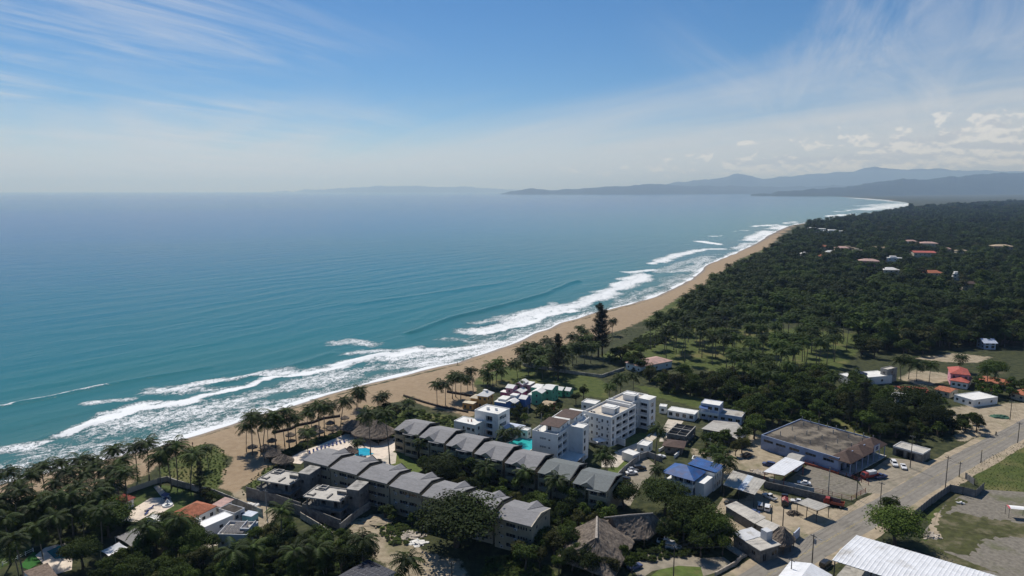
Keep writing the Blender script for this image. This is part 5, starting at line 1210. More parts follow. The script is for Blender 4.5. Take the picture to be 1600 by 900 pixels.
wall_run('garden_wall', 'low pale stone wall across the lawn by the casuarina', [(818, 572), (850, 577), (900, 585), (940, 590), (975, 578)], 1.6, .4, 'concrete')
wall_run('grove_wall', 'long grey wall behind the palm grove', [(1085, 492), (1130, 496), (1190, 500), (1230, 503)], 2.6, .3, 'concrete')
house('white_shed', 'lone white shed by the wall behind the palm grove', (1171, 491), (1179, 494), (1183, 490), 4., 'white', 'white_roof', 'gable', -20, 1, 1, rh=.9, cat='shed')
FAR = [(1273, 363, 26, 'white', 'white_roof', 'f', 'small white villa nearest the headland'), (1304, 367, 26, 'white', 'white_roof', 'f', 'white villa second from the headland'), (1239, 407, 11, 'white', 'white_roof', 'f', 'tall white house deep in the coastal palms'),
       (1296, 401, 12, 'white', 'white_roof', 'h', 'small white roofed house left of the pink roof cluster'), (1314, 394, 18, 'cream', 'pink_roof', 'h', 'pink roofed villa left of the tan building'), (1328, 394, 16, 'tan_roof', 'tan_roof', 'f', 'tan flat building beside the pink roofed villa'),
       (1356, 418, 24, 'pink', 'pink_roof', 'h', 'broad pink villa in the forest clearing'), (1397, 411, 19, 'white', 'white_roof', 'f', 'bright white stepped house right of the broad pink villa'), (1392, 431, 20, 'white', 'white_roof', 'h', 'pale hip roof below the bright white stepped house'),
       (1443, 404, 26, 'cream', 'red_roof', 'g', 'long red roof in the forest'), (1450, 388, 22, 'cream', 'pink_roof', 'h', 'pinkish roofs above the long red roof'), (1566, 393, 22, 'tan_roof', 'tan_roof', 'h', 'tan roofed house far right in the forest'),
       (1458, 436, 24, 'cream', 'terracotta', 'h', 'terracotta roof right of centre in the forest'), (1495, 438, 10, 'white', 'white_roof', 'f', 'tiny white house right of the terracotta roof'), (1422, 383, 15, 'grey_white', 'pink_roof', 'h', 'greyish house above the bright white stepped house'),
       (1374, 394, 16, 'cream', 'tan_roof', 'g', 'low tan roof right of the tan flat building'), (1502, 399, 12, 'cream', 'tan_roof', 'h', 'small tan roof right of the long red roof'), (1514, 454, 16, 'cream', 'brown_roof', 'g', 'dull reddish roof lowest on the forest slope'),
       (1287, 392, 11, 'cream', 'terracotta', 'h', 'small terracotta roof at the left of the cluster'), (1257, 404, 10, 'grey_white', 'white_roof', 'h', 'grey roof right of the tall white house'), (1546, 546, 14, 'pale_blue', 'pale_blue', 'g', 'pale blue roofed house behind the dark trees'),
       (1283, 408, 9, 'cream', 'terracotta', 'h', 'tiny terracotta roof below the pink roof cluster'), (1340, 398, 12, 'cream', 'tan_roof', 'f', 'sandy walled house right of the tan building'), (1478, 396, 12, 'cream', 'pink_roof', 'h', 'faint pink roof right of the pinkish roofs')]
CLEAR = []
for px, py, wpx, wm, rm, k, lb in FAR:
    x, y = G(px, py); mpp = math.hypot(x, y) / FPX * 1.02; W = wpx * mpp; D = max(8, W * .6); z = (4.2 if W < 22 else 6.) if py < 500 else 1.2
    t = thing('forest_house', lb, 'house', (x - W / 2, y, 0), R(rng.uniform(-22, -4)), 'houses in the forest')
    walls(t, W, D, z + 3, {'f': wins(W, 2, max(2, int(W / 5)), 1.8, 1.5, .9, (z + 3) / 2), 'r': wins(D, 2, 2, 1.5, 1.5, .9, (z + 3) / 2), 'l': wins(D, 2, 2, 1.5, 1.5, .9, (z + 3) / 2)}, wm)
    if k == 'f': parapet_roof(t, W, D, z + 3, rm, .4, pm=wm); part('roof_room', MB().box(W * .2, W * .6, D * .3, D * .8, z + 3, z + 5.4), wm, t)
    else:
        r = MB()
        if k == 'h': hip(r, -.8, W + .8, -.8, D + .8, z + 3, 2.6)
        else: gable(r, -.8, W + .8, -.8, D + .8, z + 3, 2.2)
        part('roof', r, rm, t)
    CLEAR.append((x, y + D * .3, max(W, D) * .58, y, W * .66))

# ---------------------------------------------------------------- thatch
def thatch_surface(mb, plan, ridge, z0, z1, rings=9, seed=0, sag=.35, th=.35, n=72):
    """ragged thatch from an eave outline up to a ridge segment (local metres)"""
    rr = np.random.default_rng(seed); m = len(plan); per = []
    L = [math.dist(plan[i], plan[(i + 1) % m]) for i in range(m)]; T = sum(L)
    for k in range(n):
        s = T * k / n; i = 0
        while s > L[i]: s -= L[i]; i += 1
        a, b = plan[i], plan[(i + 1) % m]; f = s / L[i]; per.append((a[0] + (b[0] - a[0]) * f, a[1] + (b[1] - a[1]) * f))
    r0, r1 = ridge; dx, dy = r1[0] - r0[0], r1[1] - r0[1]; LL = dx * dx + dy * dy + 1e-9; v = []; f = []
    for j in range(rings + 1):
        t = j / rings
        for (x, y) in per:
            q = min(1, max(0, ((x - r0[0]) * dx + (y - r0[1]) * dy) / LL)); rx, ry = r0[0] + dx * q, r0[1] + dy * q
            jit = (rr.uniform(-.22, .22) if j < rings else 0); e = (rr.uniform(-.25, .35) if j == 0 else 0)
            k = t + jit * .12; z = z0 + (z1 - z0) * (t - sag * t * (1 - t) * .6) + rr.uniform(-.10, .10) * (1 if j < rings else 0)
            v.append((x + (rx - x) * k - (rx - x) * .03 * e, y + (ry - y) * k - (ry - y) * .03 * e, z + (e * .35 if j == 0 else 0)))
    k0 = len(v); v += [(x, y, z0 - th + rr.uniform(-.15, .1)) for x, y in per]
    for j in range(rings):
        for i in range(n): f.append((j * n + i, j * n + (i + 1) % n, (j + 1) * n + (i + 1) % n, (j + 1) * n + i))
    f += [(k0 + i, k0 + (i + 1) % n, (i + 1) % n, i) for i in range(n)]; f.append(tuple(k0 + i for i in range(n - 1, -1, -1)))
    mb.add(v, f)
def ell(rx, ry, n=16, p=2.): return [(rx * math.copysign(abs(math.cos(a)) ** (2 / p), math.cos(a)), ry * math.copysign(abs(math.sin(a)) ** (2 / p), math.sin(a))) for a in [2 * math.pi * i / n for i in range(n)]]
def umbrella_mesh(r, h):
    mb = MB(); thatch_surface(mb, ell(r, r), ((-.05, 0), (.05, 0)), h, h + r * .55, 5, 3, .1, .3, 26); return mb.mesh('thatch_cone', 'thatch')
UM = umbrella_mesh(2.0, 2.1); UP = MB().tube([(0, 0, -.6), (0, 0, 2.6)], .1, 6).mesh('pole', 'wood')
ULAB = ['thatched beach umbrella leftmost, by the leaning palm pair', 'thatched beach umbrella second from the left, under three palms', 'thatched beach umbrella between two straight palms', 'thatched beach umbrella standing alone below the dark barrier', 'thatched beach umbrella left in the middle pair, rear one', 'thatched beach umbrella left in the middle pair, front one', 'thatched beach umbrella rear one nearest the barrier bend', 'thatched beach umbrella just above the clipped hedge', 'thatched beach umbrella rear one of the right hand pair', 'thatched beach umbrella front one of the right hand pair', 'thatched beach umbrella rear one beside the scrub', 'thatched beach umbrella rightmost, touching the big pavilion']
for (x, y), lb in zip([(395, 706), (415, 706), (425, 696), (454, 687), (473, 681), (474, 689), (494, 675), (500, 682), (516, 668), (519, 677), (539, 660), (544, 668)], ULAB):
    p = GP(x, y); t = thing('beach_umbrella', lb, 'umbrella', p, rng.uniform(0, 6), 'thatched umbrellas on the hotel beach'); link('thatch_cone', UM, t); link('pole', UP, t)
def palapa(name, label, px, rx, ry, z0, z1, rz, ridge=0., seed=1, m='thatch', cat='thatched hut', p=3., posts_n=8):
    o = Vector((*G(*px, z0), 0)); t = thing(name, label, cat, o, R(rz)); mb = MB(); thatch_surface(mb, ell(rx, ry, 24, p), ((-ridge, 0), (ridge, 0)), z0, z1, 9, seed, n=64); part('thatch', mb, m, t)
    posts(t, [(q[0] * .86, q[1] * .86) for q in ell(rx, ry, posts_n, p)], z0 + .1, .12, 'wood')
    return t
palapa('thatched_pavilion', 'big thatched pavilion with hipped roof beside the blue pool', (584, 674), 8.6, 7.2, 3.0, 8.2, -25, 2.6, 5)
palapa('thatched_pavilion', 'smaller thatched hall joined to the left of the big pavilion', (556, 668), 6.2, 4.6, 2.8, 6.0, -20, 2.0, 6)
palapa('thatched_hut', 'round thatched hut at the deck edge left of the loungers', (425, 709), 3.4, 3.2, 2.4, 5.0, 0, .1, 7, p=2.)
palapa('thatched_hut', 'low wide thatched hut at the corner of the deck', (442, 719), 4.2, 3.6, 2.2, 4.6, -15, .8, 8, p=2.)
palapa('thatched_hut', 'brown thatched hut between the apartment roof and the blue pool', (547, 706), 3.2, 3.0, 3.0, 5.4, 0, .1, 9, 'thatch_brown', p=2.)
def restaurant():
    o = Vector((*G(935, 850, 3.), 0)); t = thing('thatched_restaurant', 'large weathered thatched roof with crossing ridges among dark trees', 'thatched building', o)
    A = [Vector(G(*p, 3.)) - o.to_2d() for p in [(870, 873), (893, 826), (955, 812), (992, 846), (958, 905)]]; rg = [Vector(G(933, 805, 9.5)) - o.to_2d(), Vector(G(932, 846, 8.)) - o.to_2d()]
    order = lambda P: [(v.x, v.y) for v in P][::-1]
    mb = MB(); thatch_surface(mb, order(A), tuple((v.x, v.y) for v in rg), 3., 9., 12, 21, n=90); part('thatch', mb, 'thatch', t)
    B = [Vector(G(*p, 3.)) - o.to_2d() for p in [(946, 822), (1026, 808), (1042, 820), (1012, 842), (966, 842)]]; rb = [Vector(G(944, 808, 7.6)) - o.to_2d(), Vector(G(1020, 803, 7.2)) - o.to_2d()]
    mb = MB(); thatch_surface(mb, order(B), tuple((v.x, v.y) for v in rb), 3., 7.5, 12, 22, n=90); part('thatch_wing', mb, 'thatch', t)
    rc = MB(); tip = Vector(G(931, 858, 4.2)) - o.to_2d()
    rc.tube([(rg[0].x, rg[0].y, 9.0), ((rg[0].x + rg[1].x) / 2, (rg[0].y + rg[1].y) / 2, 9.05), (rg[1].x, rg[1].y, 9.0), (tip.x, tip.y, 4.6)], [.3, .36, .4, .3], 7)
    rc.tube([(rb[0].x, rb[0].y, 7.45), ((rb[0].x + rb[1].x) / 2, (rb[0].y + rb[1].y) / 2, 7.5), (rb[1].x, rb[1].y, 7.4)], [.2, .3, .2], 7)
    part('ridge_cap', rc, 'thatch_ridge', t)
    posts(t, [(v.x * .9, v.y * .9) for v in A] + [(v.x * .93, v.y * .93) for v in B], 3., .16, 'wood')
restaurant()
palapa('thatched_kiosk', 'roadside kiosk with steep dark thatch next to the low sheds', (1222, 843), 3.0, 4.4, 2.6, 6.4, -50, .6, 12, 'thatch', p=2.6)

# ---------------------------------------------------------------- low barriers, fences and yard walls
def barrier(label, pts, h, w_=.9):
    P_ = [GP(*p) for p in pts]; o = P_[0]; t = thing('beach_barrier', label, 'barrier', o); mb = MB(); q = []
    for a, b in zip(P_[:-1], P_[1:]):
        for k in range(6): q.append(a.lerp(b, k / 6))
    q.append(P_[-1]); mb.tube([v - o + Vector((0, 0, h * .35)) for v in q], h * .62, 8); part('body', mb, 'timber_dark', t)
    st = MB().tube([(0, 0, -1), (0, 0, h * 1.15)], .12, 6).mesh('stake', 'timber_dark')
    for v in q[::2]: link('stake', st, t, tuple(v - o + Vector((0, w_ * .4, 0))))
barrier('long dark sinuous barrier across the hotel beach', [(427, 677), (453, 671.5), (464, 665.5), (488, 661), (505, 654.7), (531, 651)], 1.0)
barrier('dark barrier with stakes from the scrub to the sandy yard', [(631, 619), (669, 631), (691, 637), (731, 644.5)], .9)
barrier('short dark barrier behind the straight palms of the sandy yard', [(699, 613), (720, 616.5), (739, 620)], 1.1)
def fence(name, label, pts, h, m, pm, step=2.4, th=.08, cat='fence', rails=0, overlap=None):
    P_ = [GP(*p) for p in pts]; o = P_[0]; t = thing(name, label, cat, o); pst = MB().box(-.07, .07, -.07, .07, -.3, h + .12).mesh('post', pm); pan = {}
    for a, b in zip(P_[:-1], P_[1:]):
        d = b - a; L = math.hypot(d.x, d.y); n = max(1, round(L / step)); rz = math.atan2(d.y, d.x); s = round(L / n, 2)
        if s not in pan:
            mb = MB()
            if rails:
                for k in range(rails): z = h * (k + 1) / rails - .1; mb.box(.08, s - .08, -.03, .03, z, z + .08)
            else: mb.box(.075, s - .075, -th / 2, th / 2, .02, h)
            pan[s] = mb.mesh('panel', m)
        for k in range(n):
            p = a.lerp(b, k / n) - o; link('post', pst, t, tuple(p), (0, 0, rz)); link('panel', pan[s], t, tuple(p), (0, 0, rz))
        link('post', pst, t, tuple(b - o), (0, 0, rz))
    return t
dm('grey_sheet', (.16, .165, .17), .7, .2, .6, col2=(.24, .235, .22), s2=.3)
fence('sheet_fence', 'grey sheet fence along the road beside the gravel lot', [(1426, 812), (1455, 788), (1484, 768)], 2.5, 'grey_sheet', 'iron')
fence('sheet_fence', 'grey sheet fence closing the top of the gravel lot', [(1484, 768), (1504, 772), (1524, 777), (1537, 765)], 2.5, 'grey_sheet', 'iron')
fence('sheet_fence', 'short grey sheet fence by the grassy field corner', [(1508, 748), (1522, 758)], 2.2, 'grey_sheet', 'iron')
fence('rail_fence', 'red rail fence along the upper side of the gravel lot', [(1258, 724), (1284, 731), (1310, 740), (1335, 750), (1357, 758)], 1.3, 'red', 'rust', 3., rails=2)
wall_run('lot_wall', 'low red brown wall under the red rail fence', [(1257, 725.5), (1283, 732.5), (1310, 741.5)], .8, .3, 'rust')
wall_run('lot_wall', 'pale grey wall on the lower side of the gravel lot', [(1196, 752), (1232, 760), (1271, 769)], 1.5, .22, 'grey_white')
fence('rail_fence', 'thin red post fence at the road end of the gravel lot', [(1271, 769), (1300, 776), (1330, 782.5), (1352, 770)], 1.6, 'rust', 'rust', 3.2, rails=3)
wall_run('yard_wall', 'long dark retaining wall behind the workshop yard', [(1194, 762), (1240, 772), (1312, 790)], 2.3, .3, 'raw_concrete')
wall_run('yard_wall', 'dark wall right of the thatched kiosk facing the road', [(1240, 846), (1248, 838)], 2.6, .3, 'pale_blue')
wall_run('forecourt_wall', 'low weathered wall along the road below the forecourt', [(1118, 900), (1150, 882), (1160, 872)], 1.1, .3, 'rubble')
wall_run('yard_wall', 'wall behind the patched workshop shed', [(1147, 742), (1180, 750), (1200, 756)], 2.4, .25, 'raw_concrete')
fence('garden_fence', 'pale wooden garden fence between the villa lawn and the beach', [(198, 772), (215, 766), (232, 760), (247, 755)], 1.8, 'cream', 'cream', 1.8)
wall_run('garden_wall', 'pale wall closing the villa lawn on the right', [(247, 755), (262, 752), (275, 757)], 1.8, .25, 'concrete')
fence('rail_fence', 'low white rail round the artificial turf', [(4, 884), (28, 874), (52, 862)], 1.0, 'white', 'white', 2.5, rails=2)
# ---------------------------------------------------------------- utility poles and wires
def pole(label, base, hgt, m='pole_wood', arm=1.8, az=-53, lamp=False, tf=False):
    p = GP(*base) if base[1] <= 900 else Vector((*G(*base), 0)); t = thing('utility_pole', label, 'pole', p, R(az))
    part('mast', MB().tube([(0, 0, -.5), (0, 0, hgt)], [.17, .11], 8), m, t)
    if arm:
        part('crossarm', MB().box(-arm / 2, arm / 2, -.06, .06, hgt - .7, hgt - .56), 'pole_wood', t)
        ins = MB().tube([(0, 0, hgt - .56), (0, 0, hgt - .32)], .06, 6).mesh('insulator', 'grey_white')
        for x in (-arm * .45, -arm * .15, arm * .15, arm * .45): link('insulator', ins, t, (x, 0, 0))
    if tf: part('transformer', MB().tube([(.5, 0, hgt - 2.6), (.5, 0, hgt - 1.4)], .34, 10), 'alu', t)
    if lamp: part('lamp_arm', MB().tube([(0, 0, hgt - 1.5), (.8, .2, hgt - 1.0), (1.6, .4, hgt - 1.0)], .05, 6), 'alu', t); part('lamp_head', MB().box(1.4, 2.1, .25, .55, hgt - 1.1, hgt - .95), 'alu', t)
    t['h'] = hgt; del t['h']
    return p + Vector((0, 0, hgt - .3))
PT = {}
for k, lb, b, h, kw in [
    ('a', 'tall wooden utility pole beside the two parked white cars', (1422, 731), 12.4, {}), ('b', 'tall utility pole on the verge where the grey sheet fence begins', (1477, 763), 11.5, {}),
    ('c', 'utility pole rising behind the small round roadside tree', (1374.5, 797), 9.5, {}), ('d', 'short post at the road corner of the gravel lot', (1338, 780), 7.6, dict(arm=0)),
    ('e', 'slim pale pole inside the gravel lot', (1294, 773), 9.6, dict(m='pole_concrete', arm=0)), ('f', 'tall thin pole right of the red truck in the workshop yard', (1223, 822), 8.6, {}),
    ('g', 'slim pole standing by the low pale roofs', (1205, 820), 6.2, dict(arm=0)), ('h', 'dark utility pole with street lamp on the road edge near the white tent', (1268.7, 881), 8.6, dict(lamp=True, tf=True)),
    ('i', 'short dark pole cut by the bottom edge left of the white tent', (1235, 912), 7.0, {}), ('j', 'utility pole at the far bend of the road by the hedge', (1590, 692), 8.6, {}),
    ('k', 'thin pole in the hedge line of the green field', (1532.4, 723), 5.0, dict(arm=0)), ('l', 'small crossarm pole between road and sheet fence corner', (1498.6, 745), 5.6, dict(arm=1.2)),
    ('m', 'utility pole on the sandy lot at the far right', (1578, 656), 9.0, {}), ('n', 'tall dark pole in the bottom centre right of the parked vehicles', (1051.5, 922), 12.0, {}),
    ('o', 'grey concrete pole left of the lone palm by the unfinished villas', (417, 806), 8.5, dict(m='pole_concrete', az=-20)), ('p', 'small dark pole at the bottom edge by the dirt track', (706, 908), 5.5, dict(az=-20)),
    ('q', 'pale pole between the blue house and the white store', (825, 659), 7.5, dict(m='pole_concrete', arm=0)), ('r', 'left pale pole in front of the long white block', (934, 693), 8., dict(m='pole_concrete', arm=0)),
    ('s', 'right pale pole in front of the long white block', (953, 696), 8., dict(m='pole_concrete', arm=0)), ('t', 'grey pole behind the blue roofed house', (1108.5, 718), 8.4, dict(m='pole_concrete', arm=1.2)),
    ('u', 'thin pole at the foot of the palm in front of the tower drive', (846, 664), 5, dict(m='pole_concrete', arm=0))]:
    PT[k] = pole(lb, b, h, **kw)
def wire(label, a, b, sag=.8, off=((-.8, 0), (.8, 0), (0, -.25))):
    o = a.copy(); t = thing('power_line', label, 'power line', o); d = b - a
    for q in off:
        nrm = Vector((-d.y, d.x, 0)).normalized() * q[0]; mb = MB(); pts = []
        for i in range(13): s = i / 12; pts.append(d * s + nrm + Vector((0, 0, q[1] - sag * 4 * s * (1 - s)))) 
        mb.tube(pts, .022, 4, cap=False); part('wire', mb, 'iron', t)
for a, b, lb in [('i', 'h', 'power lines from the bottom edge pole to the street lamp pole'), ('h', 'c', 'power lines from the street lamp pole to the pole behind the round tree'), ('c', 'b', 'power lines from the round tree pole to the sheet fence pole'),
                 ('b', 'l', 'power lines dropping from the sheet fence pole to the small pole'), ('b', 'j', 'power lines from the sheet fence pole to the far road bend'), ('j', 'm', 'power lines from the road bend to the sandy lot'),
                 ('n', 'f', 'power lines from the bottom centre pole over the shrubs to the workshop yard'), ('f', 'd', 'power lines over the carport to the gravel lot corner'), ('d', 'a', 'power lines from the gravel lot corner to the pole by the white cars'), ('n', 'h', 'power lines from the bottom centre pole across the forecourt to the road'),
                 ('o', 'p', 'thin lines from the concrete pole by the villas to the dirt track')]: wire(lb, PT[a], PT[b])

# ---------------------------------------------------------------- vehicles
WHEEL = MB().tube([(0, -.11, 0), (0, .11, 0)], .33, 12, 0).tube([(0, -.125, 0), (0, .125, 0)], .19, 10, 1).mesh('wheel', ['tyre', 'alu'])
def car_mesh(kind):
    """body shell from lofted cross-sections: (x, half width, z bottom, z shoulder, half top, z top)"""
    if kind == 'suv': S_ = [(-2.25, .80, .45, .95, .78, 1.0), (-2.2, .86, .32, 1.05, .70, 1.62), (-1.7, .90, .28, 1.08, .70, 1.74), (-.2, .92, .28, 1.08, .70, 1.76), (.45, .92, .28, 1.08, .68, 1.70), (1.05, .91, .28, 1.06, .80, 1.10), (1.95, .88, .30, .98, .78, 1.02), (2.25, .78, .42, .80, .70, .84)]
    elif kind == 'pickup': S_ = [(-2.6, .84, .5, .98, .82, 1.0), (-2.5, .88, .42, 1.02, .86, 1.04), (-.75, .90, .38, 1.02, .86, 1.04), (-.7, .90, .38, 1.08, .70, 1.70), (.35, .90, .38, 1.08, .68, 1.72), (.95, .90, .38, 1.06, .80, 1.12), (2.1, .88, .40, 1.0, .80, 1.04), (2.5, .80, .5, .82, .72, .86)]
    else: S_ = [(-2.2, .76, .42, .85, .70, .90), (-2.1, .83, .30, .92, .72, .98), (-1.45, .86, .26, .95, .62, 1.08), (-.95, .87, .25, .95, .60, 1.40), (.2, .87, .25, .95, .60, 1.44), (.95, .87, .25, .93, .72, .98), (1.8, .84, .28, .86, .72, .90), (2.15, .74, .40, .70, .66, .74)]
    mb = MB(); n = len(S_); rows = []
    for x, hw, zb, zs, ht, zt in S_: rows.append([(x, -hw * .96, zb), (x, -hw, (zb + zs) / 2), (x, -hw * .97, zs), (x, -ht, zt), (x, ht, zt), (x, hw * .97, zs), (x, hw, (zb + zs) / 2), (x, hw * .96, zb)])
    v = [p for r in rows for p in r]; f = []
    for i in range(n - 1):
        for j in range(8): a = i * 8 + j; b = i * 8 + (j + 1) % 8; f.append((a, a + 8, b + 8, b))
    f += [tuple(range(7, -1, -1)), tuple((n - 1) * 8 + j for j in range(8))]
    mb.add(v, f)
    gl = MB()
    for i in range(n - 1):
        (x0, _, _, s0, h0, t0), (x1, _, _, s1, h1, t1) = S_[i], S_[i + 1]
        hi0, hi1 = t0 - s0 > .25, t1 - s1 > .25
        A, B = rows[i], rows[i + 1]; L_ = lambda p, q, k: tuple(p[m] + (q[m] - p[m]) * k for m in range(3)); out = lambda p, d: (p[0] + d[0], p[1] + d[1], p[2] + d[2])
        if hi0 and hi1:
            for sgn, (lo, up) in ((-1, (2, 3)), (1, (5, 4))):
                q = [L_(A[lo], A[up], .12), L_(B[lo], B[up], .12), L_(B[lo], B[up], .85), L_(A[lo], A[up], .85)]; q = [L_(q[0], q[1], .04), L_(q[0], q[1], .96), L_(q[3], q[2], .96), L_(q[3], q[2], .04)]
                q = [out(p, (0, sgn * .012, .006)) for p in q]; gl.add(q, [(0, 1, 2, 3) if sgn < 0 else (3, 2, 1, 0)])
        elif hi0 != hi1 or (hi0 and not hi1):
            sg = 1 if hi0 else -1; q = [L_(A[3], A[4], .06), L_(B[3], B[4], .06), L_(B[3], B[4], .94), L_(A[3], A[4], .94)]
            q = [L_(q[0], q[1], .08), L_(q[0], q[1], .92), L_(q[3], q[2], .92), L_(q[3], q[2], .08)]; gl.add([out(p, (.012 * sg, 0, .012)) for p in q], [(0, 1, 2, 3)])
    return mb, gl, S_
CARC = {}
def car(label, px, heading, kind, paint, cat='car'):
    if (kind, paint) not in CARC:
        mb, gl, S_ = car_mesh(kind); CARC[(kind, paint)] = (mb.mesh('body', paint), gl.mesh('glazing', 'glass'), S_)
    bm_, gm, S_ = CARC[(kind, paint)]; p = GP(*px); t = thing({'suv': 'parked_suv', 'pickup': 'pickup_truck', 'sedan': 'parked_car'}[kind], label, cat, p + Vector((0, 0, .02)), R(heading))
    b = link('body', bm_, t)
    for pl in b.data.polygons: pl.use_smooth = False
    link('glazing', gm, t)
    for x in (-1.35, 1.4):
        for y in (-.78, .78): link('wheel', WHEEL, t, (x, y, .33))
    hl = MB().box(-.02, .03, -.16, .16, -.07, .07).mesh('headlight', 'cloth')
    xe = S_[-1][0]
    for y in (-.55, .55): link('headlight', hl, t, (xe - .02, y, S_[-1][3] - .06))
    if kind == 'pickup': part('load_bed', MB().box(-2.4, -.85, -.72, .72, 1.02, 1.06), 'tyre', t)
for a in [('white parked car left of a pair in front of the warehouse porch', (1397, 727), 255, 'suv', 'white_paint'), ('white parked car right of a pair, next to the tall pole', (1411.5, 731.5), 250, 'sedan', 'white_paint'),
          ('white car alone in the fenced gravel lot', (1256, 757), 160, 'sedan', 'white_paint'), ('dark blue car behind the wide white canopy', (1201, 728), 150, 'suv', 'navy'),
          ('white pickup truck at the back wall of the workshop yard', (1202, 779), 120, 'pickup', 'white_paint', 'pickup truck'), ('white van nearest the patched shed in the workshop yard', (1187.5, 793), 70, 'suv', 'silver_paint'), ('white jeep parked right of the white van in the workshop yard', (1199, 796), 65, 'suv', 'white_paint'),
          ('black car parked under the edge of the patched shed', (1142, 789), 150, 'sedan', 'black_paint'), ('dark blue car by the low pale roof', (1176, 803), 155, 'sedan', 'navy'), ('white car half hidden behind the carport', (1246, 786), 160, 'sedan', 'white_paint'),
          ('white car in the parking court, front one', (987, 741), 12, 'sedan', 'white_paint'), ('silver car in the parking court, behind the white one', (988, 736), 10, 'sedan', 'silver_paint'), ('black car in the parking court, right of the silver one', (1000, 734), 8, 'suv', 'black_paint'),
          ('white pickup truck in the shade beside the thatched restaurant', (1041, 850), 340, 'pickup', 'white_paint', 'pickup truck'), ('silver car in front of the white pickup by the restaurant', (1052, 858), 340, 'suv', 'silver_paint'), ('dark blue car below the restaurant trees', (992, 888), 30, 'sedan', 'navy'),
          ('dark car by the road edge below the white roof', (1290, 884), 40, 'suv', 'black_paint'), ('dark parked vehicle under the garden trees behind the blue roof', (1168, 714), 40, 'suv', 'black_paint'), ('dark car near the hedge in the parking court', (975, 752), 150, 'suv', 'black_paint'),
          ('dark blue pickup truck in front of the warehouse porch', (1376, 747), 20, 'pickup', 'navy', 'pickup truck'), ('white car standing at the foot of the gatehouse wall', (1032, 716), 20, 'sedan', 'white_paint')]:
    car(*a)
def truck(label, px, heading, cab, bed, rack):
    p = GP(*px); t = thing('flatbed_truck', label, 'truck', p, R(heading))
    part('cab', MB().add([(1.3, -1, .6), (3.1, -1, .6), (3.1, 1, .6), (1.3, 1, .6), (1.3, -1, 2.4), (2.5, -.95, 2.4), (2.5, .95, 2.4), (1.3, 1, 2.4), (3.1, -1, 1.4), (3.1, 1, 1.4)],
         [(0, 3, 2, 1), (0, 1, 8, 5, 4), (3, 7, 6, 9, 2), (1, 2, 9, 8), (8, 9, 6, 5), (4, 5, 6, 7), (0, 4, 7, 3)]), cab, t)
    part('windscreen', MB().add([(2.56, -.8, 2.33), (2.56, .8, 2.33), (3.06, .85, 1.5), (3.06, -.85, 1.5)], [(0, 3, 2, 1)]), 'glass', t)
    part('bed', MB().box(-3, 1.2, -1.1, 1.1, .8, 1.0).box(-3, -2.9, -1.1, 1.1, 1.0, 1.8).box(-2.9, 1.2, -1.1, -1.0, 1.0, 1.6).box(-2.9, 1.2, 1.0, 1.1, 1.0, 1.6), bed, t)
    part('chassis', MB().box(-2.9, 3, -.4, .4, .5, .78), 'tyre', t)
    if rack: part('load', MB().box(-2.6, .9, -.8, .8, 1.0, rack), 'grey_white', t)
    for x in (-2, 2.2):
        for y in (-.9, .9): link('wheel', WHEEL, t, (x, y, .45), (0, 0, 0), 1.36)
truck('red flatbed truck carrying a pale crate in front of the warehouse', (1358, 747), 200, 'red', 'red', 2.6)
truck('red topped truck in the workshop yard by the thin pole', (1226, 787), 70, 'black_paint', 'black_paint', None)
truck('red and white trailer truck behind the carport', (1303, 790), 150, 'red', 'rust', None)
p_ = GP(1226, 787); t = thing('tarpaulin', 'bright red tarpaulin thrown over the yard truck', 'tarpaulin', p_ + Vector((0, 0, 1.62)), R(70))
part('sheet', MB().add([(-2.6 + i * .75, -1.0 + j * 1.0, .25 * math.sin(i * 1.7 + j) + (.5 if j == 1 else 0.)) for i in range(6) for j in range(3)], [(i * 3 + j, (i + 1) * 3 + j, (i + 1) * 3 + j + 1, i * 3 + j + 1) for i in range(5) for j in range(2)]), 'red', t)
# motorbikes parked in front of the warehouse
def motorbike(label, px, heading, col):
    p = GP(*px); t = thing('motorbike', label, 'motorbike', p, R(heading))
    wh = MB().tube([(0, -.05, 0), (0, .05, 0)], .3, 12).mesh('wheel', 'tyre')
    for x in (-.6, .62): link('wheel', wh, t, (x, 0, .3))
    part('frame', MB().tube([(-.6, 0, .3), (-.2, 0, .55), (.35, 0, .75), (.62, 0, .3)], .05, 6).tube([(.35, 0, .75), (.3, 0, 1.05)], .04, 6), 'iron', t)
    part('tank', MB().tube([(-.05, 0, .78), (.15, 0, .85), (.35, 0, .82)], [.1, .16, .1], 8), col, t); part('seat', MB().box(-.65, -.05, -.12, .12, .72, .82), 'tyre', t)
    part('handlebar', MB().tube([(.3, -.35, 1.05), (.3, .35, 1.05)], .025, 6), 'iron', t); return t, p
motorbike('blue motorbike parked left in front of the warehouse', (1334, 743), 30, 'navy'); motorbike('red motorbike parked right in front of the warehouse', (1340, 744.5), 30, 'red')

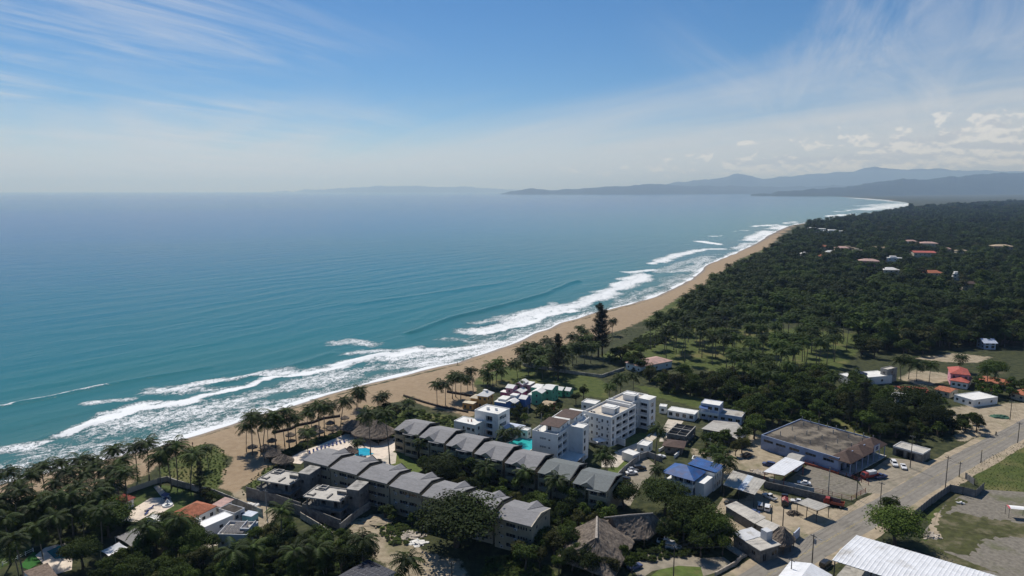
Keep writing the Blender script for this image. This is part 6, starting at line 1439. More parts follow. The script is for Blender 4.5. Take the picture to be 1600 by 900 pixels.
# ---------------------------------------------------------------- people, grown from joint skeletons
def person(label, p, rz, shirt, legs, seated=False, scale=1.):
    t = thing('person', label, 'person', p, rz)
    if seated: J = [(0, 0, .85), (0, 0, 1.12), (.06, 0, 1.38), (.08, 0, 1.5), (.1, 0, 1.66), (.1, 0, 1.76), (.3, -.17, .80), (.15, -.2, .42), (.22, -.2, .36), (.3, .17, .80), (.15, .2, .42), (.22, .2, .36), (.06, -.2, 1.36), (.2, -.26, 1.12), (.45, -.26, 1.08), (.06, .2, 1.36), (.2, .26, 1.12), (.45, .26, 1.08)]
    else: J = [(0, 0, .95), (0, 0, 1.2), (0, 0, 1.42), (.01, 0, 1.52), (.02, 0, 1.66), (.02, 0, 1.76), (.08, -.1, .5), (.02, -.1, .07), (.14, -.1, .04), (-.04, .1, .5), (-.14, .1, .08), (-.02, .1, .04), (0, -.2, 1.4), (-.05, -.25, 1.12), (.05, -.26, .88), (0, .2, 1.4), (.06, .25, 1.12), (.16, .25, .9)]
    E_ = [(0, 1), (1, 2), (2, 3), (3, 4), (4, 5), (0, 6), (6, 7), (7, 8), (0, 9), (9, 10), (10, 11), (2, 12), (12, 13), (13, 14), (2, 15), (15, 16), (16, 17)]
    rad = [.15, .14, .16, .06, .10, .07, .08, .05, .04, .08, .05, .04, .07, .045, .035, .07, .045, .035]
    me = bpy.data.meshes.new('body'); me.from_pydata(J, E_, []); o = link('body', me, t); 
    md = o.modifiers.new('skin', 'SKIN'); o.data.skin_vertices[0].data[0].use_root = True
    for i, r in enumerate(rad): o.data.skin_vertices[0].data[i].radius = (r, r)
    o.modifiers.new('sub', 'SUBSURF').levels = 1
    m = bpy.data.materials.new('figure'); m.use_nodes = True; n = NT(m.node_tree); tc = n.new('ShaderNodeTexCoord'); sp = n.new('ShaderNodeSeparateXYZ'); n.link(tc.outputs['Object'], sp.inputs[0])
    c = n.mix(n.math('GREATER_THAN', sp.outputs[2], .92), legs, shirt); c = n.mix(n.math('GREATER_THAN', sp.outputs[2], 1.47), c, (.20, .12, .08)); c = n.mix(n.math('GREATER_THAN', sp.outputs[2], 1.70), c, (.02, .015, .012)); c = n.mix(n.math('LESS_THAN', sp.outputs[2], .42), c, (.20, .12, .08))
    n.link(c, n.n['Principled BSDF'].inputs['Base Color']); n.n['Principled BSDF'].inputs['Roughness'].default_value = .8; me.materials.append(m); return t
person('lone dark clad person walking on the wet sand', GP(715, 570), R(200), (.03, .03, .04), (.04, .04, .05))
person('person in dark clothes on the sand left of the leaning palms', GP(301, 697), R(100), (.10, .03, .03), (.03, .03, .03))
t_, p_ = motorbike('dark motorbike ridden along the far road', (1556, 680), 37, 'black_paint')
person('rider in dark clothes on the motorbike on the far road', p_ + Vector((-.1, -.08, 0)), R(37), (.04, .04, .05), (.03, .03, .04), True)
person('person in red standing under the patched workshop shed', GP(1161, 796), R(250), (.30, .04, .03), (.03, .03, .04))
person('person in pale shirt on the forecourt wall path', GP(1152, 880), R(120), (.5, .45, .42), (.06, .06, .08))
# ---------------------------------------------------------------- loungers on the deck
LM = MB().box(-.95, .45, -.32, .32, .32, .42).slab([(.45, -.32, .42), (1.05, -.32, .85), (1.05, .32, .85), (.45, .32, .42)], .1).mesh('mattress', 'blue_cloth')
LF = MB().box(-.9, -.8, -.3, -.22, 0, .32).box(-.9, -.8, .22, .3, 0, .32).box(.6, .7, -.3, -.22, 0, .32).box(.6, .7, .22, .3, 0, .32).box(-.95, .7, -.34, -.28, .26, .32).box(-.95, .7, .28, .34, .26, .32).mesh('frame', 'white')
ORD = ['first', 'second', 'third', 'fourth', 'fifth', 'sixth', 'seventh', 'eighth', 'ninth', 'tenth']
for i in range(10):
    s = i / 9; p = GP(484 + 54 * s, 708.5 - 17 * s - 1.5 * math.sin(s * 3)); t = thing('sun_lounger', f'blue cushioned sun lounger, {ORD[i]} from the left in the deck row', 'lounger', p + Vector((0, 0, .02)), R(112 + rng.uniform(-8, 8)), 'sun loungers on the pool deck'); link('mattress', LM, t); link('frame', LF, t)
for i, (x, y) in enumerate([(231, 798), (236, 795), (229, 803)]):
    t = thing('sun_lounger', f'dark lounger on the villa terrace, {ORD[i]} of three', 'lounger', GP(x, y) + Vector((0, 0, .02)), R(40 + 25 * i), 'loungers on the villa terrace'); link('mattress', MB().box(-.95, .45, -.32, .32, .32, .42).mesh('mattress', 'grey_cloth') if i == 0 else LM, t); link('frame', LF, t)
# fountain on the villa terrace, white parasol by the tower, rubble heaps
p_ = GP(262, 790); t = thing('fountain', 'small white tiered fountain on the villa terrace', 'fountain', p_); part('basin', MB().tube([(0, 0, 0), (0, 0, .5)], [1.7, 1.6], 16), 'white', t); part('column', MB().tube([(0, 0, .5), (0, 0, 1.1), (0, 0, 1.2), (0, 0, 2.2)], [.2, .18, .8, .12], 12), 'white', t)
p_ = GP(259, 782); t = thing('garden_gazebo', 'little dark hooded swing seat behind the fountain', 'swing seat', p_, R(-25)); part('hood', MB().slab([(-1.3, -.8, 1.9), (1.3, -.8, 1.9), (1.3, .8, 2.3), (-1.3, .8, 2.3)], .08), 'navy', t); part('seat', MB().box(-1.1, 1.1, -.3, .4, .45, .6).box(-1.1, 1.1, .4, .5, .6, 1.1), 'navy', t); posts(t, [(-1.2, -.6), (1.2, -.6), (-1.2, .6), (1.2, .6)], 1.95, .05, 'iron')
p_ = GP(936, 697); t = thing('parasol', 'white square parasol in the garden before the long white block', 'parasol', p_, .4); r_ = MB(); hip(r_, -2.2, 2.2, -2.2, 2.2, 2.6, .9, .08); part('canopy', r_, 'cloth', t); part('pole', MB().tube([(0, 0, 0), (0, 0, 3.3)], .06, 6), 'white', t)
def heap(name, label, px, n, rad, m, cat, hh=1.):
    p = GP(*px); t = thing(name, label, cat, p); rg = np.random.default_rng(int(px[0]))
    core = MB(); v = []; f = []; N = 14
    for j in range(5):
        for i in range(N): a = i / N * 6.283; r = rad * (1 - j / 5) * (1 + .35 * rg.uniform(-1, 1)); v.append((r * math.cos(a), r * math.sin(a) * .7, hh * (j / 5) ** .8 + .12 * rg.uniform(-1, 1) - (.1 if j == 0 else 0)))
    for j in range(4):
        for i in range(N): f.append((j * N + i, j * N + (i + 1) % N, (j + 1) * N + (i + 1) % N, (j + 1) * N + i))
    f.append(tuple(4 * N + i for i in range(N))); core.add(v, f); part('mound', core, m, t)
    for k in range(n):
        a = rg.uniform(0, 6.28); r = rad * math.sqrt(rg.uniform(.05, 1.3)); s = rg.uniform(.25, .8); q = MB(); c = [(rg.uniform(-s, s), rg.uniform(-s, s) * .7, 0) for _ in range(0)]
        w_, d_, h_ = s * rg.uniform(.5, 1), s * rg.uniform(.3, .8), s * rg.uniform(.15, .5); q.box(-w_, w_, -d_, d_, 0, h_)
        part('chunk', q, m, t, loc=(r * math.cos(a), r * math.sin(a) * .7, max(0, hh * (1 - r / rad)) + .02), rot=(rg.uniform(-.4, .4), rg.uniform(-.4, .4), a))
heap('rubble_heap', 'pale pinkish rubble heap beside the big shade tree', (640, 838), 26, 4.2, 'rubble', 'rubble', .9)
heap('rubble_heap', 'broken pale slabs on the dirt track below the rubble', (652, 848), 10, 3., 'white_roof', 'rubble', .3)
heap('dirt_mound', 'low brown mound of excavated dirt in the dirt yard', (590, 818), 6, 5.0, 'dirt', 'mound', 1.3)
heap('rubble_heap', 'building rubble by the tree at the gravel lot corner', (1452, 838), 14, 3.0, 'rubble', 'rubble', .6)
heap('rubble_heap', 'white rubble against the grey sheet fence', (1498, 786), 5, .9, 'white_roof', 'rubble', .3)
heap('scrap_heap', 'dark green netting heap on the sandy lot', (1563, 652), 8, 4., M.setdefault('net', mat('net', (.05, .12, .08), .95, .3)), 'heap', 1.4)
heap('rubble_heap', 'stone heap by the white canopy', (1185, 738), 14, 3., 'rubble', 'rubble', .8)
heap('rubble_heap', 'builder debris beside the unfinished beach villa', (393, 790), 12, 2.4, 'white_roof', 'rubble', .8)
heap('scrap_heap', 'broken dark machinery left of the conical kiosk', (1206, 826), 10, 1.6, 'iron', 'scrap', .9)
heap('branch_pile', 'dry branch pile beside the carport', (1240, 803), 16, 2.2, 'bark', 'branches', 1.2)
# ---------------------------------------------------------------- plants: prototypes
def finish(me, rnd):
    at = me.attributes.new('rnd', 'FLOAT', 'FACE'); at.data.foreach_set('value', np.asarray(rnd, np.float32)); return me
def leaf_mesh(name, P, N, S, rnd, mats, rg, slim=.62):
    """many small rhombic leaves: positions, facing, sizes"""
    n = len(P); a = rg.normal(size=(n, 3)); T = np.cross(N, a); T /= np.linalg.norm(T, axis=1)[:, None] + 1e-9; B = np.cross(N, T)
    s = S[:, None]; v = np.stack([P - T * s, P + B * s * slim + N * s * .12, P + T * s, P - B * s * slim + N * s * .12], 1).reshape(-1, 3)
    f = np.arange(4 * n).reshape(n, 4); me = bpy.data.meshes.new(name); me.vertices.add(4 * n); me.vertices.foreach_set('co', v.astype(np.float32).ravel())
    me.loops.add(4 * n); me.loops.foreach_set('vertex_index', f.astype(np.int32).ravel()); me.polygons.add(n); me.polygons.foreach_set('loop_start', np.arange(0, 4 * n, 4, dtype=np.int32)); me.polygons.foreach_set('loop_total', np.full(n, 4, np.int32))
    for m in mats: me.materials.append(M[m])
    me.update(calc_edges=True); return finish(me, rnd)
def broadleaf(seed, nl, leaf, h=10., rx=5., flat=.62, mat_='leaf', lobes=22, base=.36):
    """trunk with limbs and a crown of leaf clumps, unit tree of height h"""
    rg = np.random.default_rng(seed); cz = h * (base + (1 - base) / 2); rz = h * (1 - base) / 2
    C = []
    while len(C) < lobes:
        p = rg.uniform(-1, 1, 3)
        if .25 < np.linalg.norm(p) < 1 and p[2] > -.85: C.append(p * [1, 1, 1] if rg.uniform() < .8 else p * .7)
    C = np.array(C); C[:, 2] = np.where(C[:, 2] < -.35, C[:, 2] * .6, C[:, 2]); cen = C * [rx * .72, rx * .72, rz * .72] + [0, 0, cz]; rad = rg.uniform(.22, .42, lobes) * rx
    k = rg.integers(0, lobes, nl); d = rg.normal(size=(nl, 3)); d /= np.linalg.norm(d, axis=1)[:, None]; d[:, 2] = np.where(d[:, 2] < -.35, -d[:, 2], d[:, 2])
    r = rad[k] * np.clip(rg.normal(.92, .16, nl), .2, 1.25); P = cen[k] + d * r[:, None] * [1, 1, flat + .15]
    N = d * .7 + rg.normal(size=(nl, 3)) * .45 + [0, 0, .35]; N /= np.linalg.norm(N, axis=1)[:, None]
    S = leaf * rg.uniform(.6, 1.35, nl); rnd = np.clip(.5 * rg.uniform(0, 1, lobes)[k] + .5 * rg.uniform(0, 1, nl), 0, 1)
    crown = leaf_mesh('crown', P, N, S, rnd, [mat_], rg)
    tb = MB(); th = h * base * 1.15; bend = rg.normal(0, .3, 2); top = (bend[0], bend[1], th)
    tb.tube([(0, 0, -.6), (bend[0] * .3, bend[1] * .3, th * .5), top], [h * .045, h * .034, h * .028], 8)
    for i in rg.choice(lobes, 9, replace=False): c = cen[i]; mid = ((top[0] + c[0]) / 2, (top[1] + c[1]) / 2, (top[2] + c[2]) / 2 + .3); tb.tube([top, mid, tuple(c)], [h * .02, h * .012, h * .005], 5, cap=False)
    return tb.mesh('trunk', 'bark', True), crown
def frond_arrays(rg, L=4.2, el=40, droop=1., n=13):
    """one arching feathered frond along +x from the origin"""
    ts = np.linspace(0, 1, n + 1); e = R(el) - droop * ts ** 1.3 * R(95); st = L / n; x = np.concatenate([[0], np.cumsum(np.cos(e[:-1]) * st)]); z = np.concatenate([[0], np.cumsum(np.sin(e[:-1]) * st)])
    v = []; f = []
    for i in range(n):                                    # midrib
        w0, w1 = .07 * (1 - ts[i]) + .015, .07 * (1 - ts[i + 1]) + .015; o = len(v)
        v += [(x[i], -w0, z[i]), (x[i], w0, z[i]), (x[i + 1], w1, z[i + 1]), (x[i + 1], -w1, z[i + 1])]; f.append((o, o + 3, o + 2, o + 1))
    for i in range(1, n):
        t = ts[i]; ll = 1.35 * math.sin(math.pi * min(1, t * .88 + .10)) ** .6 * rg.uniform(.85, 1.15); dr = .45 + .35 * t
        for s in (-1, 1):
            fx = st * (.55 + .9 * t); o = len(v); d_ = ll * dr * rg.uniform(.7, 1.2)
            v += [(x[i] - st * .46, 0, z[i]), (x[i] + st * .46, 0, z[i] + np.sin(e[i]) * st * .4), (x[i] + fx * 1.0, s * ll, z[i] - d_), (x[i] + fx * .55, s * ll * .6, z[i] - d_ * .35 + .03)]
            f.append((o, o + 1, o + 3)); f.append((o + 3, o + 1, o + 2))
    return v, f
FR = []
for sd, (el, dr) in enumerate([(62, .95), (40, 1.0), (20, 1.0), (2, .9), (50, 1.25), (-25, .6)]):
    v, f = frond_arrays(np.random.default_rng(sd), 4.3, el, dr); FR.append((np.array(v), f))
def frond_mesh(i):
    v, f = FR[i]; me = bpy.data.meshes.new('frond'); me.from_pydata([tuple(p) for p in v], [], f); me.materials.append(M['frond']); rg = np.random.default_rng(i); return finish(me, np.clip(.15 + .5 * rg.uniform(0, 1, len(f)) + (.2 if i == 5 else 0), 0, 1))
FM = [frond_mesh(i) for i in range(6)]
def frond_layout(rg, n=22):
    out = []; k = 0
    for i in range(n):
        u = i / (n - 1); kind = 0 if u < .18 else 4 if u < .36 else 1 if u < .58 else 2 if u < .78 else 3 if u < .92 else 5
        out.append((kind, i * 2.39996 + rg.uniform(-.25, .25), rg.uniform(-.14, .14), rg.uniform(.82, 1.12)))
    return out
def palm_trunk(rg, h, lean):
    a = rg.uniform(0, 6.28); pts = []; 
    for i in range(7): t = i / 6; pts.append((math.cos(a) * lean * t ** 1.6, math.sin(a) * lean * t ** 1.6, -.5 + (h + .5) * t))
    return MB().tube(pts, [.30, .20, .17, .155, .15, .14, .13], 7).mesh('trunk', 'palm_bark', True), Vector(pts[-1])
PALM = []                                                 # (trunk mesh, joined crown mesh, crown position, layout) at height 11
for sd in range(7):
    rg = np.random.default_rng(100 + sd); tm, top = palm_trunk(rg, 11., [.4, 1.4, .8, 2.0, .2, 1.1, 1.7][sd]); lay = frond_layout(rg); V_ = []; F_ = []; rn = []
    for kind, az, tl, s in lay:
        v, f = FR[kind]; m = np.array((Matrix.Rotation(az, 3, 'Z') @ Matrix.Rotation(tl, 3, 'X')) * s); o = len(V_); V_ += [tuple(p) for p in v @ m.T]; F_ += [tuple(i + o for i in q) for q in f]; rn += list(np.clip(rg.uniform(0, .5) + .5 * rg.uniform(0, 1, len(f)), 0, 1))
    me = bpy.data.meshes.new('crown'); me.from_pydata(V_, [], F_); me.materials.append(M['frond']); finish(me, rn); nut = None; PALM.append((tm, me, top, lay))
NUT = MB(); [NUT.tube([(.28 * math.cos(a), .28 * math.sin(a), -.42), (.3 * math.cos(a), .3 * math.sin(a), -.28), (.28 * math.cos(a), .28 * math.sin(a), -.12)], [.07, .15, .07], 6) for a in (0, 1.1, 2.3, 3.4, 4.6, 5.5)]; NUT = NUT.mesh('coconuts', 'leaf_olive')
BL = [broadleaf(s, n, lf, mat_=m_, rx=rx_, base=b_) for s, n, lf, m_, rx_, b_ in [(1, 2600, .30, 'leaf', 5.0, .30), (2, 2600, .30, 'leaf', 4.6, .22), (3, 2400, .32, 'leaf_bright', 5.2, .28), (4, 2600, .30, 'leaf', 5.6, .30), (5, 2400, .30, 'leaf_olive', 4.6, .2), (6, 2600, .32, 'leaf', 5.0, .16)]]
BIG = [broadleaf(s, 9000, .22, h=10., rx=6.2, mat_=m_, lobes=46, base=.26, flat=.55) for s, m_ in ((21, 'leaf'), (22, 'leaf_bright'), (23, 'leaf'))]
BUSH = [broadleaf(s, 900, .15, h=2.2, rx=1.4, mat_=m_, lobes=10, base=.06) for s, m_ in ((31, 'cover'), (32, 'leaf'), (33, 'leaf_bright'))]
def casuarina(seed, h=25., w_=4.5, n=6000):
    rg = np.random.default_rng(seed); tb = MB(); tb.tube([(0, 0, -.6), (.2, .1, h * .5), (0, 0, h * .97)], [.45, .28, .06], 8); P = []; 
    for k in range(70):
        z = h * rg.uniform(.16, .98); L = w_ * (1.15 - z / h) ** .7 * rg.uniform(.5, 1.15); a = rg.uniform(0, 6.28); up = rg.uniform(.25, .8); e = np.array([math.cos(a) * L, math.sin(a) * L, L * up]); tb.tube([(0, 0, z), tuple(e * .5 + [0, 0, z]), tuple(e + [0, 0, z])], [.09, .05, .02], 4, cap=False)
        m = n // 70; t = rg.uniform(.35, 1.08, m); P.append(e * t[:, None] + [0, 0, z] + rg.normal(0, .42, (m, 3)))
    P = np.concatenate(P); N = rg.normal(size=P.shape); N /= np.linalg.norm(N, axis=1)[:, None]; return tb.mesh('trunk', 'bark', True), leaf_mesh('crown', P, N, .34 * rg.uniform(.6, 1.4, len(P)), rg.uniform(0, 1, len(P)), ['needle'], rg, .3)
CAS = [casuarina(41), casuarina(42)]

# ---------------------------------------------------------------- planting plan
palms = []; broad = []                                    # (x, y, height, variant, rotation, label, group)
def HT(base, crown):
    """height of a trunk whose foot and crown are seen at these pixels"""
    p = GP(*base); a = (crown[1] - 450) / FPX; d = p.y; ang_ = PITCH + math.atan(a); return CAM_H - p.z - math.hypot(p.x, p.y) * 0 - d * math.tan(ang_) if False else max(3., CAM_H - d * math.tan(ang_) - p.z)
def palm_at(base, crown, label, group=None): p = GP(*base); palms.append([p.x, p.y, p.z, HT(base, crown), None, rng.uniform(0, 6.28), label, group])
def palm_crown(cr, h, label, group=None): x, y = G(cr[0], cr[1], h); palms.append([x, y, gz(x, y), h, None, rng.uniform(0, 6.28), label, group])
BP = [((394.7, 711), (382, 652), 'tallest of the leaning palm pair at the left of the hotel beach'), ((385, 705), (380, 668), 'shorter of the leaning palm pair at the left of the hotel beach'), ((408, 706), (413, 651), 'tall palm left in the clump of three on the hotel beach'), ((411, 705), (409, 660), 'middle palm in the clump of three on the hotel beach'), ((419, 693), (416, 660), 'short palm right in the clump of three on the hotel beach'),
      ((431, 700), (433, 650), 'straight palm where the dark beach barrier starts'), ((445, 697), (445, 657), 'shorter palm second along the dark beach barrier'), ((452, 698), (455, 645), 'tall palm crossing the dark beach barrier on the left'), ((463, 693), (465, 653), 'palm right of the lone beach umbrella'),
      ((480, 674), (482, 648), 'slim palm behind the dark barrier, left of two'), ((487, 668), (487, 640), 'slim palm behind the dark barrier, right of two'), ((499, 681), (499, 634), 'very tall palm above the clipped hedge, left of two'), ((507, 681), (506, 639), 'very tall palm above the clipped hedge, right of two'),
      ((523, 663), (525, 635), 'palm at the right end of the dark barrier, left of two'), ((532, 673), (532, 628), 'palm at the right end of the dark barrier, right of two'), ((557, 640), (557, 612), 'palm on the scrub edge near the surf'), ((559, 637), (562, 620), 'leaning palm next to the scrub edge palm'), ((481, 707), (483, 676), 'palm growing through the pool deck'), ((560, 711), (562, 692), 'small palm standing in the blue pool'),
      ((579, 710), (579, 648), 'very tall slim palm in front of the big thatched pavilion'), ((609, 724), (608, 648), 'very tall slim palm at the corner of the farther apartment row'), ((604, 640), (606, 618), 'bushy palm in the scrub behind the pavilion'), ((590, 642), (590, 622), 'bushy palm left in the scrub behind the pavilion'), ((638, 648), (640, 628), 'palm at the right of the scrub behind the pavilion')]
BP += [((683, 631), (683, 600), 'first palm from the left on the sandy yard'), ((696, 633), (696, 601), 'second palm from the left on the sandy yard'), ((707, 623), (708, 589), 'third palm from the left on the sandy yard'), ((712, 620), (712, 586), 'fourth palm from the left on the sandy yard'), ((720, 625), (721, 591), 'fifth palm from the left on the sandy yard'), ((731, 611), (731, 592), 'sixth palm from the left on the sandy yard'), ((740, 620), (740, 580), 'seventh palm from the left on the sandy yard'),
       ((755, 600), (755, 582), 'short palm right of the sandy yard palms'), ((770, 604), (771, 573), 'left palm of the tall pair above the orange house'), ((775, 602), (775, 566), 'right palm of the tall pair above the orange house'), ((809, 590), (811, 569), 'single palm on the lawn behind the pink house'), ((812, 618), (812, 597), 'palm in front of the pink house'), ((762, 606), (762, 589), 'low palm behind the orange house'), ((784, 596), (784, 580), 'palm left of the pink house')]
for b, c, lb in BP: palm_at(b, c, 'coconut palm: ' + lb)
g_ = 'palms of the beach clump by the casuarina'
for x, y in [(813, 547), (820, 543), (828, 547), (835, 552), (845, 541), (856, 534), (864, 539), (840, 560), (848, 566), (852, 548), (866, 556), (826, 558), (880, 545), (888, 553), (893, 527), (904, 513), (913, 518), (914, 541), (901, 545), (923, 540), (908, 530), (957, 502), (833, 540), (860, 546), (872, 548), (895, 540), (919, 528), (838, 549), (857, 562), (883, 560)]: palm_crown((x, y), rng.uniform(8.5, 12), 'coconut palm in the beach clump around the casuarinas', g_)
g_ = 'palms of the lower left thicket'
for x, y in [(68, 732), (20, 756), (34, 768), (53, 783), (121, 723), (106, 736), (155, 717), (176, 703), (193, 717), (171, 755), (109, 776), (71, 786), (127, 797), (93, 807), (62, 822), (9, 812), (31, 836), (140, 740), (85, 755), (150, 770), (195, 742), (182, 733), (50, 745), (128, 757), (5, 778), (90, 776), (155, 795), (40, 800), (145, 728), (100, 725), (-12, 790), (165, 735), (12, 740)]: palm_crown((x, y), rng.uniform(9, 14), 'coconut palm in the lower left thicket by the surf', g_)
for x, y, h, lb in [(211, 699, 12, 'left of the two tall palms at the seaward end of the villa lawn'), (229, 695, 13, 'right of the two tall palms at the seaward end of the villa lawn'), (274, 697, 14, 'tall dark palm right in the pair behind the terracotta villa'), (264, 705, 13, 'tall dark palm left in the pair behind the terracotta villa'), (294, 713, 12, 'slim palm over the garden wall below the scrub dune'), (277, 812, 10, 'dark palm in front of the terracotta villa'), (218, 826, 9, 'palm in front of the grey fabric canopy'), (324, 703, 7, 'palm on the scrub dune'), (248, 716, 10, 'palm on the sand left of the scrub dune'),
                  (437, 800, 11, 'lone palm standing clear below the unfinished villas'), (359, 862, 9, 'palm in front of the solar house'), (564, 847, 9, 'palm left of the dirt track'), (468, 864, 9, 'palm in the middle of the bottom shrubs'), (640, 876, 8, 'palm at the bottom of the dirt track'), (505, 858, 8, 'palm right in the bottom shrubs'), (395, 856, 8, 'palm over the bottom garden wall'), (25, 860, 7, 'palm beside the artificial turf'),
                  (946, 708, 9.5, 'left of the twin palms by the parking court'), (951, 712, 9, 'right of the twin palms by the parking court'), (1025, 672, 13, 'tall palm beside the little gatehouse'), (1024, 730, 7, 'bushy palm left of the blue roofed house'), (1129, 720, 11, 'palm right of the blue roofed house'), (1120, 700, 8, 'small palm behind the blue roofed house'), (990, 588, 10, 'palm left of the grove in front of the pink roofed bungalow'), (970, 589, 11, 'palm right behind the long white block'), (952, 604, 11, 'palm nearest behind the long white block'), (962, 596, 10, 'middle palm behind the long white block'),
                  (1410, 563, 11, 'first slim palm of the row right of the grey block'), (1422, 564, 10, 'second slim palm of the row right of the grey block'), (1434, 570, 9, 'third slim palm of the row right of the grey block'), (1454, 571, 9, 'fourth slim palm of the row right of the grey block'), (1546, 577, 12, 'tall palm in front of the terracotta row'), (1500, 559, 8, 'palm on the dry clearing'), (1306, 590, 9, 'palm left of the solar villa'), (1355, 596, 9, 'palm in front of the solar villa'),
                  (660, 690, 7, 'palm in the courtyard nearest the blue pool'), (690, 715, 7, 'palm in the courtyard left of the round tree'), (760, 728, 8, 'palm in the middle of the courtyard'), (818, 742, 8, 'palm right of the middle in the courtyard'), (870, 752, 8.5, 'tall palm at the lower end of the courtyard'), (730, 700, 6, 'small palm against the farther row balconies'), (800, 672, 5, 'small palm by the turquoise pool'), (790, 676, 5, 'second small palm by the turquoise pool')]: palm_crown((x, y), h, 'coconut palm: ' + lb)
palm_at((388, 706), (366, 699), 'small bare leaning sapling palm on the sand at the left') if False else None
def scatter_px(poly, n, seed=0, mind=3., tries=40):
    """points scattered on the ground inside a pixel polygon, kept apart"""
    w_ = P0(poly); rg = np.random.default_rng(seed); x0, x1 = min(p[0] for p in w_), max(p[0] for p in w_); y0, y1 = min(p[1] for p in w_), max(p[1] for p in w_); out = []; cell = {}
    for _ in range(n * tries):
        if len(out) >= n: break
        x, y = rg.uniform(x0, x1), rg.uniform(y0, y1)
        if not inpoly(np.array([x]), np.array([y]), w_)[0]: continue
        c = (int(x // mind), int(y // mind))
        if any((x - a) ** 2 + (y - b) ** 2 < mind * mind for i in (-1, 0, 1) for j in (-1, 0, 1) for a, b in cell.get((c[0] + i, c[1] + j), ())): continue
        cell.setdefault(c, []).append((x, y)); out.append((x, y))
    return out
# the tall palm grove on its lawn
for x, y in scatter_px([(1010, 545), (1040, 522), (1100, 512), (1200, 515), (1300, 525), (1335, 535), (1310, 575), (1270, 590), (1190, 585), (1090, 570), (1030, 560)], 105, 5, 6.2): palms.append([x, y, 0, rng.uniform(14, 18), None, rng.uniform(0, 6.28), 'tall coconut palm in the grove on the bright lawn', 'palms of the grove on the bright lawn'])
for x, y in scatter_px([(1060, 500), (1110, 452), (1140, 430), (1240, 470), (1330, 500), (1340, 520), (1200, 512), (1090, 505)], 75, 6, 9): palms.append([x, y, 0, rng.uniform(11, 15), None, rng.uniform(0, 6.28), 'coconut palm in the coastal plantation behind the grove', 'palms of the coastal plantation'])
for x, y in scatter_px([(1130, 580), (1165, 572), (1215, 585), (1230, 610), (1190, 640), (1150, 620)], 14, 8, 6.): palms.append([x, y, 0, rng.uniform(12, 16), None, rng.uniform(0, 6.28), 'tall coconut palm in the dark belt before the grove', 'palms in the belt before the grove'])
def crown_at(px, zc, hgt, var, label, group=None, big=None): x, y = G(px[0], px[1], zc); broad.append([x, y, gz(x, y), hgt, var, rng.uniform(0, 6.28), label, group, big])
for px, zc, h, v, lb, b in [((713, 815), 7.5, 14.5, 1.55, 'huge spreading dark shade tree over the nearer apartment row', 0), ((695, 736), 4.5, 9.5, 1.2, 'round dense tree in the courtyard nearest the pool', 2), ((1400, 828), 4.5, 10.5, 1.4, 'wide bright green tree at the road edge of the gravel lot', 1), ((1389, 789), 3.5, 6.5, 2, 'small round tree beside the road pole', None), ((1040, 780), 5, 11, 1.3, 'large dark tree below the blue roofed house', 0), ((1078, 803), 5, 11, 1.2, 'broad tree between the restaurant and the workshop yard', 1), ((1108, 822), 5, 10, 0, 'dense tree at the left of the roadside house', 2),
                            ((168, 812), 5.5, 11, 0, 'dark round tree over the grey canopy of the villa', 2), ((128, 866), 4, 8.5, 0, 'round dark tree beside the green garden pool', 0), ((297, 846), 4, 8.5, 0, 'dense tree below the terracotta villa', 2), ((312, 874), 3.5, 7.5, 4, 'olive yellow bushy tree at the bottom left of centre', None), ((1430, 628), 7, 14, 1.3, 'very large dark spreading tree by the sandy lot', 0), ((1388, 648), 6, 12, 0, 'dark spreading tree left under the very large one', 2), ((1460, 650), 6, 11, 0, 'dark tree right under the very large one', 0), ((1556, 578), 5, 10, 0, 'round tree behind the red hip roofs', 2), ((975, 776), 4, 9, 0, 'dark tree hiding the end of the farther apartment row', 0), ((905, 772), 4, 9, 1, 'round bright topped tree at the lower end of the courtyard', 1), ((1000, 548), 4, 8, 0, 'round dark tree in front of the pink roofed bungalow', None), ((965, 552), 4, 8, 3, 'dark tree left of the pink roofed bungalow', None), ((912, 612), 3.5, 7, 1, 'dark tree right of the green house', None), ((900, 622), 3, 6, 0, 'low tree below the green house', None)]: crown_at(px, zc, h, v, 'broadleaf tree: ' + lb, None, b)
def fill(poly, n, seed, mind, hr, label, group, vs=(0, 1, 3, 5, 2, 4)):
    for x, y in scatter_px(poly, n, seed, mind): broad.append([x, y, gz(x, y), rng.uniform(*hr), int(rng.choice(vs)), rng.uniform(0, 6.28), label, group, None])
fill([(655, 735), (690, 722), (780, 760), (860, 790), (930, 800), (960, 830), (900, 830), (850, 812), (760, 790), (690, 770)], 34, 11, 4.0, (4.5, 8), 'leafy tree in the courtyard between the two apartment rows', 'courtyard trees')
fill([(800, 872), (860, 845), (885, 830), (900, 845), (885, 890), (900, 905), (830, 900)], 12, 12, 3.5, (5, 8), 'leafy tree at the near end of the nearer apartment row', 'trees by the row end')
fill([(380, 870), (440, 850), (480, 860), (560, 860), (580, 890), (540, 905), (360, 920)], 26, 13, 3.6, (4.5, 7.5), 'dark tree in the thicket below the unfinished villas', 'bottom thicket trees')
fill([(140, 900), (180, 880), (250, 880), (300, 880), (360, 890), (360, 925), (150, 925)], 20, 14, 3.6, (4.5, 7), 'leafy green shrub tree along the lower left edge', 'lower left edge shrub trees', (2, 2, 4, 0))
fill([(0, 800), (60, 790), (150, 790), (200, 800), (150, 830), (60, 830), (10, 850)], 16, 15, 4.5, (4, 6.5), 'dark understorey tree below the left thicket palms', 'left thicket understorey')
fill([(885, 905), (900, 880), (930, 890), (985, 875), (990, 905)], 10, 16, 3.6, (5, 7.5), 'dense tree in front of the thatched restaurant', 'trees before the restaurant')
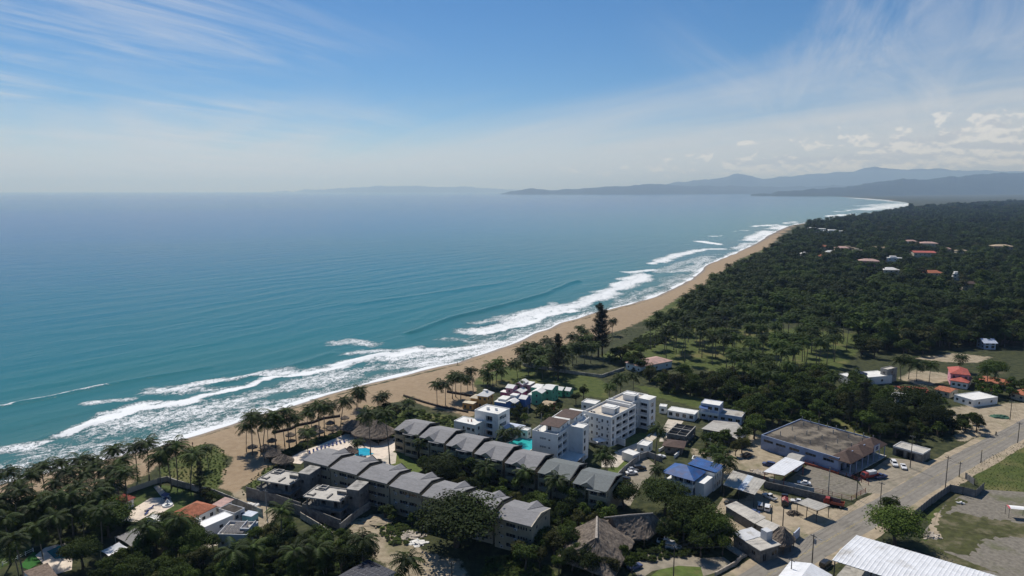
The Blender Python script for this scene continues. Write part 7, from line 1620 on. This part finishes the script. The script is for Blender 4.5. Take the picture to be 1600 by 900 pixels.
fill([(1020, 850), (1070, 830), (1100, 860), (1140, 855), (1140, 870), (1100, 875), (1080, 862), (1060, 850)], 12, 17, 4., (5, 9), 'shady tree beside the restaurant forecourt', 'trees by the forecourt')
fill([(1130, 812), (1150, 815), (1200, 840), (1195, 848), (1140, 828)], 12, 18, 2.4, (2.4, 3.6), 'clipped hedge bush behind the roadside house', 'hedge bushes')
fill([(1085, 715), (1100, 695), (1165, 690), (1165, 712), (1120, 730)], 14, 19, 4., (4, 7), 'dense garden tree behind the blue roofed house', 'garden trees')
fill([(960, 560), (1000, 575), (1040, 600), (1100, 600), (1180, 600), (1290, 592), (1300, 610), (1290, 630), (1330, 660), (1360, 690), (1400, 690), (1400, 655), (1340, 610), (1330, 600), (1310, 650), (1230, 640), (1190, 650), (1190, 668), (1165, 660), (1150, 635), (1110, 622), (1040, 615)], 120, 20, 6., (7, 12), 'dark broadleaf tree in the belt behind the white blocks', 'belt trees behind the white blocks')
fill([(1165, 640), (1190, 630), (1240, 625), (1300, 640), (1340, 660), (1340, 672), (1240, 660), (1195, 672), (1175, 690)], 30, 21, 6., (6, 10), 'leafy tree behind the long warehouse', 'trees behind the warehouse')
fill([(1400, 690), (1440, 695), (1480, 680), (1540, 675), (1520, 660), (1470, 660), (1400, 660)], 30, 22, 4.5, (4, 8), 'bushy tree along the far side of the road', 'roadside bushy trees')
fill([(1505, 735), (1530, 718), (1570, 702), (1620, 685), (1625, 690), (1575, 708), (1530, 726), (1510, 742)], 60, 23, 1.6, (2.0, 3.2), 'bush in the hedge between road and green field', 'field hedge bushes', (2, 0, 2))
fill([(1540, 625), (1600, 628), (1620, 612), (1560, 605), (1525, 602)], 18, 24, 4.5, (4, 8), 'tree among the terracotta roofed houses', 'trees among the red roofs')
fill([(1340, 560), (1420, 560), (1500, 545), (1640, 548), (1640, 520), (1500, 520), (1340, 530)], 70, 25, 6.5, (7, 12), 'dark forest edge tree behind the right hand houses', 'forest edge trees')
fill([(565, 660), (600, 640), (650, 650), (640, 662), (612, 660)], 14, 26, 3., (2.5, 4.5), 'bushy shrub in the scrub behind the big thatched pavilion', 'scrub bushes', (2, 0, 2))
fill([(770, 652), (810, 640), (860, 640), (890, 640), (880, 655), (850, 668), (820, 665)], 20, 27, 3., (3, 6), 'garden tree right below the painted houses', 'garden trees by the painted houses', (2, 0, 1))
fill([(580, 805), (610, 795), (660, 800), (680, 830), (640, 825)], 12, 28, 3., (2.5, 4.5), 'low tree along the back of the nearer apartment row', 'trees along the row back')
fill([(215, 850), (250, 835), (290, 835), (335, 855), (345, 880), (300, 885), (220, 880)], 12, 29, 3.6, (5, 8), 'dense dark tree between the grey canopy and the solar house', 'trees in the villa yard')
fill([(385, 850), (430, 835), (470, 850), (540, 850), (560, 870), (450, 880)], 14, 30, 3.6, (4.5, 7), 'dark bushy tree below the lone palm', 'bushy trees below the lone palm')
fill([(300, 775), (330, 780), (370, 800), (340, 790)], 5, 31, 3.0, (3, 4.5), 'small garden tree behind the pinkish tin roof', 'small trees behind the villa')
# wild forest beyond, palms near the coast and broadleaf inland
F1 = [(1062, 504), (1124, 450), (1166, 422), (1209, 396), (1239, 372), (1263, 356), (1330, 346), (1410, 331), (1450, 327), (1600, 318), (1760, 317), (1760, 560), (1640, 545), (1500, 540), (1420, 550), (1345, 545), (1335, 512), (1200, 500)]
def forest(poly, spacing, seed, rmin, rmax):
    w_ = P0(poly); x0, x1 = min(p[0] for p in w_), max(p[0] for p in w_); y0, y1 = min(p[1] for p in w_), max(p[1] for p in w_); rg = np.random.default_rng(seed)
    gx, gy = np.meshgrid(np.arange(x0, x1, spacing), np.arange(max(y0, rmin * .75), min(y1, rmax), spacing)); X = (gx + rg.uniform(-.48, .48, gx.shape) * spacing).ravel(); Y = (gy + rg.uniform(-.48, .48, gy.shape) * spacing).ravel()
    r = np.hypot(X, Y); k = (r >= rmin) & (r < rmax) & (X < Y * .84 + 60); X, Y = X[k], Y[k]; k = inpoly(X, Y, w_); X, Y = X[k], Y[k]
    ok = np.ones(len(X), bool)
    for cx, cy, cr, fy, hw in CLEAR:
        s = (X - cx) * cy - (Y - cy) * cx; lat = s / math.hypot(cx, cy); near_ = (Y < cy) & (Y > cy - (72 + cr)) & (np.abs(lat - 0) < hw)
        ok &= ~(near_ | (np.hypot(X - cx, Y - cy) < cr + 3))
    ok &= vnoise(X, Y, 42, 79) < .84
    return X[ok], Y[ok], rg
fp = []; fb = []                                          # forest palms and broadleaf, as arrays
for sp_, sd, a, b in ((7.0, 61, 380, 900), (8.5, 62, 900, 1700), (12., 63, 1700, 3300), (19., 64, 3300, 6400)):
    X_, Y_, rg = forest(F1, sp_, sd, a, b); D_ = sdf(X_, Y_); pw = .85 * np.exp(-np.clip(D_ - 10, 0, None) / (150 if a < 900 else 70)) + .05 + .22 * (vnoise(X_, Y_, 90, 77) > .68); isp = rg.uniform(0, 1, len(X_)) < pw; grow = sp_ / 7.
    hb = (rg.uniform(6.5, 11.5, len(X_)) + 5.5 * vnoise(X_, Y_, 45, 78) * rg.uniform(.4, 1.2, len(X_))) * (1 if grow < 1.3 else grow * .72); hb = np.where(rg.uniform(0, 1, len(X_)) < .06, hb * 1.45, hb); hp = rg.uniform(9.5, 17, len(X_)) * (1 if grow < 1.6 else 1.3)
    for x, y, q, h1, h2 in zip(X_, Y_, isp, hb, hp): (fp if q else fb).append((x, y, h2 if q else h1))

# the three hundred of each kind that show largest become trees of their own, the rest one wood
fp.sort(key=lambda a: a[0] ** 2 + a[1] ** 2); fb.sort(key=lambda a: a[0] ** 2 + a[1] ** 2)
np_, nb_ = max(0, 300 - len(palms)), max(0, 300 - len(broad))
if len(broad) > 297:
    broad.sort(key=lambda b: -(b[3] / math.hypot(b[0], b[1]) + (9 if b[8] is not None or b[7] is None else 0))); fb += [(b[0], b[1], b[3]) for b in broad[297:] if b[3] > 3.7]; broad = broad[:297]
def ranked(lst):
    """a label of its own for every tree of a group: rank from the front, then place from the left"""
    words_ = ['first', 'second', 'third', 'fourth', 'fifth', 'sixth', 'seventh', 'eighth', 'ninth', 'tenth', 'eleventh', 'twelfth', 'thirteenth', 'fourteenth', 'fifteenth', 'sixteenth']; gs = {}
    for a in lst:
        if a[7]: gs.setdefault((a[6], a[7]), []).append(a)
    for g in gs.values():
        if len(g) < 2: continue
        g.sort(key=lambda a: a[1]); per = len(g) if len(g) <= 14 else 12; 
        for q in range(0, len(g), per):
            row = sorted(g[q:q + per], key=lambda a: a[0] / a[1])
            for i, a in enumerate(row): a[6] = a[6] + ((', ' + words_[i] + ' from left') if per == len(g) else ', ' + words_[q // per] + ' rank, ' + words_[i] + ' from left')
print('palms', len(palms), 'broad', len(broad), 'forest', len(fp), len(fb))
for x, y, h in fp[:np_]: palms.append([x, y, 0, h, None, rng.uniform(0, 6.28), 'coconut palm on the near edge of the forest behind the grove', 'palms on the forest edge'])
for x, y, h in fb[:nb_]: broad.append([x, y, 0, h, int(rng.integers(0, 6)), rng.uniform(0, 6.28), 'dark broadleaf tree on the near edge of the forest', 'forest edge broadleaf trees', None])
fp, fb = fp[np_:], fb[nb_:]
ranked(palms); ranked(broad)
for i, (x, y, z, h, _, rz, lb, gp_) in enumerate(palms):
    tm, cm, top, lay = PALM[int(rng.integers(0, 7))]; s = h / 11.; t = thing('coconut_palm', lb, 'palm tree', (x, y, z), rz, gp_ or 'coconut palms'); wdt = min(1.15, max(.8, s))
    link('trunk', tm, t, scale=(wdt, wdt, s)); tp = Vector((top.x * wdt, top.y * wdt, top.z * s)); cs = rng.uniform(1.0, 1.3) * (1.0 if h > 7.5 else .8) * (1.15 if y > 330 else 1)
    if y < 300:
        for kind, az, tl, fs_ in lay: link('frond', FM[kind], t, tuple(tp), (tl + rng.uniform(-.1, .1), 0, az), fs_ * cs)
        link('coconuts', NUT, t, tuple(tp))
    else: link('crown', cm, t, tuple(tp), (0, 0, rng.uniform(0, 6)), cs)
for x, y, z, h, v, rz, lb, gp_, big in broad:
    t = thing('hedge_bush' if h < 3.7 else 'broadleaf_tree', lb, 'bush' if h < 3.7 else 'tree', (x, y, z), rz, gp_ or 'large broadleaf trees')
    if h < 3.7 and big is None: tm, cm = BUSH[{2: 0, 4: 2}.get(v, 1)]; s = h / 2.2; sc_ = (s * .95, s * .95, s)
    elif big is not None: tm, cm = BIG[big]; s = h / 10; w2 = v if v > 1 else 1.1; sc_ = (s * w2, s * w2, s)
    else: tm, cm = BL[v]; s = h / 10; w2 = rng.uniform(.85, 1.1); sc_ = (s * w2, s * w2, s)
    link('trunk', tm, t, scale=sc_); link('crown', cm, t, scale=sc_)
for lb, base, top, k in [('tallest dark casuarina rising over the beach clump', (935, 558), (931, 476), 0), ('second trunk of the tall casuarina over the beach clump', (941, 557), (942, 482), 1), ('slender casuarina on the lawn left of the tall one', (872, 594), (872, 521), 1), ('small dark casuarina beside the garden wall below the scrub dune', (313, 770), (312, 722), 0), ('tall dark casuarina behind the long warehouse', (1347, 668), (1346, 598), 0), ('dark casuarina left behind the long warehouse', (1327, 664), (1326, 612), 1)]:
    p = GP(*base); h = HT(base, top); t = thing('casuarina_tree', 'feathery ' + lb, 'tree', p, rng.uniform(0, 6), 'casuarina trees'); tm, cm = CAS[k]; s = h / 25; link('trunk', tm, t, scale=s); link('crown', cm, t, scale=(s * 1.1, s * 1.1, s))

# ---------------------------------------------------------------- the rest of the wood and the ground cover, as instances
def joined(name, meshes, mats):
    vs = []; fs = []; mi = []; rn = []
    for k, me in enumerate(meshes):
        me, off_, s = me; o = len(vs); vs += [tuple(Vector((v.co.x * s[0], v.co.y * s[1], v.co.z * s[2])) + Vector(off_)) for v in me.vertices]
        at = me.attributes.get('rnd'); 
        for p in me.polygons: fs.append(tuple(i + o for i in p.vertices)); mi.append(k); rn.append(at.data[p.index].value if at else .5)
    me = bpy.data.meshes.new(name); me.from_pydata(vs, [], fs)
    for m in mats: me.materials.append(m)
    me.polygons.foreach_set('material_index', mi); return finish(me, rn)
def instances(name, pts, protos, kind='stuff'):
    """one object: points carrying turn, size and kind, with a plant set on each"""
    col = bpy.data.collections.new(name + '_plants')
    for i, me in enumerate(protos): col.objects.link(bpy.data.objects.new(f'{name}_plant_{i:02d}', me))
    me = bpy.data.meshes.new(name); n = len(pts); me.vertices.add(n); A = np.array(pts, float); me.vertices.foreach_set('co', A[:, :3].astype(np.float32).ravel())
    for k, c in (('turn', 3), ('size', 4), ('wide', 5)): a = me.attributes.new(k, 'FLOAT', 'POINT'); a.data.foreach_set('value', A[:, c].astype(np.float32))
    a = me.attributes.new('which', 'INT', 'POINT'); a.data.foreach_set('value', A[:, 6].astype(np.int32))
    o = link(name, me); o['kind'] = kind
    g = bpy.data.node_groups.new(name, 'GeometryNodeTree'); g.interface.new_socket('Geometry', in_out='INPUT', socket_type='NodeSocketGeometry'); g.interface.new_socket('Geometry', in_out='OUTPUT', socket_type='NodeSocketGeometry')
    N = g.nodes; gi = N.new('NodeGroupInput'); go = N.new('NodeGroupOutput'); ci = N.new('GeometryNodeCollectionInfo'); ci.inputs[0].default_value = col; ci.inputs['Separate Children'].default_value = True; ci.inputs['Reset Children'].default_value = True
    ip = N.new('GeometryNodeInstanceOnPoints'); ip.inputs['Pick Instance'].default_value = True
    def na(k, typ='FLOAT'): q = N.new('GeometryNodeInputNamedAttribute'); q.data_type = typ; q.inputs[0].default_value = k; return q.outputs[0]
    cr = N.new('ShaderNodeCombineXYZ'); g.links.new(na('turn'), cr.inputs[2]); cs = N.new('ShaderNodeCombineXYZ'); g.links.new(na('wide'), cs.inputs[0]); g.links.new(na('wide'), cs.inputs[1]); g.links.new(na('size'), cs.inputs[2])
    e2r = N.new('FunctionNodeEulerToRotation'); g.links.new(cr.outputs[0], e2r.inputs[0])
    g.links.new(gi.outputs[0], ip.inputs['Points']); g.links.new(ci.outputs[0], ip.inputs['Instance']); g.links.new(na('which', 'INT'), ip.inputs['Instance Index']); g.links.new(e2r.outputs[0], ip.inputs['Rotation']); g.links.new(cs.outputs[0], ip.inputs['Scale']); g.links.new(ip.outputs[0], go.inputs[0])
    o.modifiers.new('plants', 'NODES').node_group = g; return o
LOW = [broadleaf(70 + i, 1300, .46, mat_=m_, rx=rx_, base=.14, lobes=12) for i, (m_, rx_) in enumerate((('leaf', 5.2), ('leaf', 5.8), ('leaf_bright', 5.0), ('leaf', 5.0), ('leaf_olive', 5.4)))]
PB = [joined(f'wood_tree_{i}', [(tm, (0, 0, 0), (1, 1, 1)), (cm, (0, 0, 0), (1, 1, 1))], [M['bark'], cm.materials[0]]) for i, (tm, cm) in enumerate(LOW)]
PP = [joined(f'wood_palm_{i}', [(tm, (0, 0, 0), (1, 1, 1)), (cm, tuple(top), (1.25, 1.25, 1.2))], [M['palm_bark'], M['frond']]) for i, (tm, cm, top, lay) in enumerate(PALM[:5])]
rg = np.random.default_rng(5)
instances('broadleaf_wood', [(x, y, float(z), rg.uniform(0, 6.28), h / 10, h / 10 * rg.uniform(.9, 1.4), rg.choice([0, 1, 2, 3, 4], p=[.25, .23, .22, .18, .12])) for (x, y, h), z in zip(fb, terr([a[0] for a in fb], [a[1] for a in fb]))], PB)
instances('palm_wood', [(x, y, float(z), rg.uniform(0, 6.28), h / 11, max(1, h / 13), rg.integers(0, 5)) for (x, y, h), z in zip(fp, terr([a[0] for a in fp], [a[1] for a in fp]))], PP)
# scrub and low ground cover on dunes, verges and between the houses
CB = [joined(f'cover_bush_{i}', [(cm, (0, 0, -.15), (1, 1, .8))], [cm.materials[0]]) for i, (tm, cm) in enumerate(BUSH)]
cov = []
def cover(poly, n, seed, hr, mind=.8, ch=(0, 0, 1, 2)):
    r_ = np.random.default_rng(seed)
    P_ = scatter_px(poly, n, seed, mind, 12)
    if not P_: return
    for (x, y), z in zip(P_, terr([p[0] for p in P_], [p[1] for p in P_])): h = r_.uniform(*hr); cov.append((x, y, float(z), r_.uniform(0, 6.28), h / 2.2, h / 2.2 * r_.uniform(1.1, 1.8), r_.choice(ch)))
cover(GRASS[2], 380, 81, (.25, .7), 1.1, (0, 0, 0, 2)); cover(GRASS[3], 140, 82, (.25, .7), 1.1, (0, 0, 2)); cover(GRASS[4], 420, 83, (.5, 1.5)); cover(GRASS[5], 700, 84, (.5, 1.8), 1.2); cover([(1035, 520), (1060, 490), (1095, 470), (1110, 495), (1060, 525)], 130, 184, (1.5, 4), 2., (1, 1, 2)); cover([(975, 545), (1000, 532), (1040, 522), (1045, 530), (1000, 548)], 90, 185, (1.5, 3), 1.6, (1, 1, 2)); cover([(930, 535), (1000, 505), (1060, 470), (1110, 440), (1120, 440), (1070, 478), (1010, 512), (940, 545)], 220, 186, (.3, .9), 1.6, (0, 0, 2)); cover([(690, 600), (790, 575), (870, 558), (800, 560), (740, 580), (700, 592)], 160, 85, (.4, 1.0))
cover([(1040, 510), (1070, 480), (1110, 450), (1125, 445), (1130, 470), (1080, 510)], 200, 86, (1, 2.5)); cover([(428, 712), (470, 694), (510, 682), (545, 670), (546, 674), (512, 688), (472, 701), (432, 718)], 330, 87, (.8, 1.3), .7, (1, 1, 0)); cover([(760, 872), (800, 868), (860, 888), (880, 920), (750, 920)], 420, 88, (.4, .9), .7, (2, 0, 2)); cover([(655, 738), (690, 722), (780, 762), (860, 792), (930, 802), (960, 832), (900, 832), (850, 812), (760, 792), (690, 772)], 420, 89, (.8, 2.2), 1., (1, 1, 0, 2))
cover([(960, 560), (1040, 600), (1180, 600), (1290, 592), (1310, 650), (1230, 640), (1165, 660), (1110, 622), (1040, 615)], 420, 90, (1, 3), 1.6, (1, 1, 2)); cover([(590, 830), (620, 815), (650, 830), (640, 850), (610, 850)], 90, 91, (.5, 1.4), 1, (0, 2)); cover([(0, 790), (180, 770), (200, 830), (120, 850), (0, 850)], 160, 92, (.8, 2), 1.4, (1, 1, 2)); cover([(140, 900), (360, 885), (560, 865), (590, 905), (560, 930), (140, 930)], 380, 93, (1, 2.4), 1.2, (1, 2, 1)); cover([(1300, 640), (1350, 600), (1470, 620), (1510, 665), (1400, 690), (1330, 670)], 300, 94, (1, 2.5), 1.6, (1, 1, 2))
cover([(1480, 765), (1500, 748), (1540, 715), (1600, 690), (1640, 770), (1540, 765)], 900, 96, (.1, .3), .9, (0, 0, 2)); cover([(870, 870), (900, 830), (1000, 850), (1040, 830), (1110, 800), (1140, 850), (1080, 870), (990, 880), (900, 900)], 260, 97, (.8, 2), 1.4, (1, 1, 2)); cover([(1250, 640), (1300, 660), (1380, 690), (1340, 672), (1220, 655)], 200, 98, (.6, 1.6), 1.2, (0, 2, 1))
cover([(1045, 488), (1085, 462), (1112, 448), (1136, 430), (1164, 407), (1206, 387), (1212, 392), (1170, 418), (1128, 450), (1068, 500)], 420, 187, (.4, 1.8), 1.5, (0, 0, 1, 2))
instances('ground_cover', cov, CB)
# ---------------------------------------------------------------- haze: one closed box of pale air round camera and scene
hm = bpy.data.materials.new('haze'); hm.use_nodes = True
t_ = NT(hm.node_tree); t_.n.remove(t_.n['Principled BSDF'])
pv = t_.new('ShaderNodeVolumePrincipled'); pv.inputs['Color'].default_value = (.43, .64, 1.0, 1); pv.inputs['Density'].default_value = HAZE = 5.8e-5
pv.inputs['Anisotropy'].default_value = .3; pv.inputs['Absorption Color'].default_value = (.6, .74, 1, 1)
t_.link(pv.outputs[0], t_.n['Material Output'].inputs['Volume'])
hz = MB().box(-66000, 62500, -9500, 66000, -12, 1050)
struct('haze', hz.mesh('haze', hm), 'stuff')
